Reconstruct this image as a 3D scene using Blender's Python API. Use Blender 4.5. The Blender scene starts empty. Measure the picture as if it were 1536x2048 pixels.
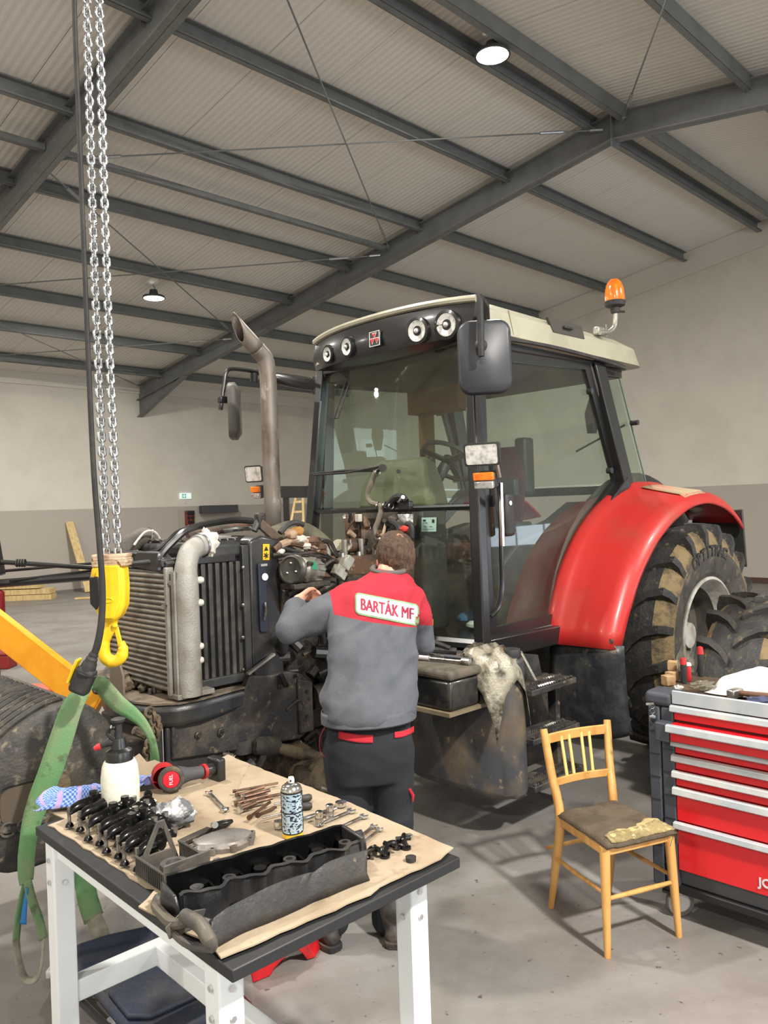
import bpy, math, random
from math import sin, cos, pi, radians, tan, hypot
from mathutils import Vector as V, Matrix, noise
random.seed(7)
SC = bpy.context.scene
COL = SC.collection
# ------------------------------------------------------------ camera
H = 1.85; FL = 1587.0; PITCH = 0.0059; ROLL = 0.0342
_cp, _sp, _c, _s = cos(PITCH), sin(PITCH), cos(ROLL), sin(ROLL)
_r0 = V((1, 0, 0)); _d0 = V((0, -_sp, -_cp)); FWD = V((0, _cp, -_sp))
RIGHT = _c*_r0+_s*_d0; DOWN = -_s*_r0+_c*_d0
cam_d = bpy.data.cameras.new('camera'); cam = bpy.data.objects.new('camera', cam_d); COL.objects.link(cam)
cm = Matrix((RIGHT, -DOWN, -FWD)).transposed().to_4x4(); cm.translation = V((0, 0, H)); cam.matrix_world = cm
cam_d.sensor_fit = 'VERTICAL'; cam_d.sensor_height = 36.0; cam_d.sensor_width = 36.0; cam_d.lens = FL*36/2048
cam_d.clip_start = .05; cam_d.clip_end = 200
SC.camera = cam
# ------------------------------------------------------------ world, lights, exposure
SC.view_settings.view_transform = 'Standard'; SC.view_settings.look = 'None'
SC.view_settings.gamma = 1; SC.view_settings.use_curve_mapping = False
SC.view_settings.exposure = -0.06
w = bpy.data.worlds.new('world'); SC.world = w; w.use_nodes = True
w.node_tree.nodes['Background'].inputs[0].default_value = (.75, .85, 1, 1)
w.node_tree.nodes['Background'].inputs[1].default_value = .6
try:
    SC.cycles.max_bounces = 7; SC.cycles.diffuse_bounces = 4; SC.cycles.glossy_bounces = 3; SC.cycles.transparent_max_bounces = 12
    SC.cycles.use_adaptive_sampling = True; SC.cycles.adaptive_threshold = .02; SC.cycles.use_denoising = True; SC.cycles.sample_clamp_indirect = 4
    SC.cycles.caustics_reflective = False; SC.cycles.caustics_refractive = False
except Exception: pass

# ---- hall frame: u along the ridge, v across it
HA = radians(45.15)
class Fr:
    def __init__(s, O, th):
        s.O = V(O); s.u = V((cos(th), sin(th), 0)); s.v = V((-sin(th), cos(th), 0)); s.th = th
    def w(s, a, b, c=0): return s.O+s.u*a+s.v*b+V((0, 0, c))
    def loc(s, P): q = P-s.O; return V((q.dot(s.u), q.dot(s.v), q.z))
    def ony(s, x, y, b): return s.loc(_pl(x, y, s.w(0, b), s.v))
    def onx(s, x, y, a): return s.loc(_pl(x, y, s.w(a, 0), s.u))
    def onz(s, x, y, z): return s.loc(_pl(x, y, V((0, 0, z)), V((0, 0, 1))))
def ray(x, y): return RIGHT*((x-768)/FL)+DOWN*((y-1024)/FL)+FWD
def _pl(x, y, P0, n):
    d = ray(x, y); C = V((0, 0, H)); return C+d*((P0-C).dot(n)/d.dot(n))
def onz(x, y, z=0): return _pl(x, y, V((0, 0, z)), V((0, 0, 1)))
def ond(x, y, D): return _pl(x, y, V((0, D, 0)), V((0, 1, 0)))
HALL = Fr((0, 0, 0), HA)
VE, VR, UG = 19.7, 5.6, 17.2        # eave wall, ridge, gable wall
VN, UN = 2*VR-VE, -8.0              # eave wall and gable behind the camera
RS = tan(radians(8.3))
def rz(v): return 5.2+RS*(19.82-v if v > VR else 19.82-(2*VR-v))   # underside of the purlins
LAMPS = [(u, v) for u in (-4.5, 1.6, 7.75) for v in (13.7, 5.63, -2.5)]
def area(name, loc, size, power, color, target=None, sy=None, shape='DISK'):
    l = bpy.data.lights.new(name, 'AREA'); l.shape = shape; l.size = size
    if sy: l.size_y = sy
    l.energy = power; l.color = color; o = bpy.data.objects.new(name, l); COL.objects.link(o); o.location = loc
    if target is not None: o.rotation_euler = (V(target)-V(loc)).to_track_quat('-Z', 'Y').to_euler()
    return o
for (u, v) in LAMPS:
    p = HALL.w(u, v, rz(v)-.2)
    area('high_bay_light', p, .42, 1080 if (u, v) == (1.6, -2.5) else (230 if v == 13.7 and u < 5 else 420), (1.0, .955, .88), p-V((0, 0, 1)))
# daylight through the strip windows of the sectional gates in the wall behind the camera
for uu in (-2.0, 6.5, 14.5):
    area('gate_daylight', HALL.w(uu, VN+.25, 2.2), 4.2, 170, (.86, .93, 1.0), HALL.w(uu, VN+6, 2.2), 2.8, 'RECTANGLE')
# ------------------------------------------------------------ materials
def lin(c):
    return tuple(((x/255/12.92) if x/255 <= .04045 else ((x/255+.055)/1.055)**2.4) for x in c)+(1,)
_M = {}
def mat(name, c, rough=.5, metal=0, c2=None, ns=6, lo=.45, hi=.65, bump=0, bs=40, emit=0, coat=0, c3=None, n3=30, l3=.6, h3=.66, stretch=None, spec=.5, det=4, sheen=0):
    if name in _M: return _M[name]
    m = bpy.data.materials.new(name); m.use_nodes = True; nt = m.node_tree; N = nt.nodes; L = nt.links
    b = N['Principled BSDF']; b.inputs['Roughness'].default_value = rough; b.inputs['Metallic'].default_value = metal
    b.inputs['Base Color'].default_value = lin(c); b.inputs['Specular IOR Level'].default_value = spec
    if coat: b.inputs['Coat Weight'].default_value = coat; b.inputs['Coat Roughness'].default_value = .12
    if emit: b.inputs['Emission Color'].default_value = lin(c); b.inputs['Emission Strength'].default_value = emit
    tc = None
    def vec():
        nonlocal tc
        if tc is None:
            t = N.new('ShaderNodeTexCoord'); tc = t.outputs['Object']
            if stretch:
                mp = N.new('ShaderNodeMapping'); mp.inputs['Scale'].default_value = stretch; L.new(tc, mp.inputs[0]); tc = mp.outputs[0]
        return tc
    def nz(scale, detail=4):
        n = N.new('ShaderNodeTexNoise'); n.inputs['Scale'].default_value = scale; n.inputs['Detail'].default_value = detail; n.inputs['Roughness'].default_value = .62
        L.new(vec(), n.inputs['Vector']); return n.outputs['Fac']
    def ramp(src, a, bb):
        r = N.new('ShaderNodeMapRange'); r.inputs[1].default_value = a; r.inputs[2].default_value = bb; L.new(src, r.inputs[0]); return r.outputs[0]
    def mix(f, A, B):
        x = N.new('ShaderNodeMix'); x.data_type = 'RGBA'; L.new(f, x.inputs[0])
        if isinstance(A, tuple): x.inputs[6].default_value = A
        else: L.new(A, x.inputs[6])
        x.inputs[7].default_value = B; return x.outputs[2]
    cur = lin(c)
    if c2: cur = mix(ramp(nz(ns, det), lo, hi), cur, lin(c2))
    if c3: cur = mix(ramp(nz(n3, 5), l3, h3), cur, lin(c3))
    if not isinstance(cur, tuple): L.new(cur, b.inputs['Base Color'])
    if bump:
        bp = N.new('ShaderNodeBump'); bp.inputs['Strength'].default_value = bump; bp.inputs['Distance'].default_value = .01
        L.new(nz(bs, 3), bp.inputs['Height']); L.new(bp.outputs[0], b.inputs['Normal'])
    _M[name] = m; return m
def glassmat(name, tint, gl=.12, rough=.02, dirt=.0):
    if name in _M: return _M[name]
    m = bpy.data.materials.new(name); m.use_nodes = True; nt = m.node_tree; N = nt.nodes; L = nt.links; N.clear()
    o = N.new('ShaderNodeOutputMaterial'); t = N.new('ShaderNodeBsdfTransparent'); t.inputs[0].default_value = tint+(1,)
    g = N.new('ShaderNodeBsdfGlossy'); g.inputs['Roughness'].default_value = rough; g.inputs[0].default_value = (.9, .95, .93, 1)
    lw = N.new('ShaderNodeLayerWeight'); lw.inputs[0].default_value = .5; pw = N.new('ShaderNodeMath'); pw.operation = 'POWER'; pw.inputs[1].default_value = 4; L.new(lw.outputs['Facing'], pw.inputs[0])
    f = N.new('ShaderNodeMapRange'); f.inputs[3].default_value = .06; f.inputs[4].default_value = 1; L.new(pw.outputs[0], f.inputs[0])
    mm = N.new('ShaderNodeMixShader'); L.new(f.outputs[0], mm.inputs[0]); L.new(t.outputs[0], mm.inputs[1]); L.new(g.outputs[0], mm.inputs[2])
    last = mm.outputs[0]
    if dirt:
        d = N.new('ShaderNodeBsdfDiffuse'); d.inputs[0].default_value = lin((150, 145, 125))
        tc = N.new('ShaderNodeTexCoord'); n = N.new('ShaderNodeTexNoise'); n.inputs['Scale'].default_value = 2.5; n.inputs['Detail'].default_value = 6; L.new(tc.outputs['Object'], n.inputs['Vector'])
        r = N.new('ShaderNodeMapRange'); r.inputs[1].default_value = .35; r.inputs[2].default_value = .75; r.inputs[3].default_value = dirt*.3; r.inputs[4].default_value = dirt; L.new(n.outputs['Fac'], r.inputs[0])
        m2 = N.new('ShaderNodeMixShader'); L.new(r.outputs[0], m2.inputs[0]); L.new(last, m2.inputs[1]); L.new(d.outputs[0], m2.inputs[2]); last = m2.outputs[0]
    L.new(last, o.inputs[0]); _M[name] = m; return m
def checkmat(name, c1, c2, c3, s):
    m = bpy.data.materials.new(name); m.use_nodes = True; nt = m.node_tree; N = nt.nodes; L = nt.links; b = N['Principled BSDF']; b.inputs['Roughness'].default_value = .9
    tc = N.new('ShaderNodeTexCoord'); k = N.new('ShaderNodeTexChecker'); k.inputs['Scale'].default_value = s; k.inputs[1].default_value = lin(c1); k.inputs[2].default_value = lin(c2); L.new(tc.outputs['UV'], k.inputs[0])
    wv = N.new('ShaderNodeTexWave'); wv.inputs['Scale'].default_value = 1.6; L.new(tc.outputs['UV'], wv.inputs[0])
    r = N.new('ShaderNodeMapRange'); r.inputs[1].default_value = .8; r.inputs[2].default_value = .86; L.new(wv.outputs['Fac'], r.inputs[0])
    x = N.new('ShaderNodeMix'); x.data_type = 'RGBA'; L.new(r.outputs[0], x.inputs[0]); L.new(k.outputs[0], x.inputs[6]); x.inputs[7].default_value = lin(c3); L.new(x.outputs[2], b.inputs['Base Color']); return m
# ------------------------------------------------------------ mesh tools
class MB:
    def __init__(s): s.v = []; s.f = []; s.m = []; s.k = 0
    def mi(s, k): s.k = k; return s
    def add(s, vs, fs):
        n = len(s.v); s.v += [V(p) for p in vs]; s.f += [tuple(i+n for i in f) for f in fs]; s.m += [s.k]*len(fs); return s
    def box(s, c, d, R=None):
        c = V(c); x, y, z = d[0]/2, d[1]/2, d[2]/2
        vs = [V((i*x, j*y, k*z)) for i in (-1, 1) for j in (-1, 1) for k in (-1, 1)]
        if R is not None: vs = [R @ p for p in vs]
        return s.add([c+p for p in vs], [(0, 1, 3, 2), (4, 6, 7, 5), (0, 4, 5, 1), (2, 3, 7, 6), (0, 2, 6, 4), (1, 5, 7, 3)])
    def bx(s, x0, x1, y0, y1, z0, z1): return s.box(((x0+x1)/2, (y0+y1)/2, (z0+z1)/2), (abs(x1-x0), abs(y1-y0), abs(z1-z0)))
    def beam(s, p, q, wd, h, up=(0, 0, 1)):
        p = V(p); q = V(q); d = (q-p); L = d.length; d.normalize(); up = V(up); sd = d.cross(up).normalized(); u2 = sd.cross(d)
        R = Matrix((d, sd, u2)).transposed(); return s.box((p+q)/2, (L, wd, h), R)
    def ring(s, rings, closed=True, cap=True, loop=False):
        n = len(rings[0]); vs = [p for r in rings for p in r]; fs = []
        R = len(rings)
        for i in range(R if loop else R-1):
            for j in range(n if closed else n-1):
                a = i*n+j; b = i*n+(j+1) % n; i2 = ((i+1) % R)*n; fs.append((a, b, i2+(j+1) % n, i2+j))
        if cap and not loop and closed: fs.append(tuple(range(n-1, -1, -1))); fs.append(tuple((R-1)*n+j for j in range(n)))
        return s.add(vs, fs)
    def tube(s, pts, r, n=8, cap=True, loop=False, flat=1.0, ref=None):
        pts = [V(p) for p in pts]; rs = r if isinstance(r, (list, tuple)) else [r]*len(pts)
        rings = []; u = None; P = len(pts)
        for i, p in enumerate(pts):
            a = pts[(i-1) % P] if (loop or i > 0) else pts[0]; b = pts[(i+1) % P] if (loop or i < P-1) else pts[-1]
            t = (b-a)
            if t.length < 1e-9: t = V((0, 0, 1))
            t.normalize()
            if ref is not None: u = (V(ref)-t*V(ref).dot(t))
            elif u is None: u = t.orthogonal()
            else: u = u-t*u.dot(t)
            if u.length < 1e-6: u = t.orthogonal()
            u.normalize(); w_ = t.cross(u)
            rings.append([p+(u*cos(2*pi*k/n)+w_*sin(2*pi*k/n)*flat)*rs[i] for k in range(n)])
        return s.ring(rings, cap=cap, loop=loop)
    def cyl(s, p, q, r, r2=None, n=16, cap=True): return s.tube([p, q], [r, r if r2 is None else r2], n, cap)
    def lathe(s, prof, O=(0, 0, 0), ax=(0, 0, 1), n=24, cap=False, ref=None):
        O = V(O); ax = V(ax).normalized(); u = ax.orthogonal().normalized() if ref is None else (V(ref)-ax*V(ref).dot(ax)).normalized(); w_ = ax.cross(u)
        return s.ring([[O+ax*h+(u*cos(2*pi*k/n)+w_*sin(2*pi*k/n))*max(r, 1e-4) for k in range(n)] for r, h in prof], cap=cap)
    def prism(s, poly, O, ex, ey, w_):
        O = V(O); ex = V(ex); ey = V(ey); w_ = V(w_); n = len(poly)
        A = [O+ex*x+ey*y for x, y in poly]; B = [p+w_ for p in A]
        return s.add(A+B, [tuple(range(n-1, -1, -1)), tuple(range(n, 2*n))]+[(i, (i+1) % n, n+(i+1) % n, n+i) for i in range(n)])
    def frame(s, outer, inner, w_):
        n = len(outer); O = [V(p) for p in outer]; I = [V(p) for p in inner]; w_ = V(w_); vs = O+I+[p+w_ for p in O]+[p+w_ for p in I]; fs = []
        for i in range(n):
            j = (i+1) % n; fs += [(i, j, n+j, n+i), (2*n+i, 3*n+i, 3*n+j, 2*n+j), (i, 2*n+i, 2*n+j, j), (n+i, n+j, 3*n+j, 3*n+i)]
        return s.add(vs, fs)
    def ell(s, c, r, n=14, m=9, R=None):
        c = V(c); rings = []
        for i in range(m+1):
            t = pi*i/m; rr = max(sin(t), 1e-3); z = -cos(t)
            ring = [V((r[0]*rr*cos(2*pi*k/n), r[1]*rr*sin(2*pi*k/n), r[2]*z)) for k in range(n)]
            rings.append([c+((R @ p) if R else p) for p in ring])
        return s.ring(rings)
    def torus(s, c, R, r, ax=(0, 0, 1), n=24, m=8, sx=1):
        c = V(c); ax = V(ax).normalized(); u = ax.orthogonal().normalized(); w_ = ax.cross(u)
        return s.tube([c+(u*cos(2*pi*k/n)+w_*sin(2*pi*k/n)*sx)*R for k in range(n)], r, m, loop=True)
    def grid(s, fn, nu, nv):
        return s.add([fn(i/nu, j/nv) for i in range(nu+1) for j in range(nv+1)], [(i*(nv+1)+j, (i+1)*(nv+1)+j, (i+1)*(nv+1)+j+1, i*(nv+1)+j+1) for i in range(nu) for j in range(nv)])
    def xf(s, M):
        s.v = [M @ p for p in s.v]; return s
def cr(pts, n=6, closed=False):
    pts = [V(p) for p in pts]; out = []; P = len(pts)
    for i in range(P if closed else P-1):
        if closed: a, b, c, d = (pts[(i+k-1) % P] for k in range(4))
        else: a = pts[max(i-1, 0)]; b = pts[i]; c = pts[i+1]; d = pts[min(i+2, P-1)]
        for k in range(n):
            t = k/n; out.append(.5*((2*b)+(c-a)*t+(2*a-5*b+4*c-d)*t*t+(3*b-a-3*c+d)*t**3))
    if not closed: out.append(pts[-1])
    return out
def rrect(w_, h, r, n=4):
    return [(cx+r*cos(a), cy+r*sin(a)) for cx, cy, a0 in ((w_/2-r, h/2-r, 0), (-w_/2+r, h/2-r, pi/2), (-w_/2+r, -h/2+r, pi), (w_/2-r, -h/2+r, 1.5*pi)) for a in [a0+pi/2*k/n for k in range(n+1)]]
def mesh(mb, name, mats, smooth=35):
    me = bpy.data.meshes.new(name); me.from_pydata([tuple(p) for p in mb.v], [], mb.f)
    for m in (mats if isinstance(mats, (list, tuple)) else [mats]): me.materials.append(m)
    if any(mb.m): me.polygons.foreach_set('material_index', mb.m)
    import bmesh
    b = bmesh.new(); b.from_mesh(me); bmesh.ops.recalc_face_normals(b, faces=b.faces); b.to_mesh(me); b.free()
    if smooth:
        me.shade_smooth()
        try: me.set_sharp_from_angle(angle=radians(smooth))
        except Exception: pass
    return me
def rootm(o):
    while o.parent: o = o.parent
    return Matrix.Translation(o.location) @ o.rotation_euler.to_matrix().to_4x4()
def obj(name, mb, mats, parent=None, world=False, bevel=0, smooth=35, solid=0, label=None, sub=0, seg=2):
    if parent is not None and world:
        Mi = rootm(parent).inverted(); mb.v = [Mi @ p for p in mb.v]
    o = bpy.data.objects.new(name, mesh(mb, name, mats, smooth)); COL.objects.link(o)
    if parent is not None: o.parent = parent
    if solid: m = o.modifiers.new('solid', 'SOLIDIFY'); m.thickness = solid; m.offset = 0
    if bevel: m = o.modifiers.new('bevel', 'BEVEL'); m.width = bevel; m.segments = seg; m.limit_method = 'ANGLE'; m.angle_limit = radians(40); m.harden_normals = False
    if sub: m = o.modifiers.new('sub', 'SUBSURF'); m.levels = sub; m.render_levels = sub
    if label: o['label'] = label
    return o
def thing(name, label, cat, loc=(0, 0, 0), rot=0, group=None):
    o = bpy.data.objects.new(name, None); COL.objects.link(o); o.location = loc; o.rotation_euler = (0, 0, rot); o.empty_display_size = .1
    o['label'] = label; o['category'] = cat
    if group: o['group'] = group
    return o
def single(name, mb, mats, label, cat, group=None, **k):
    xs = [p.x for p in mb.v]; ys = [p.y for p in mb.v]; zs = [p.z for p in mb.v]
    c = V(((min(xs)+max(xs))/2, (min(ys)+max(ys))/2, min(zs))); mb.v = [p-c for p in mb.v]
    o = obj(name, mb, mats, **k); o.location = c; o['label'] = label; o['category'] = cat
    if group: o['group'] = group
    return o
def struct(name, mb, mats, parent=None, **k):
    o = obj(name, mb, mats, parent, **k)
    if parent is None: o['kind'] = 'structure'
    return o
def text(name, body, size, M, m, parent, depth=.001, bold=0):
    cu = bpy.data.curves.new(name, 'FONT'); cu.body = body; cu.size = size; cu.extrude = depth; cu.align_x = 'CENTER'; cu.align_y = 'CENTER'; cu.offset = bold
    t = bpy.data.objects.new(name, cu); COL.objects.link(t); bpy.context.view_layer.update()
    me = bpy.data.meshes.new_from_object(t.evaluated_get(bpy.context.evaluated_depsgraph_get())); bpy.data.objects.remove(t)
    me.transform(M)
    if parent is not None: pass
    me.materials.clear(); me.materials.append(m)
    o = bpy.data.objects.new(name, me); COL.objects.link(o)
    if parent is not None: o.parent = parent
    return o
def dup(root, loc=None, rot=None, label=None, group=None):
    r = root.copy(); COL.objects.link(r)
    if loc is not None: r.location = loc
    if rot is not None: r.rotation_euler = rot if isinstance(rot, (tuple, list)) else (0, 0, rot)
    if label: r['label'] = label
    if group: r['group'] = group
    def rec(a, b):
        for ch in list(a.children):
            c = ch.copy(); COL.objects.link(c); c.parent = b; rec(ch, c)
    rec(root, r); return r
def nrm(p, s, k=1.0): return V((noise.noise(p*s), noise.noise(p*s+V((31, 7, 3))), noise.noise(p*s+V((5, 57, 13)))))*k
# ------------------------------------------------------------ the hall
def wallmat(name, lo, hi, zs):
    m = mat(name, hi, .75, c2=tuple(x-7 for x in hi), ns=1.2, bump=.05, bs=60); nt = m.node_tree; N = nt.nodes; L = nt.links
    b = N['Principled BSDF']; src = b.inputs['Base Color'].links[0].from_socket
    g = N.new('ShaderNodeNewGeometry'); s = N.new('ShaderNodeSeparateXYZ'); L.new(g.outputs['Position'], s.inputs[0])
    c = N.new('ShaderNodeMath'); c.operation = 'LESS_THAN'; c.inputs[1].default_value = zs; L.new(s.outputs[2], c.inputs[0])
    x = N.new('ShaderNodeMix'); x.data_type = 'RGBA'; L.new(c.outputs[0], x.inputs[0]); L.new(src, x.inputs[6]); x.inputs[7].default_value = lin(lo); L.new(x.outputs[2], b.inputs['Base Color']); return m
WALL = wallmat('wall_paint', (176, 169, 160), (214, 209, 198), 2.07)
FLOOR = mat('floor_concrete', (130, 127, 124), .5, c2=(114, 109, 103), ns=1.6, lo=.4, hi=.66, c3=(78, 70, 64), n3=22, l3=.645, h3=.70, bump=.3, bs=18)
STEEL = mat('steel_grey', (118, 121, 121), .5, c2=(106, 109, 109), ns=3)
GALV = mat('galvanised', (165, 168, 170), .4, .7)
WHITE = mat('white_trim', (214, 209, 200), .6)
hb = lambda s, a, b, c, d, e, f: s.add([HALL.w(x, y, z) for x, y, z in ((a, c, e), (a, c, f), (a, d, e), (a, d, f), (b, c, e), (b, c, f), (b, d, e), (b, d, f))], [(0, 1, 3, 2), (4, 6, 7, 5), (0, 4, 5, 1), (2, 3, 7, 6), (0, 2, 6, 4), (1, 5, 7, 3)])
struct('floor', hb(MB(), UN, UG, VN, VE, -.2, 0), FLOOR)
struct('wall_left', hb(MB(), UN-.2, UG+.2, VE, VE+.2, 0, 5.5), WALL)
def gable(u0, u1):
    mb = MB(); P = [(VN, 0), (VE, 0), (VE, 5.5), (VR, rz(VR)+.3), (VN, 5.5)]
    return mb.prism(P, HALL.w(u0, 0), HALL.v, (0, 0, 1), HALL.u*(u1-u0))
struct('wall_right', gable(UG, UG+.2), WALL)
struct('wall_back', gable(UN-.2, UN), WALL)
# wall behind the camera with three sectional gates, each with a strip of daylit panes
PANE = mat('daylit_pane', (214, 226, 240), .3, emit=2.2)
struct('wall_front', hb(MB(), UN-.2, UG+.2, VN-.2, VN, 0, 5.5), WALL)
GATE = mat('gate_leaf', (150, 152, 155), .5)
for i, uu in enumerate((-2.0, 6.5, 14.3)):
    d = struct('door_%d' % (i+1), hb(MB(), uu-2.1, uu+2.1, VN, VN+.06, 0, 4.2), GATE)
    for k in range(4):
        struct('pane', hb(MB(), uu-1.95+k, uu-1.05+k, VN+.06, VN+.07, 1.0, 1.55), PANE, d)
        struct('pane', hb(MB(), uu-1.95+k, uu-1.05+k, VN+.06, VN+.07, 2.1, 3.3), PANE, d)
PANE2 = mat('daylit_pane_bright', (214, 226, 240), .3, emit=6)
d = struct('door_4', hb(MB(), UG-.06, UG, -8.2, -4.4, 0, 4.2), GATE)
for k in range(4): struct('pane', hb(MB(), UG-.075, UG-.06, -8.1+k*.92, -7.25+k*.92, 1.35, 1.85), PANE2, d)
# roof sheets: one sandwich panel per metre on each slope
def sheetmat():
    m = mat('roof_sheet', (228, 224, 215), .6); nt = m.node_tree; N = nt.nodes; L = nt.links; b = N['Principled BSDF']
    tc = N.new('ShaderNodeTexCoord'); mp = N.new('ShaderNodeMapping'); mp.vector_type = 'TEXTURE'; mp.inputs['Rotation'].default_value = (0, 0, HA); L.new(tc.outputs['Object'], mp.inputs[0])
    wv = N.new('ShaderNodeTexWave'); wv.wave_profile = 'TRI'; wv.inputs['Scale'].default_value = 3.3; wv.inputs['Distortion'].default_value = .0; L.new(mp.outputs[0], wv.inputs[0])
    bp = N.new('ShaderNodeBump'); bp.inputs['Strength'].default_value = .35; bp.inputs['Distance'].default_value = .02; L.new(wv.outputs['Fac'], bp.inputs['Height']); L.new(bp.outputs[0], b.inputs['Normal'])
    r = N.new('ShaderNodeMix'); r.data_type = 'RGBA'; L.new(wv.outputs['Fac'], r.inputs[0]); r.inputs[6].default_value = lin((221, 217, 209)); r.inputs[7].default_value = lin((232, 228, 220)); L.new(r.outputs[2], b.inputs['Base Color']); return m
SHEET = sheetmat()
ceil = bpy.data.objects.new('ceiling', None); COL.objects.link(ceil); ceil['kind'] = 'structure'
for side in (0, 1):
    ve = VE+.3 if side == 0 else VN-.3
    za, zb = rz(VR)+.205, rz(ve)+.205
    u = UN-.2
    while u < UG+.2:
        mb = MB(); pts = [(u+.004, VR, za), (u+.996, VR, za), (u+.996, ve, zb), (u+.004, ve, zb)]
        mb.add([HALL.w(*p) for p in pts]+[HALL.w(a, b, c+.1) for a, b, c in pts], [(0, 1, 2, 3), (4, 5, 6, 7), (0, 1, 5, 4), (1, 2, 6, 5), (2, 3, 7, 6), (3, 0, 4, 7)])
        obj('roof_panel', mb, SHEET, ceil, smooth=0); u += 1.0
# flashing bands where roof meets wall
struct('trim_1', hb(MB(), UN, UG, VE-.05, VE, 5.13, 5.45), WHITE)
mb = MB(); mb.prism([(VE-.05, rz(VE)-.3), (VR, rz(VR)-.3), (VN, rz(VN)-.3), (VN, rz(VN)+.2), (VR, rz(VR)+.2), (VE-.05, rz(VE)+.2)], HALL.w(UG-.05, 0), HALL.v, (0, 0, 1), HALL.u*.05)
struct('trim_2', mb, WHITE)
struct('baseboard_right', hb(MB(), UG-.03, UG, VN, VE, 0, .12), mat('brown_base', (74, 52, 40), .7))
struct('baseboard_left', hb(MB(), UN, UG-.03, VE-.02, VE, 0, .06), mat('grey_base', (120, 112, 106), .7))
ORD = ['first', 'second', 'third', 'fourth', 'fifth', 'sixth', 'seventh', 'eighth']
# rafters: I sections cranked at the ridge
def isec(mb, path, wd=.17, t=.014, tw=.01):
    # path: list of (v, ztop, zbot); built at u = 0 .. in hall frame relative to u0
    def slab(z0f, z1f, hw):
        P = [(v, z0f(a, b)) for v, a, b in path]+[(v, z1f(a, b)) for v, a, b in reversed(path)]
        mb.prism(P, HALL.w(U-hw, 0), HALL.v, (0, 0, 1), HALL.u*(2*hw))
    slab(lambda a, b: a, lambda a, b: a-t, wd/2); slab(lambda a, b: b, lambda a, b: b+t, wd/2); slab(lambda a, b: a, lambda a, b: b, tw/2)
for U, lab in ((4.30, 'grey steel roof rafter at top left, in front of which the chains hang'), (10.6, 'grey steel roof rafter crossing above the tractor cab up to the ridge')):
    t = thing('roof_rafter', lab, 'beam', HALL.w(U, VR, 5), HA)
    mb = MB(); isec(mb, [(VE, rz(VE)+.12, rz(VE)-.26), (VR, rz(VR)+.12, rz(VR)-.26), (VN, rz(VN)+.12, rz(VN)-.26)])
    obj('beam', mb, STEEL, t, world=True)
    mb = MB(); isec(mb, [(VE, rz(VE)-.26, rz(VE)-.72), (VE-2.3, rz(VE-2.3)-.26, rz(VE-2.3)-.29)]); obj('haunch', mb, STEEL, t, world=True)
    mb = MB(); mb.prism([(VR-.01, rz(VR)+.1), (VR+.01, rz(VR)+.1), (VR+.01, rz(VR)-.36), (VR-.01, rz(VR)-.36)], HALL.w(U-.1, 0), HALL.v, (0, 0, 1), HALL.u*.2)
    obj('ridge_plate', mb, STEEL, t, world=True)
    for vv in (7.5, 9.4, 11.27, 13.1, 16.65, 18.5, 3.7, 1.8):
        for s in (-1, 1):
            mb = MB(); c = HALL.w(U+s*.03, vv+.07, rz(vv)+.06); mb.box(c, (.06, .012, .15), Matrix.Rotation(HA, 3, 'Z')); obj('cleat', mb, STEEL, t, world=True)
bays = [(-1.7, 4.30, 'the left bay'), (4.30, 10.6, 'the middle bay'), (10.6, 17.12, 'the gable bay')]
for a, b, bn in bays:
    def purlin(vv, wd, z0, h, lab):
        mb = MB(); s0, s1 = a+.01, b-.01; z = rz(vv)+z0; tt = .008
        hb(mb, s0, s1, vv-tt/2, vv+tt/2, z, z+h); hb(mb, s0, s1, vv-wd if vv > VR else vv, vv if vv > VR else vv+wd, z, z+tt); hb(mb, s0, s1, vv-wd if vv > VR else vv, vv if vv > VR else vv+wd, z+h-tt, z+h)
        e = vv-wd if vv > VR else vv+wd; hb(mb, s0, s1, min(e, e+.004), max(e, e+.004), z, z+.03)
        single('roof_purlin', mb, STEEL, lab+' in '+bn, 'beam', smooth=0)
    for i, vv in enumerate((7.5, 9.4, 11.27, 13.1, 14.95, 16.65, 18.5)):
        purlin(vv, .075, 0, .2, 'grey steel purlin, %s below the ridge, far slope,' % ORD[i])
    for i, vv in enumerate((3.7, 1.8, -.1)): purlin(vv, .075, 0, .2, 'grey steel purlin, %s below the ridge, near slope,' % ORD[i])
    purlin(VR+.34, .09, .0, .2, 'grey steel purlin just beyond the ridge'); purlin(VR-.2, .09, .0, .2, 'grey steel purlin just before the ridge')
    if b < 12:
        mb = MB(); hb(mb, a+.02, b-.02, 10.15, 10.24, rz(10.2)-.03, rz(10.2)+.05); single('bracing_strut', mb, STEEL, 'thin grey square strut between two purlins in '+bn, 'beam', smooth=0)
def rod(u0, v0, u1, v1, lab):
    p = HALL.w(u0, v0, rz(v0)-.05); q = HALL.w(u1, v1, rz(v1)-.05); d = (q-p).normalized()
    t = thing('brace_rod', lab, 'rod', (p+q)/2)
    obj('rod', MB().cyl(p, q, .011, n=8), STEEL, t, world=True)
    for e, s in ((p, 1), (q, -1)):
        obj('turnbuckle', MB().cyl(e+d*s*.6, e+d*s*.95, .024, n=8), GALV, t, world=True)
        obj('clevis', MB().cyl(e, e+d*s*.2, .022, n=6), GALV, t, world=True)
A, B = 4.37, 10.53
rod(A, 10.35, B, 5.75, 'long thin brace rod running almost level from left rafter to the ridge joint')
rod(A, 5.75, B, 10.1, 'thin brace rod dropping steeply from top centre to the rafter joint above the cab')
rod(A, 10.5, B, 15.0, 'thin brace rod descending behind the chains toward the exhaust pipe')
rod(A, 15.0, B, 10.35, 'thin brace rod rising from the left edge to the rafter joint above the exhaust')
rod(A, 15.2, B, 19.3, 'thin brace rod falling to the top of the left wall')
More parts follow.
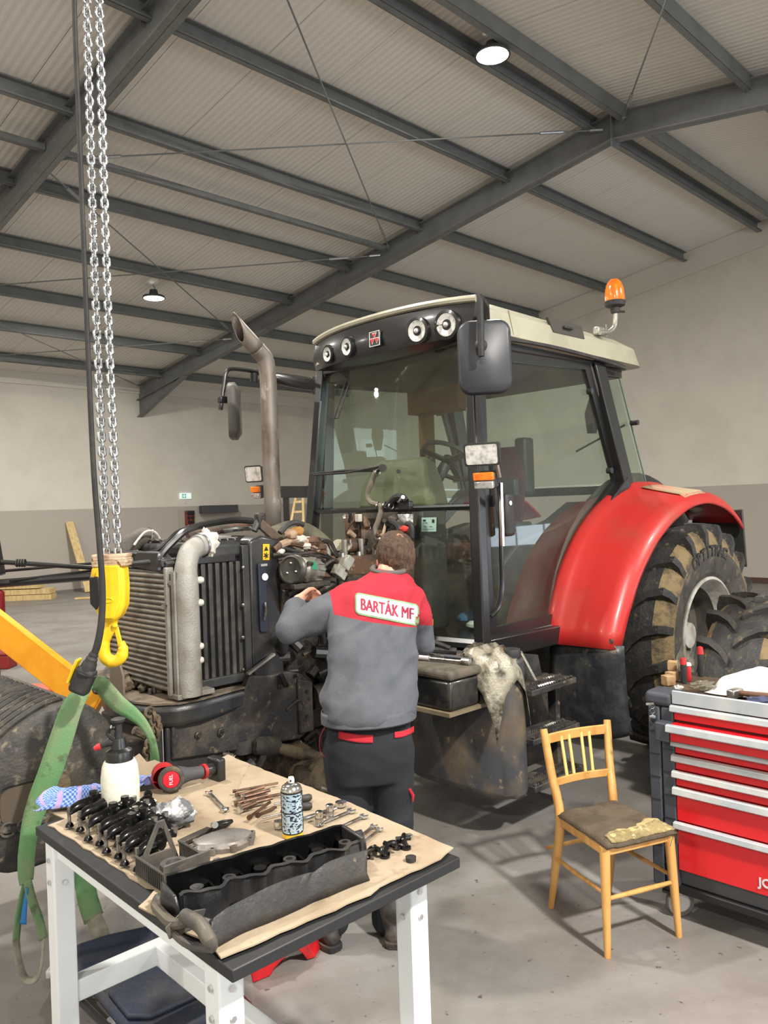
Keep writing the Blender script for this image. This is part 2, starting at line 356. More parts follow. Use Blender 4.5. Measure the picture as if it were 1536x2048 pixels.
rod(A, 19.3, B, 15.2, 'lowest nearly level brace rod near the top of the left wall')
rod(B, 5.45, A, 1.0, 'thin brace rod rising from the ridge joint to the upper right edge')
# lamps
LED = mat('led_disc', (255, 250, 235), .3, emit=30)
DGREY = mat('dark_grey_metal', (70, 72, 75), .5)
lab = {(7.75, 5.63): 'bright round high bay lamp under the ridge beam', (7.75, 13.7): 'small lit high bay lamp hanging far off beside the chains'}
for (u, v) in LAMPS:
    p = HALL.w(u, v, rz(v)-.09)
    t = thing('high_bay_lamp', lab.get((u, v), 'lit high bay lamp out of view under the roof'), 'lamp', p, 0, None if (u, v) in lab else 'lamps outside the picture')
    obj('housing', MB().lathe([(.02, .16), (.07, .15), (.09, .06), (.2, .03), (.215, -.01), (.19, -.012)], n=28), DGREY, t)
    obj('lens', MB().lathe([(.001, -.035), (.1, -.032), (.19, -.01)], n=28), LED, t)
    obj('hook', MB().tube([(0, 0, .12), (0, 0, .15), (.03, 0, .18), (0, 0, .21), (0, 0, .24)], .008, 6), DGREY, t)
    if (u, v) == (7.75, 13.7): t.location = HALL.w(u, v, rz(v)-.1)
# ---- things along the far walls
WOOD = mat('pine', (214, 190, 138), .7, c2=(190, 160, 108), ns=3, stretch=(8, 8, 1), bump=.1)
mb = MB(); p0 = HALL.ony(178, 1176, VE-.75); p0.z = 0; p1 = HALL.w(p0.x-.12, VE-.03, 1.75)
mb.beam(HALL.w(p0.x, p0.y, .02), p1, .2, .045, up=HALL.v); single('leaning_plank', mb, WOOD, 'pine board leaning upright against the left wall behind the chains', 'plank')
e0 = onz(108, 1197, 0); DP = e0.y
for i, (px, py, L_, lb) in enumerate(((108, 1192, 3.2, 'lowest pine board lying on the floor at the left edge'), (105, 1181, 3.4, 'second pine board lying on the low stack at the left edge'), (82, 1170, 3.6, 'long pale board on top of the low stack at the left edge'), (66, 1162, 3.6, 'topmost pale board of the low stack at the left edge'))):
    e = ond(px, py, DP); d = V((-1, -.08+.06*i, 0)).normalized(); single('floor_plank', MB().beam(e, e+d*L_, .35, .115), WOOD, lb, 'plank')
mb = MB(); [mb.box(HALL.w(*p), (.1, .1, .2)) for p in ((0, 0, 0),)]
for k in range(3):
    e = onz(100, 1176, 0)+V((-.5-k*1.1, .1, .19)); single('stack_bearer', MB().box(e-V((0, 0, .1)), (.08, .5, .145)), WOOD, ['short bearer block at the right end of the board stack', 'short bearer block under the middle of the board stack', 'short bearer block far left under the board stack'][k], 'plank')
e = onz(150, 1197, .02); single('floor_plank', MB().beam(e, e+V((2.2, .55, 0)), .12, .03), WOOD, 'thin board alone on the floor behind the yellow hook block', 'plank')
# exit sign, conduit, socket box
sp = HALL.ony(371, 992, VE-.03); t = thing('exit_sign', 'small lit green and white escape sign on the left wall', 'sign', HALL.w(sp.x, sp.y, sp.z-.07), HA)
obj('housing', MB().box((0, .0, .07), (.36, .05, .17)), mat('sign_white', (225, 240, 238), .4, emit=.5), t, bevel=.01)
mb = MB(); mb.box((-.06, -.028, .07), (.12, .006, .11)); obj('pictogram', mb, mat('sign_green', (60, 160, 140), .4, emit=.5), t)
mb = MB(); mb.box((-.06, -.033, .07), (.1, .004, .02)); mb.box((-.06, -.033, .07), (.02, .004, .09)); mb.prism([(-.02, 0), (.02, .025), (.02, -.025)], (.09, -.028, .07), (1, 0, 0), (0, 0, 1), (0, -.004, 0)); obj('arrow', mb, mat('sign_pale', (240, 250, 248), .4, emit=.6), t)
obj('conduit', MB().box((0, .01, -.08), (.03, .02, .12)), WHITE, t)
sp = HALL.ony(376, 1035, VE-.06); t = thing('socket_box', 'grey and red power socket box under the escape sign', 'socket box', HALL.w(sp.x, sp.y, sp.z-.25), HA)
obj('back_plate', MB().box((-.12, .05, .22), (.3, .03, .5)), mat('plate', (170, 162, 150), .6), t)
obj('body', MB().box((.05, 0, .22), (.26, .12, .44)), mat('red_dark', (120, 50, 42), .5), t, bevel=.02)
obj('hood', MB().box((.05, -.03, .38), (.24, .14, .12)), mat('black_plastic', (28, 28, 30), .45), t, bevel=.02)
for x, z in ((-.02, .24), (.11, .24), (.0, .12), (.1, .12)): obj('outlet', MB().cyl((x, -.06, z), (x, -.1, z), .045, n=14), _M['black_plastic'], t)
obj('cable', MB().tube(cr([(.05, -.04, .02), (.1, -.08, -.15), (.02, -.06, -.6), (.1, -.02, -1.3)], 5), .012, 6), _M['black_plastic'], t)
# ------------------------------------------------------------ the tractor
TR = Fr((.5567, 4.70, 0), radians(44))
TP = lambda x, y, b: TR.ony(x, y, b)      # point seen at a pixel, on the tractor's lengthwise plane b
TF = lambda x, y, a: TR.onx(x, y, a)
BLK = mat('black_paint', (30, 30, 31), .32, coat=.3)
BLP = mat('black_plastic_dusty', (44, 45, 46), .5, c2=(72, 68, 62), ns=7, lo=.5, hi=.75)
DIRT = mat('dusty_black', (38, 38, 40), .6, c2=(88, 79, 68), ns=6, lo=.42, hi=.72, bump=.4, bs=60, c3=(120, 104, 84), n3=18, l3=.6, h3=.7)
TANK = mat('tank_plastic', (66, 68, 72), .45, c2=(112, 98, 80), ns=3, lo=.45, hi=.68, c3=(150, 132, 105), n3=14, l3=.62, h3=.72, bump=.15, bs=50)
FLAP = mat('mudguard_black', (40, 44, 50), .4, c2=(70, 70, 70), ns=8, c3=(128, 104, 80), n3=6, l3=.6, h3=.66, bump=.2)
RED = mat('tractor_red', (184, 40, 38), .38, c2=(160, 62, 52), ns=2.2, lo=.45, hi=.8, coat=.12)
CREAM = mat('roof_cream', (172, 168, 148), .35, c2=(158, 154, 134), ns=3, coat=.2)
CAST = mat('cast_oily', (40, 37, 34), .45, c2=(78, 66, 54), ns=9, lo=.45, hi=.7, bump=.5, bs=70)
RUSTY = mat('rusty_cast', (92, 66, 48), .65, c2=(52, 44, 38), ns=12, c3=(150, 128, 100), n3=25, l3=.6, h3=.7, bump=.5, bs=80)
MUD = mat('muddy_cast', (104, 90, 70), .7, c2=(50, 44, 37), ns=9, lo=.45, hi=.62, bump=.8, bs=45)
ALU = mat('cast_aluminium', (158, 156, 148), .42, .55, c2=(120, 114, 102), ns=8, bump=.3, bs=90)
CHR = mat('chrome', (210, 212, 214), .15, 1.0)
STL = mat('tool_steel', (168, 166, 162), .28, .9, c2=(110, 100, 90), ns=30)
RUB = mat('rubber_black', (32, 32, 34), .6, c2=(52, 50, 47), ns=10)
RUBD = mat('rubber_dusty', (66, 62, 57), .8, c2=(44, 42, 40), ns=7, c3=(104, 92, 74), n3=12, l3=.55, h3=.7, bump=.3)
TREAD = mat('tyre_tread', (38, 38, 39), .6, c2=(54, 51, 46), ns=9, c3=(104, 90, 70), n3=16, l3=.6, h3=.7, bump=.5, bs=60)
SOIL = mat('tyre_soil', (124, 106, 76), .9, c2=(70, 62, 50), ns=10, lo=.45, hi=.65, bump=.8, bs=60)
RIM = mat('rim_grey', (168, 166, 160), .45, c2=(130, 124, 112), ns=6)
GLS = glassmat('cab_glass', (.78, .87, .81), dirt=.10)
ORG = mat('amber_lens', (236, 128, 30), .2, c2=(214, 96, 20), ns=12, coat=.6)
CLR = mat('clear_lens', (205, 205, 205), .15, .6, c2=(140, 140, 142), ns=26, coat=.6)
REFL = mat('lamp_reflector', (236, 236, 234), .3, .45, c2=(176, 176, 174), ns=26)
tr = thing('tractor', 'red farm tractor with cream cab roof and its engine cover removed', 'tractor', TR.O, TR.th)
def part(name, mb, m, parent=None, **k): return obj(name, mb, m, parent or tr, **k)
BC = .72
# ---- cab shell
cab = part('cab_frame', MB().beam((-.12, -.1, 1.0), (.03, .03, 2.86), .075, .075, up=(1, 0, 0)), BLK, bevel=.012)
def bar(name, p, q, wd, h, m=BLK, up=(0, 0, 1), b=.008, par=None): return obj(name, MB().beam(p, q, wd, h, up), m, par or cab, bevel=b)
bar('front_pillar', (-.12, 2*BC+.1, 1.0), (.03, 2*BC-.03, 2.86), .075, .075, up=(1, 0, 0))
for s, bb, bt in ((1, -.03, .04), (-1, 2*BC+.03, 2*BC-.04)):
    bar('rear_pillar', (1.66, bb, 1.95), (1.40, bt, 2.88), .09, .13, up=(1, 0, 0))
    bar('sill', (-.10, bb-.02, 1.0), (.70, bb-.02, .99), .09, .12)
    bar('roof_rail', (.0, bt, 2.83), (1.78, bt, 2.86), .07, .07)
    bar('lower_pillar', (.72, bb, 1.0), (1.05, bb, 1.56), .09, .08, up=(1, 0, 0)); bar('lower_pillar', (1.05, bb, 1.56), (1.66, bb, 1.98), .09, .08)
bar('floor_pan', (-.1, BC, .98), (1.7, BC, .98), 1.45, .10); bar('rear_crossbar', (1.98, 0, 1.93), (1.98, 2*BC, 1.93), .07, .07)
bar('rear_crossbar', (1.86, 0.05, 2.86), (1.86, 2*BC-.05, 2.86), .07, .06); bar('front_header', (.03, 0, 2.84), (.03, 2*BC, 2.84), .07, .06)
# roof: rounded plan, chamfered edge
def roofring(a0, a1, hb_, z, r):
    out = []
    pts = rrect(a1-a0, 2*hb_, r, 5); ca = (a0+a1)/2
    for x, y in pts:
        zz = z(x+ca, y) if callable(z) else z; out.append(V((x+ca, BC+y, zz)))
    return out
zt = lambda base, drop: (lambda a, y: base-drop*max(0, (a-.6)/1.3)**2-.02*(abs(y)/.75)**2)
mb = MB().ring([roofring(-.02, 1.96, .73, zt(2.875, .02), .12), roofring(-.05, 2.02, .77, zt(2.90, .03), .14), roofring(-.04, 1.96, .765, zt(3.035, .05), .16), roofring(.02, 1.86, .70, zt(3.085, .06), .2), roofring(.25, 1.6, .45, zt(3.10, .06), .2)])
roof = part('roof', mb, CREAM, smooth=30)
part('roof_gutter', MB().tube(cr([(.1, -.015, 2.85), (.6, -.04, 2.865), (1.3, -.045, 2.845), (1.72, -.03, 2.82)], 5), .014, 6), BLP, roof)
part('headliner', MB().bx(.05, 1.8, .04, 2*BC-.04, 2.76, 2.86), mat('headliner', (52, 50, 44), .9), roof)
mb = MB()
q = [TP(1095, 634, -.05), TP(1163, 652, -.05), TP(1169, 678, -.05), TP(1107, 664, -.05)]
for p in q: p.y = -.052
mb.add([p for p in q]+[p+V((0, .02, 0)) for p in q], [(0, 1, 2, 3), (4, 7, 6, 5), (0, 4, 5, 1), (1, 5, 6, 2), (2, 6, 7, 3), (3, 7, 4, 0)])
vent = part('roof_vent', mb, mat('vent_dark', (66, 62, 56), .6), roof)
c_ = (q[0]+q[2])/2
obj('vent_handle', MB().box(c_+V((0, -.012, .0)), (.10, .02, .018)), BLP, roof, bevel=.006)
part('roof_seam', MB().beam((.34, -.048, 2.885), (.30, -.046, 3.03), .006, .004), mat('seam', (120, 116, 100), .7), roof)
# visor with lamps and emblem
N = 14; rings = []
for i in range(N+1):
    t = -1+2*i/N; b = BC+t*.745; f = -.16+.15*abs(t)**2.2
    rings.append([V((f+.11, b, 2.80+.02*abs(t))), V((f+.015, b, 2.83+.02*abs(t))), V((f-.01, b, 2.93)), V((f+.02, b, 3.045)), V((f+.07, b, 3.075)), V((.12, b, 3.07)), V((.12, b, 2.82))])
vis = part('visor', MB().ring(rings), BLK)
def vf(b): t = (b-BC)/.745; return -.16+.15*abs(t)**2.2
mb = MB(); mb.tube([V((vf(BC+t*.72)+.03, BC+t*.75, 3.075-.012*abs(t)**4)) for t in [-1+2*i/20 for i in range(21)]], .022, 8); part('visor_lip', mb, CREAM, vis)
for px, py, r in ((660, 709, .05), (698, 694, .056), (831, 661, .066), (891, 649, .07)):
    p = TF(px, py, -.05); p = TF(px, py, vf(p.y)-.01); n = V((-1, (.12 if p.y > BC else -.12), -.08)).normalized(); f = V((vf(p.y)-.004, p.y, min(p.z, 2.965)))
    L0 = obj('roof_lamp', MB().lathe([(r*1.28, -.01), (r*1.26, .016), (r*1.02, .02), (r*1.0, .01)], f, n, 28, cap=True), BLK, tr)
    obj('lens', MB().lathe([(.001, .006), (r*.35, .008), (r*.7, .014), (r*.98, .016)][::-1], f, n, 28), REFL, L0); obj('bulb', MB().ell(f+n*.02, (r*.24,)*3, 10, 6), REFL, L0)
f = TF(752, 678, vf(.87)-.012); f.x = vf(f.y)-.014
EM = mat('emblem_red', (200, 40, 44), .3); EW = mat('emblem_white', (220, 215, 210), .3)
e = obj('emblem', MB().box(f, (.012, .10, .10)), BLK, tr, bevel=.004)
R3 = [(0, .035, 0, 1), (-.022, -.012, 0, 0), (.022, -.012, 0, 0)]
def tri(mb, y, z, s, dx): return mb.prism([(-s, s*.8), (s, s*.8), (0, -s)], f+V((dx, y, z)), (0, 1, 0), (0, 0, 1), (-.003, 0, 0))
obj('emblem_border', MB().frame([f+V((-.007, a*.047, b*.047)) for a, b in ((-1, -1), (1, -1), (1, 1), (-1, 1))], [f+V((-.007, a*.043, b*.043)) for a, b in ((-1, -1), (1, -1), (1, 1), (-1, 1))], (-.003, 0, 0)), EW, e)
for y, z in ((0, .02), (-.02, -.012), (.02, -.012)):
    obj('triangle', tri(MB(), y, z, .021, -.007), EW, e); obj('triangle_core', tri(MB(), y, z, .015, -.0105), EM, e)
# ---- glass and door
def ws(t, z):   # windshield surface, t -1 near .. 1 far
    k = (z-1.0)/1.86; a = -.12+.15*k-.07*(1-t*t); return V((a, BC+t*(.84-.15*k-.04), z))
part('windscreen', MB().grid(lambda i, j: ws(-1+2*i, 1.86+j*.96), 14, 4), GLS)
part('screen_bar', MB().tube([ws(-1+2*i/14, 1.835) for i in range(15)], .018, 6), BLK, cab)
part('screen_bar', MB().tube([ws(-1+2*i/14, 1.04) for i in range(15)], .03, 6), BLK, cab)
part('lower_pane', MB().grid(lambda i, j: ws(-1+.62*i, 1.07+j*.75), 5, 2), GLS)
part('lower_pane', MB().grid(lambda i, j: ws(.42+.58*i, 1.07+j*.75), 5, 2), GLS)
for t in (-.36, .40): part('pane_edge', MB().tube([ws(t, 1.05), ws(t, 1.83)], .014, 6), BLK, cab)
def door(bb, bt, far=False):
    O2 = [(.05, 2.81), (1.33, 2.85), (1.45, 2.56), (1.67, 1.96), (1.10, 1.54), (.76, 1.04), (.02, 1.03), (-.01, 1.5)]
    I2 = [(.13, 2.73), (1.26, 2.77), (1.36, 2.52), (1.56, 1.99), (1.02, 1.61), (.68, 1.12), (.09, 1.11), (.08, 1.5)]
    yy = lambda z: bb+(bt-bb)*(z-1.0)/1.86
    o = [V((a, yy(z), z)) for a, z in O2]; i = [V((a, yy(z), z)) for a, z in I2]
    s = 1 if not far else -1
    d = part('cab_door', MB().frame(o, i, (0, -.03*s, 0)), BLK)
    obj('door_glass', MB().add([p+V((0, -.012*s, 0)) for p in i], [tuple(range(8))]), GLS, d, smooth=0)
    E2 = [(a+(.4-a)*.012, z+(1.9-z)*.012) for a, z in O2]
    obj('seal', MB().tube([V((a, yy(z)-.03*s, z)) for a, z in E2], .009, 6, loop=True), mat('seal_grey', (96, 94, 90), .4), d)
    for p in ((1.30, 2.62), (1.50, 2.06)): obj('hinge_stud', MB().cyl((p[0], yy(p[1])-.012*s, p[1]), (p[0], yy(p[1])-.05*s, p[1]), .022, n=12), BLP, d)
    return d
dr = door(-.01, .05); door(2*BC+.01, 2*BC-.03, True)
obj('door_lock', MB().box((.19, -.075, 1.78), (.09, .05, .26)), BLP, dr, bevel=.02); obj('lock_button', MB().cyl((.18, -.1, 1.85), (.18, -.106, 1.85), .014), CHR, dr)
obj('grab_rail', MB().tube(cr([(.06, -.10, 1.97), (.06, -.12, 1.9), (.055, -.12, 1.55), (.05, -.12, 1.35), (.0, -.13, 1.25), (-.05, -.11, 1.2)], 4), .014, 8), BLK, cab)
obj('chrome_rail', MB().tube([(.06, -.125, 1.60), (.06, -.125, 1.97)], .017, 8), CHR, cab)
for s, bb, bt in ((1, -.02, .06), (-1, 2*BC+.02, 2*BC-.06)):
    g = [V((1.50, bt, 2.86)), V((1.74, bt, 2.88)), V((2.0, bb, 1.97)), V((1.74, bb, 1.98))]; d = part('quarter_glass', MB().add(g, [(0, 1, 2, 3)]), GLS, smooth=0)
    obj('glass_edge', MB().tube([V((1.745, bt, 2.88)), V((2.005, bb, 1.97))], .006, 6), mat('glass_green', (84, 110, 96), .2), d); obj('catch', MB().cyl((1.84, bb+.02, 2.42), (1.84, bb-.04*s, 2.42), .02, n=10), RUB, d)
part('rear_glass', MB().add([V((1.76, .08, 2.84)), V((1.76, 2*BC-.08, 2.84)), V((2.0, 2*BC, 1.98)), V((2.0, 0, 1.98))], [(0, 1, 2, 3)]), GLS, smooth=0)
part('rear_wiper', MB().tube([(1.95, .55, 2.25), (1.93, .1, 2.42)], .008, 6), BLK); part('rear_wiper_motor', MB().tube([(1.78, .2, 2.72), (1.72, .22, 2.62), (1.7, .24, 2.5), (1.7, .25, 2.36)], [.02, .05, .06, .035], 10), BLP)
# ---- interior
SEAT = mat('seat_cloth', (74, 34, 34), .9, c2=(50, 28, 28), ns=8); DASH = mat('dash_olive', (118, 118, 92), .6, c2=(98, 98, 78), ns=4)
s0 = part('driver_seat', MB().ring([[V((1.06+dx, BC-.27+.54*j/7, z)) if 0 else V((1.06+dx+.05*cos(k*pi/4), BC+(.27-ins)*sin(k*pi/4), z+0)) for k in range(8)] for z, dx, ins in ((1.52, 0, .02), (1.9, .05, 0), (2.2, .1, .04), (2.27, .11, .1))]), SEAT, bevel=.02)
obj('seat_cushion', MB().box((.85, BC, 1.5), (.48, .5, .14)), SEAT, s0, bevel=.04); obj('seat_base', MB().box((.85, BC, 1.2), (.36, .36, .45)), BLP, s0, bevel=.02)
obj('armrest', MB().box((.85, BC-.33, 1.68), (.38, .08, .07)), BLP, s0, bevel=.02); obj('headrest_frame', MB().box((1.2, BC-.2, 2.12), (.12, .1, .42)), BLP, s0, bevel=.02)
part('side_console', MB().prism([(.35, 1.03), (1.5, 1.03), (1.5, 1.85), (1.2, 1.72), (.6, 1.6), (.4, 1.45)], (0, .15, 0), (1, 0, 0), (0, 0, 1), (0, .22, 0)), BLP, bevel=.02)
part('far_console', MB().prism([(.3, 1.03), (1.5, 1.03), (1.5, 1.7), (.9, 1.6), (.5, 1.45)], (0, 1.2, 0), (1, 0, 0), (0, 0, 1), (0, .18, 0)), BLP, bevel=.02)
part('dash_cowl', MB().ring([[V((a0, BC-w0, z)), V((a1, BC-w1, z)), V((a1, BC+w1, z)), V((a0, BC+w0, z))] for z, a0, a1, w0, w1 in ((1.84, -.02, .26, .33, .28), (2.0, .0, .25, .31, .24), (2.13, .05, .22, .26, .2), (2.17, .09, .19, .2, .15))]), DASH, bevel=.03, seg=3)
part('dash_base', MB().bx(.0, .24, BC-.26, BC+.26, 1.05, 1.84), BLP, bevel=.02)
part('steering_column', MB().cyl((.2, BC-.08, 1.85), (.40, BC-.12, 2.12), .04), BLP)
wc = V((.44, BC-.12, 2.15)); wa = V((.35, 0, .94)).normalized(); wu = V((.94, 0, -.35)); wv_ = V((0, 1, 0)); wa = V((.62, 0, .78)).normalized(); wu = V((.78, 0, -.62))
w_ = part('steering_wheel', MB().tube([wc+(wu*cos(t)+wv_*sin(t))*.2 for t in [2*pi*k/32 for k in range(32)]], .016, 8, loop=True), RUB)
for t in (.2, 2.3, 4.4): obj('spoke', MB().beam(wc, wc+(wu*cos(t)+wv_*sin(t))*.2, .05, .014, up=wa), RUB, w_)
obj('wheel_hub', MB().cyl(wc-wa*.02, wc+wa*.02, .05), RUB, w_)
part('wheel_knob', MB().cyl(wc+wv_*.2, wc+wv_*.2+wa*.06, .02), RUB, w_)
part('gear_lever', MB().tube([(.6, .3, 1.6), (.55, .3, 1.95)], .01, 6), RUB); part('screen_monitor', MB().box((.62, .25, 1.95), (.05, .16, .12)), BLP, bevel=.01)
part('inner_pillar', MB().bx(1.02, 1.12, 1.34, 1.42, 1.7, 2.78), mat('pillar_ochre', (112, 78, 36), .7)); part('ochre_reflection', MB().bx(.9, 1.1, .9, 1.42, 2.58, 2.78), _M['pillar_ochre'])  # ochre box below the headliner stands in for a reflection in the screen
part('pedal', MB().box((.2, .95, 1.12), (.06, .08, .1)), BLP); part('cabin_blue_cloth', MB().ell((.55, .5, 1.08), (.16, .1, .05)), mat('blue_cloth', (70, 110, 150), .9)); part('cabin_paper', MB().ell((.3, .3, 1.07), (.05, .07, .03), 8, 5), mat('paper_white', (210, 210, 205), .8))
# ---- stickers
def card(name, px0, py0, px1, py1, bfun, m, par=None):
    z0, z1 = TF(px0, py1, -.1).z, TF(px0, py0, -.1).z; y0 = TF(px1, py1, -.1).y; y1 = TF(px0, py1, -.1).y
    mb = MB(); P = [ws((y0-BC)/(.8-.15*(z0-1)/1.86), z0), ws((y1-BC)/(.8-.15*(z0-1)/1.86), z0), ws((y1-BC)/(.8-.15*(z1-1)/1.86), z1), ws((y0-BC)/(.8-.15*(z1-1)/1.86), z1)]
    P = [p+V((-.006, 0, 0)) for p in P]; mb.add(P+[p+V((-.002, 0, 0)) for p in P], [(0, 1, 2, 3), (4, 7, 6, 5), (0, 4, 5, 1), (1, 5, 6, 2), (2, 6, 7, 3), (3, 7, 4, 0)]); o = obj(name, mb, m, tr, smooth=0); return o, P
PALE = mat('sticker_mint', (168, 200, 186), .5); YEL = mat('sticker_yellow', (222, 178, 40), .5); INK = mat('ink', (26, 26, 26), .6); INKR = mat('ink_red', (170, 30, 60), .6)
o, P = card('mint_sticker', 848, 1035, 875, 1063, 0, PALE)
def onquad(P, u, v): return P[1].lerp(P[0], u).lerp(P[2].lerp(P[3], u), v)+V((-.004, 0, 0))
for u0, u1, v0, v1 in ((.12, .3, .72, .86), (.1, .42, .6, .64), (.72, .88, .62, .86), (.2, .38, .33, .37), (.55, .75, .33, .37), (.12, .85, .16, .18)):
    obj('print', MB().add([onquad(P, u0, v0), onquad(P, u1, v0), onquad(P, u1, v1), onquad(P, u0, v1)], [(0, 1, 2, 3)]), INK, o, smooth=0)
for (x0, y0, x1, y1) in ((857, 1224, 877, 1232), (858, 1234, 880, 1255)):
    o, P = card('warning_sticker', x0, y0, x1, y1, 0, YEL)
    obj('warning_triangle', MB().add([onquad(P, .06, .45), onquad(P, .36, .45), onquad(P, .21, .9)], [(0, 1, 2)]), INK, o, smooth=0)
    for v in (.2, .35, .5): obj('print', MB().add([onquad(P, .45, v), onquad(P, .92, v), onquad(P, .92, v+.05), onquad(P, .45, v+.05)], [(0, 1, 2, 3)]), INK, o, smooth=0)
# ---- wipers and hose in front of the screen
part('wiper', MB().tube([TF(692, 762, -.03), TF(668, 838, -.1), TF(676, 836, -.1), TF(698, 768, -.03)], .006, 6), RUB)
wm = part('wiper_arm', MB().tube([TF(x, y, -.16) for x, y in ((622, 948), (650, 945), (700, 941), (757, 939))], [.006, .008, .012, .016], 6), RUB)
obj('wiper_spindle', MB().cyl(TF(762, 936, -.12), TF(766, 936, -.22), .025, n=12), RUB, wm); obj('wiper_blade', MB().tube([TF(x, y, -.17) for x, y in ((626, 950), (690, 946), (756, 934))], .007, 6), RUB, wm)
part('screen_stud', MB().cyl(TF(797, 943, -.1), TF(797, 943, -.18), .014, n=10), RUB)
hs = part('cab_hose', MB().tube(cr([TF(x, y, a) for x, y, a in ((752, 942, -.18), (742, 968, -.2), (735, 990, -.2), (742, 1005, -.2), (762, 1013, -.2), (757, 1040, -.22), (750, 1060, -.24), (756, 1080, -.26))], 5), .017, 8), mat('hose_dusty', (112, 104, 92), .8))
for x, y in ((755, 945), (757, 1012), (770, 1011), (782, 1012)): obj('hose_clamp', MB().torus(TF(x, y, -.2), .021, .006, (0, 1, .3), 14, 5), CHR, hs)
part('elbow_hose', MB().tube(cr([TF(x, y, -.2) for x, y in ((775, 1012), (783, 1003), (790, 996), (803, 993), (812, 1003))], 4), .022, 8), RUB)
part('elbow_bolt', MB().cyl(TF(798, 1003, -.22), TF(806, 994, -.26), .012, n=8), CHR); part('hose_bracket', MB().box(TF(800, 1012, -.16), (.04, .2, .06)), BLK, bevel=.01)
# ---- mirrors, lamps, beacon, exhaust
mc = TP(969, 716, -.27)
R = Matrix.Rotation(radians(-52), 3, 'Z')
mb = MB(); P = rrect(.29, .40, .07, 5)
mb.ring([[mc+R @ V((x*k, yo, z*k)) for x, z in P] for k, yo in ((.93, -.045), (1, -.03), (1.0, .015), (.97, .03))])
m_ = part('left_mirror', mb, mat('mirror_back', (50, 52, 58), .42), smooth=50)
obj('mirror_glass', MB().add([mc+R @ V((x*.9, .031, z*.9)) for x, z in P], [tuple(range(len(P)))]), CHR, m_)
jp = TP(962, 690, -.33)
obj('ball_joint', MB().lathe([(.032, 0), (.034, .02), (.02, .035)], jp+R @ V((0, .03, 0)), R @ V((0, -1, 0)), 16, cap=True), RUB, m_)
obj('joint_stub', MB().cyl(jp, jp+V((0, 0, -.06)), .017, n=10), RUB, m_)
obj('mirror_arm', MB().tube(cr([jp, TP(961, 640, -.33), TP(960, 600, -.32), TP(959, 591, -.3)], 4), .018, 8), RUB, m_)
obj('arm_bracket', MB().tube([TP(960, 594, -.3), TP(972, 612, -.15), TP(974, 640, -.03)], .02, 6), RUB, m_)
fa = 1.85
ar = part('right_mirror_arm', MB().tube([TP(645, 772, 1.5), TP(600, 765, 1.6), TP(560, 758, 1.72), TP(540, 752, 1.8), TP(515, 744, 1.85)], [.045, .05, .045, .03, .022], 10), BLK)
obj('arm_bracket', MB().box(TP(637, 771, 1.5), (.09, .06, .13)), BLK, ar, bevel=.01)
obj('arm_tube', MB().tube(cr([TP(x, y, 1.85) for x, y in ((515, 744), (490, 740), (462, 738), (452, 746), (448, 770), (443, 805), (441, 820))], 4), .015, 8), BLK, ar)
obj('arm_knob', MB().cyl(TP(508, 747, 1.85), TP(508, 764, 1.85), .028, n=12), RUB, ar)
obj('clamp', MB().box(TP(450, 800, 1.85), (.1, .05, .05)), BLK, ar, bevel=.008)
mcr = TP(467, 823, 1.85); R2 = Matrix.Rotation(radians(52), 3, 'Z')
mb = MB(); P = rrect(.26, .40, .06, 4); mb.ring([[mcr+R2 @ V((x*k, yo, z*k)) for x, z in P] for k, yo in ((.8, -.05), (1, -.02), (1.0, .02), (.97, .03))])
obj('mirror_housing', mb, mat('mirror_grey', (86, 82, 78), .5), ar, smooth=50)
def worklamp(c, R, nm, w_=.20, h=.125, d=.11):
    l = part(nm, MB().ring([[c+R @ V((x*k, y, z*k)) for x, z in rrect(w_, h, .015, 3)] for k, y in ((1, 0), (1, .03), (.7, d))]), BLP, smooth=40)
    obj('lamp_glass', MB().ring([[c+R @ V((x, y, z)) for x, z in rrect(w_*.88, h*.84, .012, 3)] for y in (-.006, .0)]), REFL, l)
    obj('lamp_bracket', MB().tube([c+R @ V((w_*.3, d*.6, -h*.4)), c+R @ V((w_*.35, d*.7, -h*1.1))], .012, 6), ALU, l); return l
RW = Matrix.Rotation(radians(-68), 3, 'Z') @ Matrix.Rotation(radians(8), 3, 'X')
worklamp(TP(963, 909, -.28), RW, 'work_lamp'); worklamp(TP(507, 948, 1.9), RW, 'work_lamp', .15)
def indic(c, w_=.12):
    l = part('indicator_lamp', MB().box(c+RW @ V((0, .04, 0)), (w_, .07, .095), RW), BLP, bevel=.012)
    obj('amber_half', MB().box(c+RW @ V((0, -.01, .024)), (w_*.95, .035, .045), RW), ORG, l, bevel=.006); obj('clear_half', MB().box(c+RW @ V((0, -.01, -.023)), (w_*.9, .035, .042), RW), CLR, l, bevel=.006)
indic(TP(969, 961, -.25)); indic(TP(513, 985, 1.9), .07)
obj('lamp_stalk', MB().tube([TP(985, 905, -.16), TP(985, 990, -.14), TP(984, 1010, -.1)], .018, 8), BLK, cab)
bb = TP(1198, 663, -.02)
bs_ = part('beacon', MB().tube(cr([TP(x, y, -.05) for x, y in ((1200, 665), (1215, 665), (1226, 657), (1230, 645), (1231, 622))], 4), .017, 10), ALU)
obj('beacon_clamp', MB().box(bb, (.09, .05, .06)), ALU, bs_, bevel=.01); obj('clamp_bolt', MB().cyl(bb+V((.05, -.03, -.03)), bb+V((.05, -.03, .05)), .01, n=6), CHR, bs_)
bp_ = TP(1230, 612, -.05)
obj('beacon_base', MB().lathe([(.03, -.05), (.035, -.015), (.07, 0), (.076, .03), (.07, .035)], bp_, n=24, cap=True), RUB, bs_)
obj('beacon_lens', MB().lathe([(.07, .033), (.072, .06), (.066, .12), (.052, .165), (.03, .19), (.001, .197)], bp_, n=28), ORG, bs_)
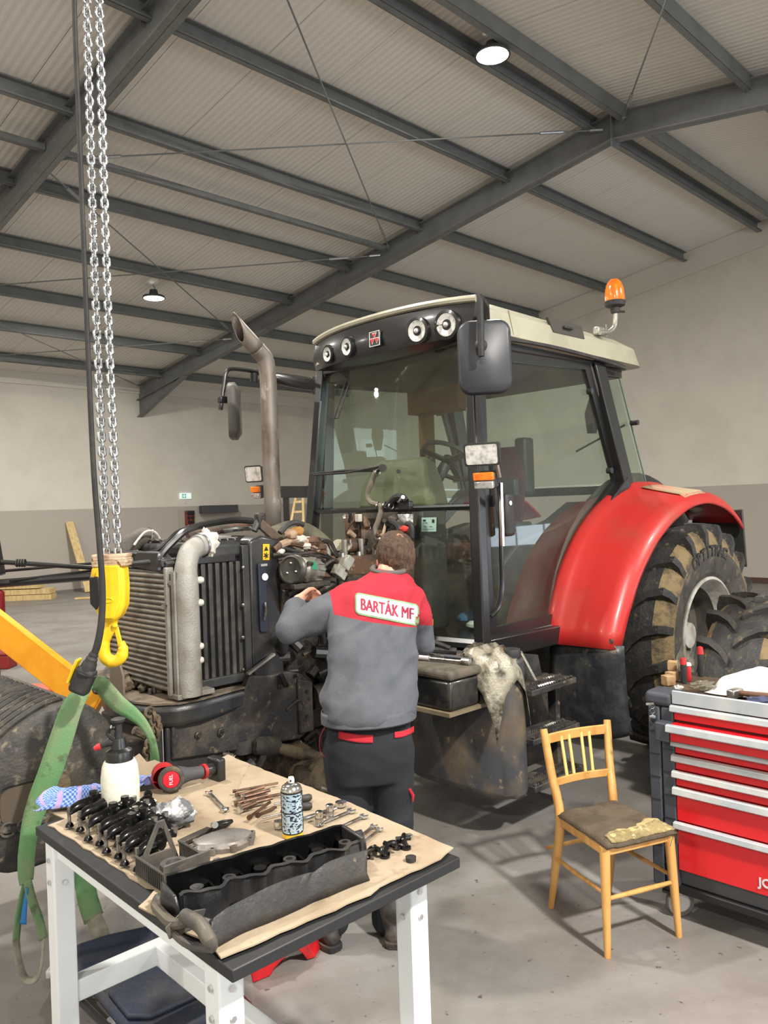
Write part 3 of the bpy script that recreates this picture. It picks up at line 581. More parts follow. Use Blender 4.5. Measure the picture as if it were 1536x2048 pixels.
obj('beacon_screw', MB().cyl(bp_+V((.02, -.02, -.04)), bp_+V((.06, -.04, -.04)), .009, n=8), RUB, bs_)
ex = MB(); pts = [TP(546, 1075, 1.15), TP(545, 1000, 1.15), TP(541, 900, 1.15), TP(538, 800, 1.15), TP(535, 745, 1.15), TP(530, 718, 1.15), TP(521, 706, 1.15), TP(513, 697, 1.15)]
ex.tube(pts[:1]+cr(pts[1:], 3), .052, 18, cap=False)
EXM = mat('exhaust_steel', (132, 124, 116), .5, .45, c2=(92, 78, 68), ns=5, lo=.45, hi=.65, c3=(176, 172, 166), n3=14, l3=.6, h3=.7, stretch=(1, 1, .4))
exo = part('exhaust_stack', ex, EXM, solid=.004)
d = (pts[-1]-pts[-2]).normalized(); e0 = pts[-1]; u_ = V((0, 1, 0)); w2 = d.cross(u_)
rings = []
for k in range(5):
    t = k/4; rings.append([e0+d*(t*(.10 if cos(a) > 0 else .10)+t*.08*(1-cos(a)))+(u_*sin(a)+w2*cos(a))*.052*(1-.1*t) for a in [2*pi*j/18 for j in range(18)]])
obj('cut_tip', MB().ring(rings, cap=False), EXM, exo, solid=.004)
# ---- fender, mudguard, steps, tank
TH = [-.35, .08, .35, .68, 1.0, 1.25, 1.57, 1.9, 2.25, 2.62]
RI = [1.40, 1.295, 1.25, 1.20, 1.155, 1.14, 1.14, 1.16, 1.18, 1.2]
RO = [1.30, 1.215, 1.12, 1.05, 1.01, 1.0, 1.02, 1.06, 1.12, 1.14]
WC = V((1.92, 0, .83))
def itp(xs, ys, x):
    for i in range(len(xs)-1):
        if x <= xs[i+1]: t = (x-xs[i])/(xs[i+1]-xs[i]); t = max(0, t); return ys[i]*(1-t)+ys[i+1]*t
    return ys[-1]
def fend(th, s, dr=0):
    ri, ro = itp(TH, RI, th), itp(TH, RO, th)
    prof = [(0.0, ri+.0), (-.05, ri-.005), (-.12, ri-.02-(ri-ro)*.2), (-.30, ro+(ri-ro)*.35), (-.42, ro+.02), (-.46, ro-.03), (-.465, ro-.06)]
    x = s*6; i = min(int(x), 5); t = x-i; b = prof[i][0]*(1-t)+prof[i+1][0]*t; r = prof[i][1]*(1-t)+prof[i+1][1]*t
    k = 1.0
    return WC+V((-cos(th)*(r+dr), b*k, sin(th)*(r+dr)))
fe = part('rear_fender', MB().grid(lambda i, j: fend(.08+i*(2.36-.08), j), 26, 12), RED, solid=.02, smooth=50)
part('rear_fender', MB().grid(lambda i, j: (lambda p: V((p.x, 2*BC-p.y, p.z)))(fend(.08+i*(2.3-.08), j)), 20, 8), RED, solid=.02, smooth=50)
DUSTP = mat('fender_pad', (168, 148, 120), .8, c2=(190, 120, 96), ns=5)
obj('fender_pad', MB().grid(lambda i, j: fend(1.42+i*.32, .32+j*.42, .018), 4, 4), DUSTP, fe, solid=.006)
for th, s in ((.12, .18), (.12, .72)):
    p = fend(th, s, .008); n = V((-1, 0, .1)); obj('fender_bolt', MB().cyl(p, p+n*.012, .016, n=10), STL, fe)
obj('inner_wall', MB().grid(lambda i, j: WC+V((-cos(.1+i*2.3)*(1.22-j*.95), .035, sin(.1+i*2.3)*(1.22-j*.95))), 18, 2), BLP, fe, solid=.01)
mud = part('mudguard', MB().grid(lambda i, j: V((.70+.03*i+.05*(i**3)+max(0, j-.8)*.25, .0-.50*j+.06*i*(1-j), .95-i*.62+max(0, i-.8)*(j-.5)**2*1.2)), 10, 10), FLAP, solid=.012, smooth=50)
obj('flap', MB().prism([(-.22, -.26), (.2, -.22), (.24, 0), (.2, .18), (-.2, .2)], fend(2.36, .5)+V((.02, .06, -.1)), (0, 1, 0), (0, 0, 1), (.02, 0, 0)), BLP, fe, bevel=.008)
obj('under_lamp', MB().ell(fend(1.95, .45)+V((0, 0, -.10)), (.10, .05, .04)), mat('lamp_dirty', (96, 82, 66), .6), fe)
# steps
for z, a1 in ((.82, .34), (.55, .36), (.29, .40)):
    st = part('step', MB().bx(-.10, a1, -.42, -.24, z-.035, z), DIRT, bevel=.006)
    for b in (-.405, -.325):
        mb = MB(); k = 0; a = -.08
        while a < a1-.03: mb.box((a, b, z+.006), (.010, .016, .014), Matrix.Rotation(pi/4, 3, 'Y')); a += .0215
        o = obj('step_teeth', mb, STL, st); o['kind'] = 'stuff'
part('step_hanger', MB().bx(-.06, .0, -.28, -.22, .2, 1.0), DIRT, bevel=.005); part('step_hanger', MB().bx(.30, .34, -.30, -.24, .25, .8), DIRT, bevel=.005)
part('step_strut', MB().beam((.06, -.2, .98), (.10, -.28, .80), .075, .02, up=(1, 0, 0)), ALU, bevel=.004); part('step_plate', MB().prism([(0, 0), (.22, 0), (.18, .13), (.03, .16)], (.12, -.18, .80), (1, 0, 0), (0, 0, 1), (0, .02, 0)), BLP)
part('chassis_plate', MB().bx(.02, .5, -.12, -.08, .25, .78), DIRT, bevel=.01)
for a, z in ((.08, .72), (.08, .6), (.08, .45)): part('plate_bolt', MB().cyl((a, -.12, z), (a, -.14, z), .014, n=6), STL)
# tank: front faces the engine, round outer corner
def tankring(z, g=0):
    lift = 0
    c = [(-.34+g, .30), (-.35+g, .1), (-.35+g, -.1), (-.34+g, -.27), (-.31+g, -.345), (-.25+g*.5, -.395), (-.17, -.40), (-.10, -.37), (-.06, -.30), (-.06, .30)]
    return [V((a, b, z)) for a, b in c]
tk = part('fuel_tank', MB().ring([tankring(.25, .05), tankring(.28, .01), tankring(.6, 0), tankring(.9, .01), tankring(.98, .03), tankring(1.0, .08)]), TANK, bevel=.02, seg=3)
obj('filler_neck', MB().lathe([(.05, 0), (.055, .03), (.05, .05), (.02, .055)], (-.16, -.33, 1.0), n=18, cap=True), BLP, tk)
bxm = part('tool_box', MB().bx(-.64, -.40, -.30, .14, .79, .95), mat('box_black', (26, 27, 29), .3, c2=(60, 56, 50), ns=6, coat=.3), bevel=.02)
obj('box_lid', MB().bx(-.65, -.39, -.315, .15, .95, 1.0), mat('lid_dusty', (96, 88, 76), .8, c2=(62, 58, 52), ns=7, bump=.3), bxm, bevel=.02, seg=3)
obj('box_shelf', MB().bx(-.66, -.36, -.31, .16, .77, .79), mat('shelf_rusty', (116, 104, 82), .7), bxm); obj('latch', MB().box((-.652, .0, .93), (.012, .05, .08)), BLP, bxm, bevel=.004)
# ---- rear wheels
def tyre(name, R0, rim, b0, b1, par, C, lugs=20, hgt=.045, axis=V((0, 1, 0)), ux=V((1, 0, 0)), letter=True, outer=-1):
    # outer side towards -axis; profile as (radius, position along axis)
    ax = axis; w2 = b1-b0; uz = ax.cross(ux)
    P = [(rim-.01, .06), (rim+.015, .02), (rim+.05, .0), (rim+(R0-rim)*.45, -.03), (R0-.19, -.028), (R0-.14, -.015), (R0-.075, .02), (R0-.045, .06), (R0-.03, w2*.3), (R0-.025, w2*.5)]
    full = [(r, b0+x) for r, x in P]+[(r, b1-x) for r, x in reversed(P[:-1])]
    mb = MB(); n = 48
    def rg(r, h): return [C+ax*h+(ux*cos(2*pi*k/n)+uz*sin(2*pi*k/n))*r for k in range(n)]
    for i in range(len(full)-1):
        r = (full[i][0]+full[i+1][0])/2; mb.mi(1 if (R0-.20 < r < R0-.05) else (2 if r < R0-.17 else 0)); mb.ring([rg(*full[i]), rg(*full[i+1])], cap=False)
    t = obj(name, mb, [TREAD, SOIL, RUBD], par, smooth=40)
    for side in (0, 1):
        lm = MB(); base = None; L0 = []
        for k, (u, sh) in enumerate(((.03, .0), (.30, .10), (.62, .17), (1.0, .20), (1.10, .20))):
            bpos = (b0+b1)/2+(-1 if side == 0 else 1)*w2/2*u; rr = R0-(.0 if u < .8 else (.008 if u < 1.05 else .07)); hw = .038-.006*u
            rb = R0-hgt-.02-(.05 if u > .9 else 0)-(.08 if u > 1.05 else 0); ring = []
            for r_, a_ in ((rb, sh-hw*1.35), (rr, sh-hw), (rr, sh+hw), (rb, sh+hw*1.35)): ring.append(ax*bpos+(ux*cos(a_)+uz*sin(a_))*r_)
            L0.append(ring)
        lm.ring(L0); me = mesh(lm, 'tread_lug', TREAD, 35)
        for k in range(lugs):
            o = bpy.data.objects.new('tread_lug', me); COL.objects.link(o); o.parent = t
            a = 2*pi*(k+(.5 if side else 0))/lugs; o.rotation_mode = 'QUATERNION'; o.rotation_quaternion = Matrix.Rotation(a, 3, ax).to_quaternion(); o.location = C
    mb = MB(); D = [(rim+.012, b0+.05), (rim+.02, b0+.005), (rim, b0-.002), (rim-.012, b0+.02), (rim-.03, b0+.06), (rim-.06, b0+.12), (rim-.06, b0+w2*.55), (rim-.10, b0+w2*.6), (rim*.55, b0+w2*.48), (rim*.5, b0+w2*.5), (rim*.3, b0+w2*.5), (.001, b0+w2*.52)]
    for i in range(len(D)-1): mb.mi(1 if i >= 5 else 0); mb.ring([rg(*D[i]), rg(*D[i+1])], cap=False)
    mb2 = mb; obj('rim', mb2, [RIM, mat('rim_inner_shade', (74, 72, 68), .6, c2=(104, 98, 88), ns=6)], t, smooth=40)  # deep inner rim faces get a darker grey, shade put into the colour
    for k in range(8):
        a = 2*pi*k/8; c = C+ax*(b0+w2*.5)+(ux*cos(a)+uz*sin(a))*rim*.42; obj('wheel_nut', MB().cyl(c, c-ax*.035, .018, n=6), STL, t)
    obj('hub_cap', MB().cyl(C+ax*(b0+w2*.5), C+ax*(b0+w2*.5-.09), rim*.25, rim*.22, n=20), RIM, t)
    if letter:
        for k, ch in enumerate('OPTITRAC'):
            a = radians(28-k*6.6); pos = C+ax*(b0-.026)+(ux*sin(-a)+uz*0)*0
            ang = pi/2+a; pos = C+ax*(b0-.028)+(ux*cos(ang)+V((0, 0, 1))*sin(ang))*(rim+(R0-rim)*.5)
            X = ux*sin(ang)-V((0, 0, 1))*cos(ang); Z = ux*cos(ang)+V((0, 0, 1))*sin(ang); Mx = Matrix((X, Z, X.cross(Z))).transposed().to_4x4(); Mx.translation = pos
            text('sidewall_letter', ch, .105, Mx, RUB, t, .006, .004)
    return t
tyre('rear_wheel', .83, .42, -.50, .0, tr, V((1.99, 0, .83)), letter=True)
tyre('rear_wheel', .83, .42, 2*BC, 2*BC+.5, tr, V((1.99, 0, .83)), letter=False)
part('rear_axle', MB().cyl((1.97, -.25, .83), (1.97, 2*BC+.25, .83), .11, n=16), DIRT)
part('transmission', MB().bx(.2, 1.9, .5, .95, .5, 1.0), DIRT, bevel=.03)
# ------------------------------------------------------------ tractor: cooler pack, engine, front
INT = mat('intercooler_alu', (150, 146, 138), .4, .7, c2=(112, 106, 98), ns=7, bump=.1)
SILV = mat('cast_silver_paint', (158, 156, 150), .55, .3, c2=(128, 120, 108), ns=4, bump=.35, bs=120)
HOSE = mat('hose_grey', (92, 86, 80), .7, c2=(68, 62, 56), ns=8)
RAGW = mat('rag_white', (218, 214, 206), .9, c2=(176, 166, 150), ns=14)
t_ = part('intercooler', MB().bx(-1.79, -1.70, .44, 1.12, 1.00, 1.58), mat('fin_dark', (126, 122, 114), .5, .5), bevel=.004)
for k in range(22): z = 1.02+k*.0257; obj('cooler_tube', MB().cyl((-1.795, .45, z), (-1.795, 1.11, z), .0105, n=8), INT, t_)
obj('cooler_edge', MB().bx(-1.81, -1.77, .425, .45, .99, 1.60), SILV, t_, bevel=.003)
tkp = part('side_tank', MB().tube(cr([(-1.725, .395, .985), (-1.725, .395, 1.15), (-1.725, .395, 1.35), (-1.725, .395, 1.53), (-1.715, .40, 1.60), (-1.68, .42, 1.665), (-1.61, .45, 1.69)], 4), [.062]*13+[.058, .056, .054, .053]+[.052]*8, 16), SILV)
obj('tank_foot', MB().bx(-1.80, -1.60, .37, .46, .975, 1.0), SILV, tkp, bevel=.004); obj('seam', MB().bx(-1.795, -1.785, .38, .41, 1.0, 1.58), SILV, tkp)
for py in (1160, 1205, 1292, 1320):
    p = TP(402, py, .36); obj('end_cap', MB().lathe([(.016, -.02), (.018, 0), (.012, .012), (.001, .014)], p, (.9, -.3, 0), 12), mat('cap_white', (196, 192, 182), .5), tkp)
for px, py in ((344, 1165), (330, 1212), (238, 1262)): obj('bolt', MB().cyl(TP(px, py, .43), TP(px, py, .43)+V((-.02, -.02, 0)), .012, n=8), STL, tkp)
rg = MB().tube([(-1.63, .445, 1.69), (-1.585, .46, 1.695)], .056, 16); rgo = part('hose_collar', rg, mat('collar_grey', (150, 150, 148), .6)); obj('collar_band', MB().torus((-1.60, .455, 1.693), .058, .006, (.9, .3, .1), 18, 6), STL, rgo)
mb = MB()
def crumple(mb, c, r, seed, n=18, m=12, amp=.35, flat=.6, R=None):
    rings = []
    for i in range(m+1):
        t = pi*i/m; ring = []
        for k in range(n):
            p = V((sin(t)*cos(2*pi*k/n), sin(t)*sin(2*pi*k/n), -cos(t))); d = 1+amp*noise.noise(p*2.2+V((seed, seed*2, 0)))*1.4+amp*.6*noise.noise(p*5+V((seed, 0, 3)))+amp*.35*abs(noise.noise(p*9+V((0, seed, 3))))
            q = V((p.x*r[0], p.y*r[1], p.z*r[2]))*d; ring.append(V(c)+((R @ q) if R else q))
        rings.append(ring)
    return mb.ring(rings)
part('plug_rag', crumple(MB(), (-1.55, .47, 1.70), (.05, .05, .06), 3), RAGW)
# bracket over the intercooler
mb = MB(); mb.prism([(0, 0), (.36, .0), (.42, -.05), (.40, -.10), (0, -.06)], (-1.80, 1.06, 1.67), (0, -1.5, 0), (0, 0, 1), (.05, 0, 0)); o = part('upper_bracket', mb, BLP, bevel=.006)
for y in (.80, .93): obj('bracket_slot', MB().box((-1.803, y, 1.63), (.006, .07, .025)), INT, o, bevel=.003)
part('top_rail', MB().bx(-1.82, -1.40, .45, .48, 1.60, 1.64), BLK, bevel=.005)
# radiator and its vertical ribs, shroud with labels
rad = part('radiator', MB().bx(-1.66, -1.37, .47, 1.08, .99, 1.66), BLK, bevel=.006)
RADM = mat('radiator_side', (50, 50, 50), .5, c2=(78, 74, 68), ns=10, c3=(150, 146, 138), n3=60, l3=.68, h3=.74)
for k in range(7): a = -1.645+k*.041; obj('rib', MB().bx(a, a+.024, .452, .472, 1.02, 1.60), RADM, rad, bevel=.004)
obj('radiator_top', MB().bx(-1.66, -1.36, .45, 1.08, 1.62, 1.70), BLP, rad, bevel=.02); obj('base_rail', MB().bx(-1.66, -1.33, .44, .48, .985, 1.03), BLP, rad, bevel=.005)
for k in range(6):
    obj('mesh_wire', MB().cyl((-1.62+k*.045, .46, 1.715), (-1.62+k*.045, .95, 1.715), .005, n=5), STL, rad)
for k in range(9): obj('mesh_wire', MB().cyl((-1.63, .48+k*.055, 1.72), (-1.37, .48+k*.055, 1.72), .005, n=5), STL, rad)
part('post', MB().bx(-1.375, -1.335, .43, .47, .99, 1.68), BLP, bevel=.004)
for py in (1135, 1210, 1275, 1340): p = TP(486, py, .428); part('post_bolt', MB().ell(p, (.01, .008, .01), 8, 5), STL)
sh = part('fan_shroud', MB().prism([(-1.335, .98), (-1.33, 1.70), (-1.25, 1.725), (-1.14, 1.70), (-1.13, .93)], (0, .43, 0), (1, 0, 0), (0, 0, 1), (0, .62, 0)), mat('shroud_black', (34, 35, 37), .3, c2=(52, 50, 48), ns=8, coat=.3), bevel=.015, seg=3)
def sq(name, x0, y0, x1, y1, b, m, par, dd=.004):
    P = [TP(x0, y1, b), TP(x1, y1, b), TP(x1, y0, b), TP(x0, y0, b)]; return obj(name, MB().add(P+[p+V((0, dd, 0)) for p in P], [(0, 1, 2, 3), (4, 7, 6, 5), (0, 4, 5, 1), (1, 5, 6, 2), (2, 6, 7, 3), (3, 7, 4, 0)]), m, par, smooth=0)
sq('warning_label', 526, 1088, 539, 1120, .424, YEL, sh); 
obj('label_triangle', MB().add([TP(528, 1102, .422), TP(537, 1101, .422), TP(532.5, 1092, .422)], [(0, 1, 2)]), INK, sh, smooth=0)
for a in (.3, 1.35, 2.4): c = TP(532.5, 1111, .421); obj('fan_symbol', MB().beam(c+V((cos(a)*.016, 0, sin(a)*.016)), c-V((cos(a)*.016, 0, sin(a)*.016)), .001, .005, up=(0, 0, 1)), INK, sh)
sl = obj('handle_slot', MB().prism(rrect(.05, .36, .012, 3), TP(527, 1195, .415), (1, 0, 0), (0, 0, 1), (0, .015, 0)), mat('slot_navy', (36, 42, 58), .35), sh, bevel=.003)
obj('slot_tag', MB().box(TP(528, 1130, .412), (.04, .004, .012)), mat('tag_grey', (150, 150, 150), .5), sh); obj('oval_shine', MB().lathe([(.001, .006), (.018, .004), (.02, 0)], TP(530, 1154, .41), (0, -1, 0), 16).xf(Matrix.Diagonal((1, 1, 1, 1))), mat('shine_white', (225, 225, 228), .3), sh)  # white oval disc painted as a shine in the slot
obj('lever', MB().tube([TP(530, 1205, .41), TP(532, 1222, .40), TP(528, 1240, .41)], .007, 6), STL, sh)
part('strut_flat', MB().beam(TP(495, 1348, .40), TP(548, 1308, .42), .02, .012), ALU)
# pipes over the cooler
def hose(name, pts, r, m, n=8, k=4, **kw): return part(name, MB().tube(cr(pts, k), r, n), m, **kw)
hose('black_pipe', [TP(318, 1140, .5), TP(322, 1112, .5), TP(345, 1085, .5), TP(375, 1060, .5), TP(420, 1047, .55), TP(470, 1040, .6), TP(505, 1042, .6)], .018, BLK)
hose('black_pipe', [TP(255, 1105, .8), TP(290, 1108, .7), TP(318, 1100, .65), TP(352, 1068, .6), TP(380, 1055, .6)], .014, BLK)
hose('black_pipe', [TP(262, 1128, .7), TP(300, 1124, .6), TP(340, 1128, .55)], .012, BLP)
hose('brown_hose', [TP(375, 1072, .75), TP(430, 1062, .75), TP(475, 1055, .75), TP(515, 1052, .75)], .02, RUSTY)
hose('rubber_bend', [TP(238, 1140, 1.0), TP(246, 1112, 1.0), TP(262, 1088, 1.0), TP(285, 1076, 1.0), TP(300, 1078, 1.0), TP(305, 1095, 1.0)], .055, HOSE, 12)
part('bend_clamp', MB().torus(TP(292, 1078, 1.0), .06, .008, (.9, .1, -.3), 18, 6), STL)
hose('white_cable', [TP(268, 1090, .9), TP(290, 1064, .9), TP(310, 1064, .9), TP(322, 1082, .9), TP(326, 1095, .9)], .006, RAGW, 6)
part('filter_can', MB().cyl(TP(262, 1118, .85), TP(292, 1120, .85), .045, n=16), mat('can_white', (190, 184, 172), .5)); part('can_band', MB().torus(TP(275, 1119, .85), .047, .006, (.9, -.3, 0), 16, 5), STL)
part('fan_cowl', MB().torus(TP(262, 1205, 1.12), .13, .03, (-1, 0, 0), 24, 8), BLP)
part('latch_post', MB().tube([TP(508, 1062, .62), TP(514, 1048, .62), TP(522, 1034, .62)], .02, 8), BLP)
part('latch_block', MB().box(TP(520, 1042, .62), (.05, .05, .09)), CAST, bevel=.01)
part('hood_strut', MB().beam(TP(518, 1045, .62), TP(590, 1110, .55), .05, .05), mat('strut_brown', (96, 78, 64), .6, c2=(60, 52, 46), ns=8), bevel=.006)
hose('silver_fitting', [TP(445, 1063, .7), TP(470, 1058, .7), TP(500, 1057, .7)], .014, CHR)
# ---- engine
eng = part('engine_block', MB().prism([(-1.12, .62), (-.2, .62), (-.2, 1.42), (-.5, 1.46), (-1.10, 1.46)], (0, .50, 0), (1, 0, 0), (0, 0, 1), (0, .46, 0)), CAST, bevel=.02)
obj('cylinder_head', MB().bx(-1.08, -.28, .54, .92, 1.44, 1.56), RUSTY, eng, bevel=.015)
for k in range(6):
    a = -1.02+k*.135; obj('injector', MB().cyl((a, .66, 1.55), (a, .66, 1.66), .018, n=8), ALU, eng); obj('head_port', MB().cyl((a, .50, 1.40), (a, .56, 1.40), .032, n=10), RUSTY, eng); obj('head_bolt', MB().cyl((a+.06, .60, 1.56), (a+.06, .60, 1.585), .013, n=6), STL, eng)
part('intake_manifold', MB().tube(cr([TP(545, 1072, .9), TP(585, 1058, .9), TP(620, 1068, .9), TP(650, 1092, .85), TP(665, 1110, .8)], 4), .055, 12), mat('manifold_olive', (104, 102, 84), .6, c2=(80, 76, 62), ns=6))
for pts, r, m in (([(548, 1100), (575, 1085), (620, 1095), (650, 1105)], .018, RUSTY), ([(545, 1110), (600, 1108), (640, 1104), (662, 1118)], .012, CAST), ([(560, 1066), (572, 1052), (590, 1045), (606, 1050)], .016, RUB), ([(560, 1090), (590, 1080), (612, 1083), (636, 1100)], .02, mat('clay_hose', (168, 142, 118), .7, c2=(120, 96, 76), ns=9)),
                  ([(548, 1098), (565, 1096), (590, 1103), (628, 1112), (655, 1128), (668, 1140)], .011, RUB), ([(600, 1074), (640, 1078), (655, 1085), (662, 1098), (672, 1112)], .009, STL), ([(556, 1120), (590, 1112), (640, 1112), (660, 1118)], .009, CAST), ([(645, 1082), (660, 1085), (668, 1100), (676, 1114)], .014, CAST)):
    hose('engine_hose', [TP(x, y, .42) for x, y in pts], r, m)
for px, py, r, m in ((582, 1068, .032, _M['clay_hose']), (600, 1078, .03, RAGW), (594, 1062, .03, mat('ochre_cap', (168, 124, 66), .7)), (560, 1102, .02, RAGW), (612, 1092, .025, RAGW), (640, 1094, .03, RUSTY), (625, 1083, .035, RUSTY)):
    part('engine_lump', crumple(MB(), TP(px, py, .42), (r*1.4, r, r*.8), px, 12, 8, .3), m)
# compressor with pulley
cc = TP(584, 1139, .33); ax = V((-.94, -.30, .12)).normalized()
cp = part('compressor', MB().lathe([(.001, -.20), (.05, -.20), (.066, -.19), (.07, -.12), (.07, -.04), (.06, -.03), (.05, -.02)], cc-ax*.03, ax, 28), ALU, smooth=40)
obj('pulley', MB().lathe([(.03, -.03), (.072, -.03), (.078, -.024), (.070, -.018), (.078, -.010), (.070, -.002), (.078, .006), (.074, .014), (.066, .016), (.062, .006), (.02, .004), (.001, .004)], cc, ax, 32), mat('pulley_grey', (86, 84, 78), .4, .5, c2=(60, 58, 54), ns=12), cp)
uu_ = ax.orthogonal().normalized(); vv_ = ax.cross(uu_)
for k in range(3): a = k*2*pi/3+.4; obj('pulley_rivet', MB().ell(cc+ax*.006+(uu_*cos(a)+vv_*sin(a))*.032, (.008, .008, .008), 8, 5), STL, cp)
for k in range(14):
    a = 2*pi*k/14; c0 = cc-ax*.15+(uu_*cos(a)+vv_*sin(a))*.069; obj('cooling_rib', MB().beam(c0, c0-ax*.06, .008, .012, up=(uu_*cos(a)+vv_*sin(a))), ALU, cp)
for k in range(5):
    a = 2*pi*k/5; c0 = cc-ax*.045+(uu_*cos(a)+vv_*sin(a))*.076; obj('body_bolt', MB().cyl(c0, c0-ax*.04, .011, n=8), STL, cp)
g0 = cc-ax*.12
mb = MB(); mb.ring([[g0-ax*d_+(uu_*cos(a)+vv_*sin(a))*.0715 for a in [math.atan2((V((.3, -1, .45)).normalized()).dot(vv_), (V((.3, -1, .45)).normalized()).dot(uu_))+x for x in (-.35, -.12, .12, .35)]] for d_ in (-.035, .015)], closed=False, cap=False)
obj('green_label', mb, mat('label_green', (40, 130, 96), .5), cp)
part('compressor_bracket', MB().beam(cc+V((-.02, .02, -.09)), cc+V((.24, .04, -.09)), .12, .03), CAST, bevel=.005); part('compressor_bracket', MB().beam(cc+V((0, .06, -.1)), cc+V((.02, .12, -.25)), .05, .05), CAST, bevel=.005)
for x, y, s in ((676, 1142, .05), (690, 1128, .05), (696, 1122, .045), (683, 1150, .04)):
    part('connector', MB().box(TP(x, y, .33), (s*1.1, s, s*1.2), Matrix.Rotation(.6, 3, 'Y')), mat('connector_grey', (150, 150, 142), .5, c2=(110, 104, 92), ns=12), bevel=.004)
# dark opening in front of the firewall
fwp = part('firewall', MB().grid(lambda i, j: ws(-.35+.74*i, 1.02+j*.80)+V((.05, 0, 0)), 6, 2), mat('firewall_brown', (40, 32, 26), .7, c2=(98, 78, 60), ns=7, bump=.4), solid=.01)
fw = lambda x, y, a=-.22: TF(x, y, a)
jar = obj('brown_reservoir', MB().lathe([(.02, .10), (.045, .09), (.052, .07), (.052, -.07), (.045, -.085)], fw(706, 1058), n=18, cap=True), RUSTY, fwp)
obj('reservoir_cap', MB().cyl(fw(690, 1037), fw(722, 1037), .018, n=10), ALU, fwp); obj('reservoir_cap', MB().box(fw(717, 1036, -.25), (.03, .04, .05)), RAGW, fwp, bevel=.004)
hose('bare_pipe', [fw(720, 1036), fw(732, 1037), fw(738, 1046), fw(740, 1058)], .009, CHR)
hose('pressure_hose', [fw(788, 1075, -.26), fw(775, 1066, -.26), fw(774, 1050, -.28), fw(785, 1045, -.3), fw(796, 1052, -.3), fw(800, 1064, -.3)], .02, RUB)
hose('pressure_hose', [fw(810, 1062, -.26), fw(812, 1050, -.28), fw(820, 1048, -.28), fw(824, 1058, -.28), fw(824, 1075, -.28)], .017, RUB)
part('red_cap', crumple(MB(), fw(808, 1058, -.3), (.02, .03, .02), 5, 10, 6), mat('cap_red', (180, 50, 44), .5))
part('heat_sheet', MB().add([fw(795, 1028), fw(826, 1028), fw(826, 1068), fw(806, 1070)], [(0, 1, 2, 3)]), mat('mesh_alu', (170, 170, 168), .4, .5, c2=(110, 110, 110), ns=60), solid=.004)
sv = part('brake_unit', MB().cyl(fw(690, 1092, -.4), fw(725, 1090, -.3), .045, n=16), RUSTY)
for x, y in ((676, 1090), (690, 1091)): obj('unit_cap', MB().cyl(fw(x, y, -.46), fw(x+3, y, -.43), .036, n=16), mat('cap_cream', (186, 180, 160), .5), sv)
for x, y in ((680, 1104), (693, 1103), (694, 1112), (686, 1080), (698, 1079), (700, 1079)): obj('unit_fitting', MB().cyl(fw(x, y, -.45), fw(x, y+7, -.45), .012, n=8), CHR, sv)
random.seed(11)
for k in range(46):
    x = random.uniform(690, 800); y = random.uniform(1034, 1150); r = random.uniform(.008, .02); p = fw(x, y, random.uniform(-.34, -.2)); q = p+V((random.uniform(-.06, .06), random.uniform(-.09, .09), random.uniform(-.07, .07)))
    m = random.choice((RUSTY, CAST, RUSTY, STL, RUSTY, RUB, _M['clay_hose']))
    if k % 3 == 0: part('engine_fitting', MB().cyl(p, q, r, n=10), m)
    elif k % 3 == 1: part('engine_hose', MB().tube(cr([p, (p+q)/2+nrm(p, 9, .08), q], 5), r*.5, 7), m)
    else: part('engine_bracket', crumple(MB(), p, (.018+r*.5, .022+r*.5, .026), k, 12, 8, .35), m)
for k in range(70):
    x = random.uniform(548, 700); y = random.uniform(1120, 1480); b = random.uniform(.36, .5); r = random.uniform(.012, .034); p = TP(x, y, b)
    if p.z < .62 or p.a if False else False: continue
    q = p+V((random.uniform(-.1, .1), random.uniform(-.04, .05), random.uniform(-.1, .1))); m = random.choice((CAST, BLP, BLK, RUB, CAST, RUB, BLK))
    if k % 3 == 0: part('engine_fitting', MB().cyl(p, q, r*1.2, n=10), m)
    elif k % 3 == 1: part('engine_hose', MB().tube(cr([p, (p+q)/2+nrm(p, 9, .1), q], 5), r*.5, 7), m)
    else: part('engine_pipe', MB().tube(cr([p, p+V((.09, -.01, .03)), p+V((.12, 0, random.uniform(-.16, .1)))], 5), r*.6, 8), m)
part('oil_cooler', MB().cyl((-.75, .42, 1.05), (-.55, .42, 1.05), .08, n=16), RUSTY); part('starter', MB().cyl((-.95, .44, .82), (-.6, .44, .82), .065, n=16), CAST)
part('fan_belt', MB().torus((-1.16, .62, 1.22), .14, .012, (1, 0, 0), 28, 6, 1.2), RUB)
for y, z, r in ((.62, 1.05, .09), (.58, 1.38, .06)): part('belt_pulley', MB().cyl((-1.15, y, z), (-1.19, y, z), r, n=24), CAST)
part('oil_sump', MB().bx(-1.0, -.2, .52, .92, .42, .62), CAST, bevel=.03)
part('hydraulic_pipe', MB().tube(cr([(-.62, .30, 1.02), (-.50, .10, 1.06), (-.42, .0, 1.05), (-.35, -.1, 1.04)], 4), .02, 8), RUB); part('hydraulic_pipe', MB().tube(cr([(-.66, .34, 1.20), (-.52, .12, 1.12), (-.44, .02, 1.10), (-.38, -.08, 1.06)], 4), .013, 8), RUB)
# cab front plate under the screen + grey box at its corner
part('under_cab_plate', MB().bx(-.16, -.05, -.08, .35, .84, 1.0), DIRT, bevel=.008)
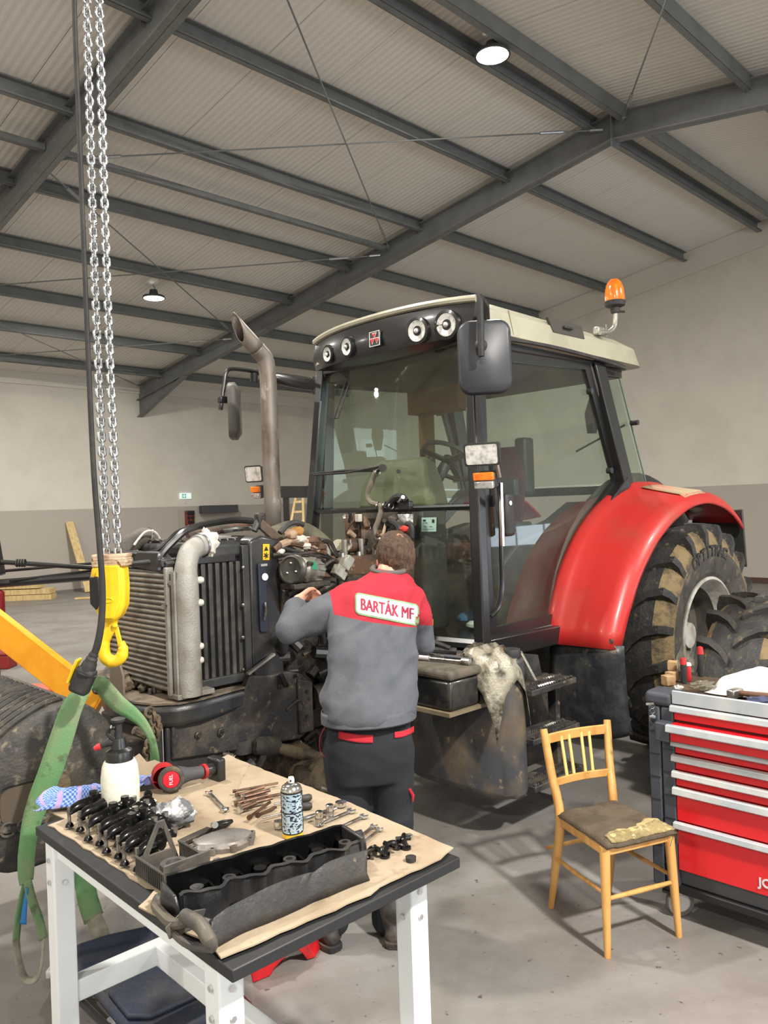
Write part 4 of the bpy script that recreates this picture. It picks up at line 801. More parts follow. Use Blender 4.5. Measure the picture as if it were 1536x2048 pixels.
# ---- front frame ('bolster')
OUT = [(-1.05, .42), (-1.45, .40), (-1.68, .36), (-1.80, .37), (-1.89, .45), (-1.93, .58), (-1.94, BC), (-1.93, 1.44-.58), (-1.89, 1.44-.45), (-1.80, 1.07), (-1.68, 1.08), (-1.05, 1.02)]
def prz(o, z0, z1, sc=1.0, sh=0): return MB().prism([((a+1.4)*sc-1.4+sh, (b-BC)*sc+BC) for a, b in o], (0, 0, z0), (1, 0, 0), (0, 1, 0), (0, 0, z1-z0))
LIP = mat('frame_navy', (40, 43, 48), .38, c2=(58, 56, 52), ns=7, bump=.15)
fr = part('front_frame', prz(OUT, .845, .955), LIP, bevel=.03, seg=3); obj('frame_deck', prz(OUT, .955, .965, .985), mat('deck_dust', (112, 100, 84), .9, c2=(72, 64, 56), ns=9, bump=.6), fr)
SP = [(625, 1378), (616, 1358), (602, 1347), (575, 1343), (545, 1350), (500, 1352), (490, 1380), (484, 1412), (440, 1426), (345, 1447), (345, 1520), (420, 1510), (500, 1498), (560, 1485), (600, 1478), (618, 1462), (624, 1445)]
P = [TP(x, y, .40) for x, y in SP]; mb = MB(); n = len(P); mb.add(P+[p+V((0, .05, 0)) for p in P], [tuple(range(n)), tuple(range(2*n-1, n-1, -1))]+[(i, (i+1) % n, n+(i+1) % n, n+i) for i in range(n)])
spl = part('side_plate', mb, DIRT, bevel=.008)
mb = MB(); Q = [(520, 1380), (560, 1366), (600, 1366), (600, 1372), (560, 1378), (520, 1392)]
for x, y in ((611, 1382), (611, 1432), (396, 1428), (395, 1470), (440, 1420), (441, 1462), (440, 1466), (560, 1372)): p = TP(x, y, .398); obj('plate_bolt', MB().lathe([(.017, 0), (.017, -.008), (.010, -.012), (.010, -.02), (.001, -.02)], p, (0, 1, 0), 12), CAST, spl)
obj('end_flange', MB().prism([(0, 0), (.10, 0), (.10, .27), (0, .30)], TP(600, 1470, .385), (1, 0, 0), (0, 0, 1), (0, .02, 0)), DIRT, spl, bevel=.012)
part('frame_web', MB().bx(-1.84, -1.50, .42, .46, .60, .85), BLP, bevel=.01); part('frame_front', MB().bx(-1.90, -1.84, .45, .99, .45, .85), BLP, bevel=.01)
for k in range(10):   # lumps of soil and bolts lying on the frame deck
    p = TR.onz(240+k*9, 1372+3*((k*7) % 4), .975); part('soil_lump', crumple(MB(), p+V((0, 0, .012)), (.02, .024, .02), k, 10, 7, .4), MUD)
for x, y in ((300, 1388), (308, 1386), (316, 1384), (423, 1372), (436, 1362), (448, 1358), (255, 1380), (266, 1378)): p = TR.onz(x, y, .965); part('deck_bolt', MB().cyl(p, p+V((0, 0, .03)), .010, n=6), STL if x > 290 and x < 400 else CAST)
part('coupler_block', crumple(MB(), TR.onz(225, 1365, 1.0), (.11, .09, .07), 8, 18, 10, .25), MUD); part('coupler_arm', MB().tube(cr([TR.onz(208, 1372, 1.0), TR.onz(215, 1340, 1.05), TR.onz(245, 1335, 1.05), TR.onz(258, 1370, 1.0)], 4), .02, 8), MUD)
part('front_guard', MB().prism([(0, 0), (.16, 0), (.14, .16), (.05, .2), (0, .12)], (-1.93, .66, .96), (0, 1, 0), (0, 0, 1), (.012, 0, 0)), mat('guard_grey', (118, 106, 92), .7), bevel=.005)
# ---- front axle: beam, hub with studs, steering rod, drive cap
part('axle_beam', MB().tube([(-1.08, BC, .50), (-1.08, .45, .50), (-1.08, .18, .46)], [.13, .11, .10], 14), MUD)
hub = part('wheel_hub', MB().lathe([(.07, -.16), (.14, -.13), (.17, -.06), (.20, -.05), (.205, 0), (.17, .01), (.13, .05), (.07, .07), (.001, .075)], (-1.10, .10, .40), (0, -1, 0), 28), MUD, smooth=45)
for k in range(8):
    a = 2*pi*k/8+.3; c0 = V((-1.10+.165*cos(a), .10, .40+.165*sin(a))); obj('wheel_stud', MB().cyl(c0, c0+V((0, -.06, 0)), .012, n=8), STL, hub)
part('steering_rod', MB().tube([TP(522, 1486, .36), TP(545, 1493, .34), TP(575, 1500, .3), TP(690, 1530, .16)], [.022, .02, .03, .034], 12), MUD)
part('rod_joint', MB().lathe([(.03, -.08), (.045, -.06), (.05, 0), (.04, .05), (.02, .07)], TP(538, 1492, .35), (.9, -.2, -.2), 14, cap=True), RUBD); part('rod_end', MB().ell(TP(682, 1530, .15), (.06, .05, .05), 14, 9), MUD)
part('knuckle_housing', crumple(MB().mi(0), TP(625, 1545, .22), (.13, .10, .07), 4, 20, 12, .18), MUD); part('knuckle_cap', MB().cyl(TP(616, 1556, .17), TP(616, 1534, .17), .075, .07, n=20), CAST); part('knuckle_lower', crumple(MB(), TP(690, 1590, .10), (.14, .10, .09), 9, 20, 12, .22), MUD)
for x, y in ((665, 1570), (705, 1580), (645, 1575), (722, 1592)): p = TP(x, y, .02); part('stud', MB().cyl(p, p+V((.02, -.06, -.01)), .013, n=8), STL)
part('pin_cup', MB().lathe([(.05, -.03), (.05, .03), (.04, .035), (.04, .02), (.001, .02)], TP(484, 1493, .42), n=18, cap=True), BLP); part('drain_pipe', MB().tube(cr([TP(470, 1520, .4), TP(500, 1540, .35), TP(520, 1530, .35), TP(532, 1500, .35)], 4), .018, 8), CAST)
random.seed(5)
for k in range(26):
    x = random.uniform(420, 700); y = random.uniform(1500, 1580); p = TP(x, y, random.uniform(.3, .5)); q = p+V((random.uniform(-.12, .12), .02, random.uniform(-.08, .08))); part('axle_fitting', MB().cyl(p, q, random.uniform(.012, .035), n=8), random.choice((MUD, CAST, CAST, BLP)))
# jack stand under the frame so the front rests on the ground
part('support_stand', MB().ring([[V((-1.45+sx*w_, BC+sy*w_, z)) for sx, sy in ((-1, -1), (1, -1), (1, 1), (-1, 1))] for z, w_ in ((0, .11), (.30, .05), (.62, .04))]), mat('stand_dark', (40, 38, 38), .6))
# ---- front ballast block on its linkage
WT = mat('ballast', (44, 43, 42), .6, c2=(72, 64, 54), ns=4, c3=(118, 108, 92), n3=18, l3=.56, h3=.7, bump=.6, bs=40)
prof = [(-2.76+(a_+2.76)*.82, z_) for a_, z_ in [(-2.68, .52), (-2.76, .66), (-2.74, .80), (-2.66, .92), (-2.54, 1.01), (-2.38, 1.075), (-2.24, 1.09), (-2.12, 1.04), (-2.02, .93), (-1.97, .76), (-1.98, .62), (-2.06, .50), (-2.50, .46)]]
rings = []
for b, k in ((.25, .90), (.265, .97), (.30, 1.0), (1.14, 1.0), (1.175, .97), (1.19, .90)):
    rings.append([V(((a+2.45)*k-2.45, b, (z-.78)*k+.78)) for a, z in [(p.x, p.z) for p in cr([V((a, 0, z)) for a, z in prof], 3, closed=True)]])
bw = part('ballast_block', MB().ring(rings), WT, smooth=50)
cp_ = cr([V((-2.76+(a+2.76)*.82, 0, z)) for a, z in [(-2.765, .66), (-2.745, .80), (-2.665, .925), (-2.54, 1.015), (-2.38, 1.08), (-2.26, 1.095)]], 5)
for k in range(13): obj('ridge', MB().tube([p+V((0, .34+k*.062, 0)) for p in cp_], [.004]+[.017]*(len(cp_)-2)+[.004], 7), WT, bw)
obj('recess_ring', MB().tube([V((-2.55+x, .248, .74+z)) for x, z in rrect(.22, .18, .05, 4)], .014, 6, loop=True), WT, bw); obj('recess', MB().prism(rrect(.18, .14, .04, 4), (-2.55, .252, .74), (1, 0, 0), (0, 0, 1), (0, -.006, 0)), mat('recess_mud', (84, 74, 62), .9), bw)
nb = TP(119, 1567, .25); obj('side_bolt', MB().lathe([(.042, -.01), (.04, .014), (.024, .02), (.024, .03), (.001, .03)], nb, (0, -1, 0), 18), MUD, bw)
Mx = Matrix(((1, 0, 0), (0, 0, -1), (0, 1, 0))).to_4x4(); Mx.translation = TP(33, 1655, .245); text('cast_letters', 'AGCO', .085, Mx, mat('letter_worn', (84, 80, 72), .7), bw, .006)
part('ballast_link', MB().bx(-2.18, -1.86, .50, .94, .62, .80), CAST, bevel=.02); part('linkage_pipe', MB().tube(cr([TP(268, 1460, .4), TP(290, 1470, .4), TP(312, 1480, .42)], 3), .02, 8), MUD)
for k in range(14):
    a = k/13; p = TP(300+18*sin(a*6)*.6+10*a, 1425+100*a, .33); tl = MB().torus((0, 0, 0), .022, .008, (1, 0, 0) if k % 2 else (0, 1, 0), 12, 6); tl.v = [v+p for v in tl.v]; part('safety_chain_link', tl, MUD)
# rags, tools on the tank and tool box
def cloth(name, fn, m, par=None, nu=16, nv=16, th=.003, **k): return obj(name, MB().grid(fn, nu, nv), m, par, solid=th, smooth=60, **k)
def ragf(i, j):
    c = V((-.25, -.22, 1.05)); x = (i-.5); y = (j-.5); r = hypot(x, y)
    p = c+V((x*.42, y*.40, 0)); drop = max(0, r-.2); p.z = 1.075-drop*drop*1.9-abs(noise.noise(V((i*4, j*4, 1))))*.05; k = 1-drop*.55; p.x = c.x+(p.x-c.x)*k; p.y = c.y+(p.y-c.y)*k-.04*(drop > .15)
    return p+nrm(V((i, j, 2)), 6, .012)
rg_ = thing('oily_rag', 'stiff oil stained silvery rag draped over the dark fuel tank', 'cloth', TR.w(-.25, -.22, 1.0), TR.th)
o = MB().grid(ragf, 22, 22); o.v = [TR.w(*p) for p in o.v]
obj('cloth', o, mat('rag_oily', (164, 158, 142), .35, .25, c2=(66, 60, 50), ns=9, lo=.42, hi=.6, bump=.5), rg_, world=True, solid=.003, smooth=60)
def rodth(name, lab, cat, p, q, segs):
    p = V(p); q = V(q); t = thing(name, lab, cat, (p+q)/2); d = q-p
    for nm, a, b, r, m in segs: obj(nm, MB().cyl(p+d*a, p+d*b, r, n=10), m, t, world=True)
    return t
PINK = mat('worn_pinkish_steel', (200, 186, 182), .4, .4)
rodth('torque_wrench', 'pale handled ratchet lying on the lid of the black box by the tank', 'wrench', TR.w(-.52, .12, 1.015), TR.w(-.45, -.27, 1.015), (('handle', 0, .38, .014, PINK), ('shaft', .38, 1, .008, STL), ('head', .9, 1.02, .02, STL)))
rodth('ratchet', 'dark ratchet with shiny head lying behind the pale wrench on the box lid', 'wrench', TR.w(-.44, .06, 1.02), TR.w(-.41, -.26, 1.02), (('handle', .45, 1, .012, _M['mirror_back']), ('shaft', 0, .45, .008, CHR), ('head', -.05, .1, .022, CHR)))
# ------------------------------------------------------------ chain hoist, sling, yellow arm
YP = mat('yellow_plastic', (236, 196, 34), .4, c2=(224, 178, 30), ns=6)
HD = 3.0
O_ = lambda x, y, D=HD: ond(x, y, D)
hk = thing('chain_hoist_hook', 'yellow hook block hanging on two bright steel chains', 'hoist', O_(222, 1330))
zt_, zb_ = O_(222, 1132).z, O_(222, 1232).z; xc = O_(222, 1180).x
bz = O_(225, 1180).z
prf = [(-.055, .105), (.058, .105), (.062, .02), (.058, -.055), (.04, -.095), (.015, -.118), (-.035, -.112), (-.052, -.07), (-.066, -.03), (-.068, .06), (-.062, .09)]
Pc = V((O_(223, 1182).x, HD, O_(223, 1182).z))
prf2 = [(x*1.0, z*.97) for x, z in prf]
obj('block_shell', MB().prism(prf2, Pc+V((0, -.04, 0)), (1, 0, 0), (0, 0, 1), (0, .08, 0)), YP, hk, world=True, bevel=.016, seg=3)
obj('block_side', MB().prism([(-.02, .10), (.05, .10), (.052, -.03), (.02, -.10), (-.03, -.10), (-.045, .02), (-.04, .08)], Pc+V((.0, -.052, 0)), (1, 0, 0), (0, 0, 1), (0, .012, 0)), YP, hk, world=True, bevel=.008, seg=3)
obj('dark_recess', MB().prism([(-.062, .06), (-.028, .06), (-.025, -.04), (-.04, -.065), (-.062, -.04)], Pc+V((0, -.058, 0)), (1, 0, 0), (0, 0, 1), (0, .01, 0)), mat('black_plastic', (28, 28, 30), .45), hk, world=True, bevel=.004)
obj('oval_mark', MB().tube([Pc+V((.004+.018*cos(a), -.053, -.03+.008*sin(a))) for a in [2*pi*k/16 for k in range(16)]], .002, 5, loop=True), YP, hk, world=True)
WB = mat('worn_tape', (150, 112, 78), .6, c2=(196, 176, 150), ns=14, c3=(110, 66, 44), n3=20, l3=.55, h3=.62)
for i, y in enumerate((1111, 1117, 1123, 1129)): p = O_(224, y); obj('taped_band', MB().box(p, (.128-.003*(i % 2), .085, .0125)), WB, hk, world=True, bevel=.003)
hkp = [O_(x, y) for x, y in ((222, 1240), (221, 1255), (213, 1270), (207, 1285), (207, 1303), (213, 1317), (227, 1323), (240, 1317), (246, 1304), (245, 1292), (241, 1284))]
obj('hook', MB().tube(cr(hkp, 4), [.021]*4+[.022]*8+[.024]*12+[.022]*8+[.019]*4+[.015]*4+[.009], 12), YP, hk, world=True)
obj('hook_shank', MB().cyl(O_(224, 1228), O_(222, 1252), .027, .022, n=16), YP, hk, world=True); obj('safety_latch', MB().beam(O_(232, 1254), O_(241, 1290), .018, .010, up=(0, 1, 0)), YP, hk, world=True, bevel=.003)
obj('latch_pin', MB().ell(O_(233, 1250)+V((0, -.02, 0)), (.012, .012, .009)), YP, hk, world=True)
CH = mat('chain_zinc', (212, 216, 220), .22, .95, c2=(150, 152, 156), ns=60)
lk = [V((.0112*cos(a), 0, .0105*sin(a)+(.0088 if sin(a) > 0 else -.0088))) for a in [2*pi*(k+.5)/14 for k in range(14)]]
lme = mesh(MB().tube(lk, .0056, 7, loop=True), 'chain_link', CH, 60)
for (x0, x1, xm) in ((172, 213, 192), (197, 236, 221)):
    a = O_(x1, 1106); z = a.z; k = 0; top = O_(x0, -40)
    while z < top.z+.05 and k < 145:
        f = (z-a.z)/(top.z-a.z); x = a.x+(top.x-a.x)*f; x -= .006*sin(f*pi)
        o = bpy.data.objects.new('chain_link', lme); COL.objects.link(o); o.parent = hk
        o.location = V((x, HD, z))-hk.location; o.rotation_euler = (0, 0, radians(38 if k % 2 == 0 else -52)); z += .0275; k += 1
    for j in range(0):
        o = bpy.data.objects.new('chain_link', lme); COL.objects.link(o); o.parent = hk; o.location = V((top.x, HD, z))-hk.location; o.rotation_euler = (0, 0, radians(38 if k % 2 == 0 else -52)); z += .0395; k += 1
zc = z
obj('upper_chain', MB().cyl((top.x-.03, HD, zc), (top.x-.03, HD, rz(HALL.loc(V((top.x, HD, 0))).y)-.3), .012, n=6), CH, hk, world=True)
ht = V((top.x-.03, HD, rz(HALL.loc(V((top.x, HD, 0))).y)))
obj('hoist_body', MB().box(ht-V((0, 0, .25)), (.5, .3, .3)), YP, hk, world=True, bevel=.03)
# pendant control with its cable
pd = thing('pendant_control', 'black and yellow pendant control on a thick black cable beside the chains', 'control', O_(160, 1385, 2.9))
cab_p = cr([O_(148, -60, 2.9), O_(150, 60, 2.9), O_(158, 250, 2.9), O_(168, 500, 2.9), O_(178, 750, 2.9), O_(188, 950, 2.9), O_(200, 1100, 2.9), O_(205, 1180, 2.9), O_(203, 1240, 2.9), O_(197, 1280, 2.9), O_(190, 1305, 2.9)], 5)
obj('cable', MB().tube(cab_p, [.009]*25+[.010]*10+[.0125]*8+[.0125]*8, 10), RUB, pd, world=True) if False else obj('cable', MB().tube(cab_p, [.009+.0045*min(1, max(0, i/len(cab_p)-.35)*1.8) for i in range(len(cab_p))], 10), RUB, pd, world=True)
a0 = O_(189, 1305, 2.9); a1 = O_(160, 1375, 2.9); dd = (a1-a0).normalized()
obj('boot', MB().lathe([(.014, 0), (.018, .01), (.017, .016), (.022, .025), (.021, .032), (.026, .042), (.028, .06), (.03, .07)], a0, dd, 16, cap=True), RUB, pd, world=True)
Rp = Matrix((dd.cross(V((0, 1, 0))), V((0, 1, 0)), dd)).transposed()
obj('body', MB().box(a0+dd*.11, (.072, .06, .10), Rp), RUB, pd, world=True, bevel=.016, seg=3)
obj('yellow_back', MB().box(a0+dd*.10-Rp @ V((-.045, 0, 0)), (.016, .05, .12), Rp) if False else MB().box(a0+dd*.09+Rp @ V((.044 if (Rp @ V((1, 0, 0))).x < 0 else -.044, 0, 0)), (.010, .05, .095), Rp), YP, pd, world=True, bevel=.006)
obj('rib', MB().torus(a0+dd*.08, .038, .004, dd, 18, 5), RUB, pd, world=True)
# yellow arm
YA = mat('yellow_arm', (238, 164, 30), .4, c2=(228, 148, 24), ns=5)
ya = thing('crane_arm', 'orange yellow steel box arm sloping down to the sling', 'crane', O_(60, 1300, 4.5)-V((0, 0, .0)))
p0 = ond(-160, 1132, 4.7); p1 = ond(196, 1412, 4.4); obj('arm', MB().beam(p0, p1, .05, .175), YA, ya, world=True, bevel=.006)
obj('end_plate', MB().beam(p1, p1+(p1-p0).normalized()*.012, .055, .18), YA, ya, world=True, bevel=.003)
obj('post', MB().beam(p0-V((0, 0, p0.z)), p0+V((0, 0, .3)), .09, .09, up=(1, 0, 0)), YA, ya, world=True, bevel=.006); obj('foot', MB().box((p0.x, p0.y, .03), (.2, .3, .06)), YA, ya, world=True, bevel=.01)
# green sling
SG = mat('sling_green', (96, 140, 92), .8, c2=(128, 134, 104), ns=5, lo=.45, hi=.7, c3=(84, 104, 72), n3=16, l3=.58, h3=.68, stretch=(1, 1, 1), bump=.3, bs=150)
SGR = mat('sling_grey_end', (150, 146, 132), .85, c2=(110, 106, 92), ns=12)
def ribbon(pts, wd, D0=None, m=None, twist=None):
    # pts: (x, y, D); ribbon across the view with given width(s)
    P = cr([ond(x, y, D) for x, y, D in pts], 6); n = len(P); mb = MB(); vs = []
    for i, p in enumerate(P):
        t = (P[min(i+1, n-1)]-P[max(i-1, 0)]).normalized(); s = t.cross(V((0, 1, 0))).normalized(); f = i/(n-1)
        w_ = wd(f) if callable(wd) else wd; tw = twist(f) if twist else 0
        s = (s*cos(tw)+V((0, 1, 0))*sin(tw)).normalized()
        vs += [p-s*w_/2, p-s*w_*.17+V((0, -.0012, 0)), p+s*w_*.17+V((0, -.0012, 0)), p+s*w_/2]
    fs = [(i*4+j, i*4+j+1, i*4+j+5, i*4+j+4) for i in range(n-1) for j in range(3)]
    return mb.add(vs, fs)
sgt = thing('lifting_sling', 'worn green webbing lifting sling with long loop hanging to the floor', 'sling', O_(110, 1700, 3.0))
obj('strap', ribbon([(176, 1366, 3.06), (158, 1392, 3.02), (142, 1420, 3.0), (122, 1480, 2.98), (100, 1545, 2.97), (78, 1600, 2.97), (62, 1650, 2.97), (54, 1700, 2.97), (52, 1740, 2.97), (53, 1765, 2.97)], lambda f: .045+.055*sin(min(1, f*1.35)*pi*.85)*(1-f*.5), twist=lambda f: 1.1*max(0, f-.7)/.3), SG, sgt, world=True, solid=.004, smooth=80)
obj('strap', ribbon([(176, 1366, 3.06), (200, 1368, 3.1), (218, 1388, 3.12), (240, 1410, 3.1), (266, 1428, 3.1), (287, 1448, 3.1), (302, 1475, 3.1), (309, 1505, 3.12), (309, 1532, 3.16)], lambda f: .05+.02*sin(f*6)), SG, sgt, world=True, solid=.004, smooth=80)
obj('loop', ribbon([(53, 1760, 2.97), (46, 1790, 2.97), (36, 1840, 2.97), (32, 1880, 2.97)], .03, twist=lambda f: 1.0), SG, sgt, world=True, solid=.004, smooth=80)
obj('loop', ribbon([(54, 1760, 2.97), (64, 1800, 2.97), (78, 1840, 2.97), (87, 1878, 2.97)], .033, twist=lambda f: .9), SG, sgt, world=True, solid=.004, smooth=80)
obj('worn_end', ribbon([(32, 1878, 2.97), (36, 1915, 2.97), (44, 1945, 2.97), (52, 1958, 2.97), (66, 1961, 2.97), (77, 1950, 2.97), (84, 1920, 2.97), (87, 1876, 2.97)], .026, twist=lambda f: .9), SGR, sgt, world=True, solid=.004, smooth=80)
obj('blue_tag', ribbon([(54, 1775, 2.96), (50, 1810, 2.96), (46, 1848, 2.96)], lambda f: .008+.018*f), mat('tag_blue', (40, 110, 170), .5), sgt, world=True, solid=.002)
obj('hanging_end', ribbon([(160, 1700, 3.25), (168, 1755, 3.25), (176, 1800, 3.22), (188, 1838, 3.2)], .08, twist=lambda f: .5), SG, sgt, world=True, solid=.005, smooth=80)
obj('worn_end', ribbon([(187, 1834, 3.2), (200, 1862, 3.18), (210, 1890, 3.17), (217, 1903, 3.17)], .062, twist=lambda f: .45), SGR, sgt, world=True, solid=.006, smooth=80)
# black rods, dark stand and red boxes at the left edge
rd = thing('rod_bundle', 'black rods reaching in from the left edge behind the hook block', 'rod', ond(-60, 1180, 5.2)*1)
for a, b, r, D in (((-40, 1170), (195, 1152), .028, 5.2), ((0, 1124), (195, 1136), .016, 5.2), ((8, 1142), (195, 1126), .010, 5.3), ((20, 1162), (195, 1140), .010, 5.25)):
    obj('rod', MB().cyl(ond(a[0], a[1], D), ond(b[0], b[1], D+.35), r, n=8), BLK, rd, world=True)
for k in range(4): obj('rod_collar', MB().torus(ond(34+k*5, 1126, 5.22), .022, .007, (1, .05, 0), 10, 5), RUB, rd, world=True)
obj('mast', MB().beam(ond(-22, 1060, 5.2), ond(-6, 1152, 5.2), .08, .1, up=(0, 1, 0)), BLK, rd, world=True, bevel=.01); g0 = ond(-12, 1200, 5.2); obj('mast', MB().box((g0.x-.05, 5.2, .75), (.1, .1, 1.5)), BLK, rd, world=True)
obj('red_cover', MB().box(ond(-8, 1215, 5.2), (.09, .1, .22)), mat('red_cloth', (150, 30, 40), .7), rd, world=True, bevel=.02)
b_ = onz(8, 1338, 0); rb = thing('red_tool_box', 'small red box on the floor at the left edge behind the yellow arm', 'box', (b_.x-.12, b_.y+.1, 0)); RB = mat('red_box', (136, 34, 32), .5)
obj('body', MB().bx(-.3, .19, -.12, .12, 0, .17), RB, rb, bevel=.012); obj('lid', MB().bx(-.31, .2, -.13, .13, .17, .2), RB, rb, bevel=.01)
c0 = ond(-20, 1420, 5.0); cb = thing('red_crane_base', 'salmon red steel crane base lying behind the ballast block', 'crane', (c0.x, c0.y, 0)); SR = mat('salmon_red', (214, 92, 70), .5)
obj('beam', MB().beam(onz(-150, 1480, .35), onz(95, 1385, .35), .30, .16), SR, cb, world=True, bevel=.02); obj('leg', MB().beam(onz(-150, 1480, .14), onz(30, 1400, .14), .12, .28), SR, cb, world=True, bevel=.01)
r2 = onz(3, 1722, 0); single('red_wedge', MB().prism([(-.25, 0), (.07, 0), (.03, .06), (-.25, .14)], (r2.x, r2.y+.1, 0), (1, 0, 0), (0, 0, 1), (0, .12, 0)), SR, 'red wedge on the floor under the ballast block at the left edge', 'wedge')
# things behind the cab: dark rack and wooden ladder
k0 = HALL.w(8.6, 10.2); rk = thing('steel_rack', 'black steel frame standing behind the exhaust pipe', 'rack', ond(580, 980, 8.2)-V((0, 0, ond(580, 980, 8.2).z)))
zt2 = ond(580, 972, 8.2).z
for x in (553, 572, 622): q = ond(x, 990, 8.2); obj('upright', MB().box((q.x, q.y, zt2/2), (.06, .06, zt2)), BLK, rk, world=True)
q0, q1 = ond(548, 984, 8.2), ond(626, 984, 8.2); obj('top_beam', MB().beam(q0, q1, .1, .12), BLK, rk, world=True)
ld = thing('wooden_ladder', 'wooden step ladder seen between the exhaust and the cab', 'ladder', ond(600, 1000, 12)-V((0, 0, ond(600, 1000, 12).z)))
zl = ond(600, 992, 12).z
for x0, x1 in ((592, 572), (606, 608)): a = ond(x0, 992, 12); b = ond(x1, 1100, 12); d = (b-a); b = a+d*(a.z/(-d.z)); obj('rail', MB().beam(a, b, .03, .07, up=(0, 1, 0)), WOOD, ld, world=True)
for k in range(6):
    y = 1004+k*20; obj('rung', MB().beam(ond(590-k*3.8, y, 12), ond(607, y-1, 12), .05, .03), WOOD, ld, world=True)
m0 = HALL.ony(438, 1018, VE-.2); single('wall_bracket_box', MB().box(HALL.w(m0.x, m0.y, m0.z), (1.2, .2, .22), Matrix.Rotation(HA, 3, 'Z')), DGREY, 'dark box fixed low on the left wall beyond the radiator', 'box', bevel=.01)

# ------------------------------------------------------------ the work table
TH_ = .86; WT_ = mat('table_white', (226, 230, 232), .35); TBK = mat('table_top_black', (30, 31, 34), .5)
tb0 = onz(464, 1941, TH_); TA = radians(43.4); TB = Fr((tb0.x, tb0.y, 0), TA)
LX, LY = .748, 1.16
tt = thing('work_table', 'work table with white steel legs and black top covered in cardboard', 'table', TB.O, TA)
def tp(n, mb, m, **k): return obj(n, mb, m, tt, **k)
tp('table_top', MB().bx(0, LX, 0, LY, TH_-.03, TH_), TBK, bevel=.004)
for x in (.045, LX-.09):
    for y in (.11, LY-.08):
        l = tp('leg', MB().bx(x-.033, x+.033, y-.033, y+.033, 0, TH_-.03), WT_, bevel=.005)
        for z in (.70, .77): obj('leg_bolt', MB().cyl((x-.033, y, z), (x-.039, y, z), .008, n=6), CHR, l); obj('leg_bolt', MB().cyl((x, y-.033, z), (x, y-.039, z), .008, n=6), CHR, l)
for y in (.11, LY-.08): tp('rail', MB().bx(.045, LX-.09, y-.02, y+.02, TH_-.08, TH_-.03), WT_, bevel=.003)
for x in (.045, LX-.09): tp('rail', MB().bx(x-.02, x+.02, .09, LY-.08, TH_-.08, TH_-.03), WT_, bevel=.003)
tp('stretcher', MB().bx(.05, .09, .10, LY-.09, .30, .37) , WT_, bevel=.004) if False else None
tp('stretcher', MB().bx(.07, LX-.11, LY-.105, LY-.055, .30, .37), WT_, bevel=.004)
tp('stretcher', MB().bx(LX/2-.025, LX/2+.025, .13, LY-.10, .30, .37), WT_, bevel=.004); tp('stretcher', MB().bx(.07, LX-.11, .085, .135, .30, .37), WT_, bevel=.004)
CB = mat('cardboard', (160, 144, 122), .85, c2=(146, 129, 106), ns=4, c3=(120, 100, 80), n3=9, l3=.60, h3=.72, bump=.35, bs=22)
def sheet(name, pts, z, lab, wav=.004, seed=0):
    P = [onz(x, y, z) for x, y in pts]; Q = []
    for i, p in enumerate(P):
        q = P[(i+1) % len(P)]; n = max(1, int((q-p).length/.035))
        for k in range(n):
            r = p.lerp(q, k/n); Q.append(r+V((noise.noise(r*22+V((seed, 0, 0)))*wav*1.6, noise.noise(r*22+V((0, seed, 9)))*wav*1.6, 0)))
    n = len(Q); mb = MB().add(Q+[p+V((0, 0, .004)) for p in Q], [tuple(range(n-1, -1, -1)), tuple(range(n, 2*n))]+[(i, (i+1) % n, n+(i+1) % n, n+i) for i in range(n)])
    return single(name, mb, CB, lab, 'cardboard', smooth=0)
sheet('cardboard_sheet', [(95, 1652), (130, 1640), (100, 1625), (330, 1575), (455, 1511), (560, 1556), (700, 1608), (640, 1700), (400, 1790), (290, 1778), (235, 1738), (180, 1704)], TH_+.001, 'large wrinkled cardboard sheet under the rocker arms and rags', seed=3)
sheet('cardboard_sheet', [(500, 1530), (700, 1608), (905, 1697), (880, 1720), (760, 1775), (742, 1790), (445, 1918), (415, 1890), (280, 1815), (330, 1760), (420, 1700)], TH_+.006, 'creased cardboard sheet under the black valve cover at the table corner', seed=8)
single('cardboard_scrap', MB().prism([(-.05, -.03), (.06, -.025), (.075, .02), (.04, .035), (.01, .028), (-.02, .06), (-.05, .04)], onz(288, 1540, TH_+.03), (1, 0, .0), (0, .3, .95), (0, -.004, .002)), CB, 'torn cardboard scrap standing behind the white sprayer bottle', 'cardboard')
ZT = TH_+.011
tz = lambda x, y, h=0: onz(x, y, ZT+h)
# sprayer bottle
sb = tz(243, 1632); sp_ = thing('pump_sprayer', 'white pump sprayer bottle with black head and red nozzle', 'sprayer', sb); k = sb.y/FL
BW = mat('bottle_white', (222, 222, 208), .4, c2=(204, 200, 180), ns=9, bump=.25, bs=25)
obj('bottle', MB().lathe([(.02, .0), (.046, .004), (.056, .02), (.060, .06), (.061, .10), (.060, .135), (.056, .165), (.05, .18), (.046, .185)], n=32, cap=True), BW, sp_, smooth=50)
obj('collar', MB().lathe([(.044, .180), (.043, .21), (.041, .216), (.026, .224), (.022, .25), (.020, .258)], n=28, cap=True), BLK, sp_)
obj('pump_rod', MB().lathe([(.014, .25), (.012, .29), (.013, .305), (.022, .31), (.023, .318), (.014, .322)], n=20, cap=True), RUB, sp_)
obj('nozzle_body', MB().tube([(.01, 0, .245), (-.03, -.005, .245), (-.055, -.008, .235)], [.014, .014, .010], 12), RUB, sp_); obj('nozzle_tip', MB().tube([(-.055, -.008, .235), (-.064, -.009, .231), (-.076, -.01, .226)], [.010, .011, .008], 12), mat('nozzle_red', (190, 40, 48), .4), sp_)
obj('trigger', MB().tube(cr([(-.012, -.01, .255), (-.03, -.012, .275), (-.022, -.012, .292), (-.008, -.008, .292)], 4), .008, 8), BLK, sp_)
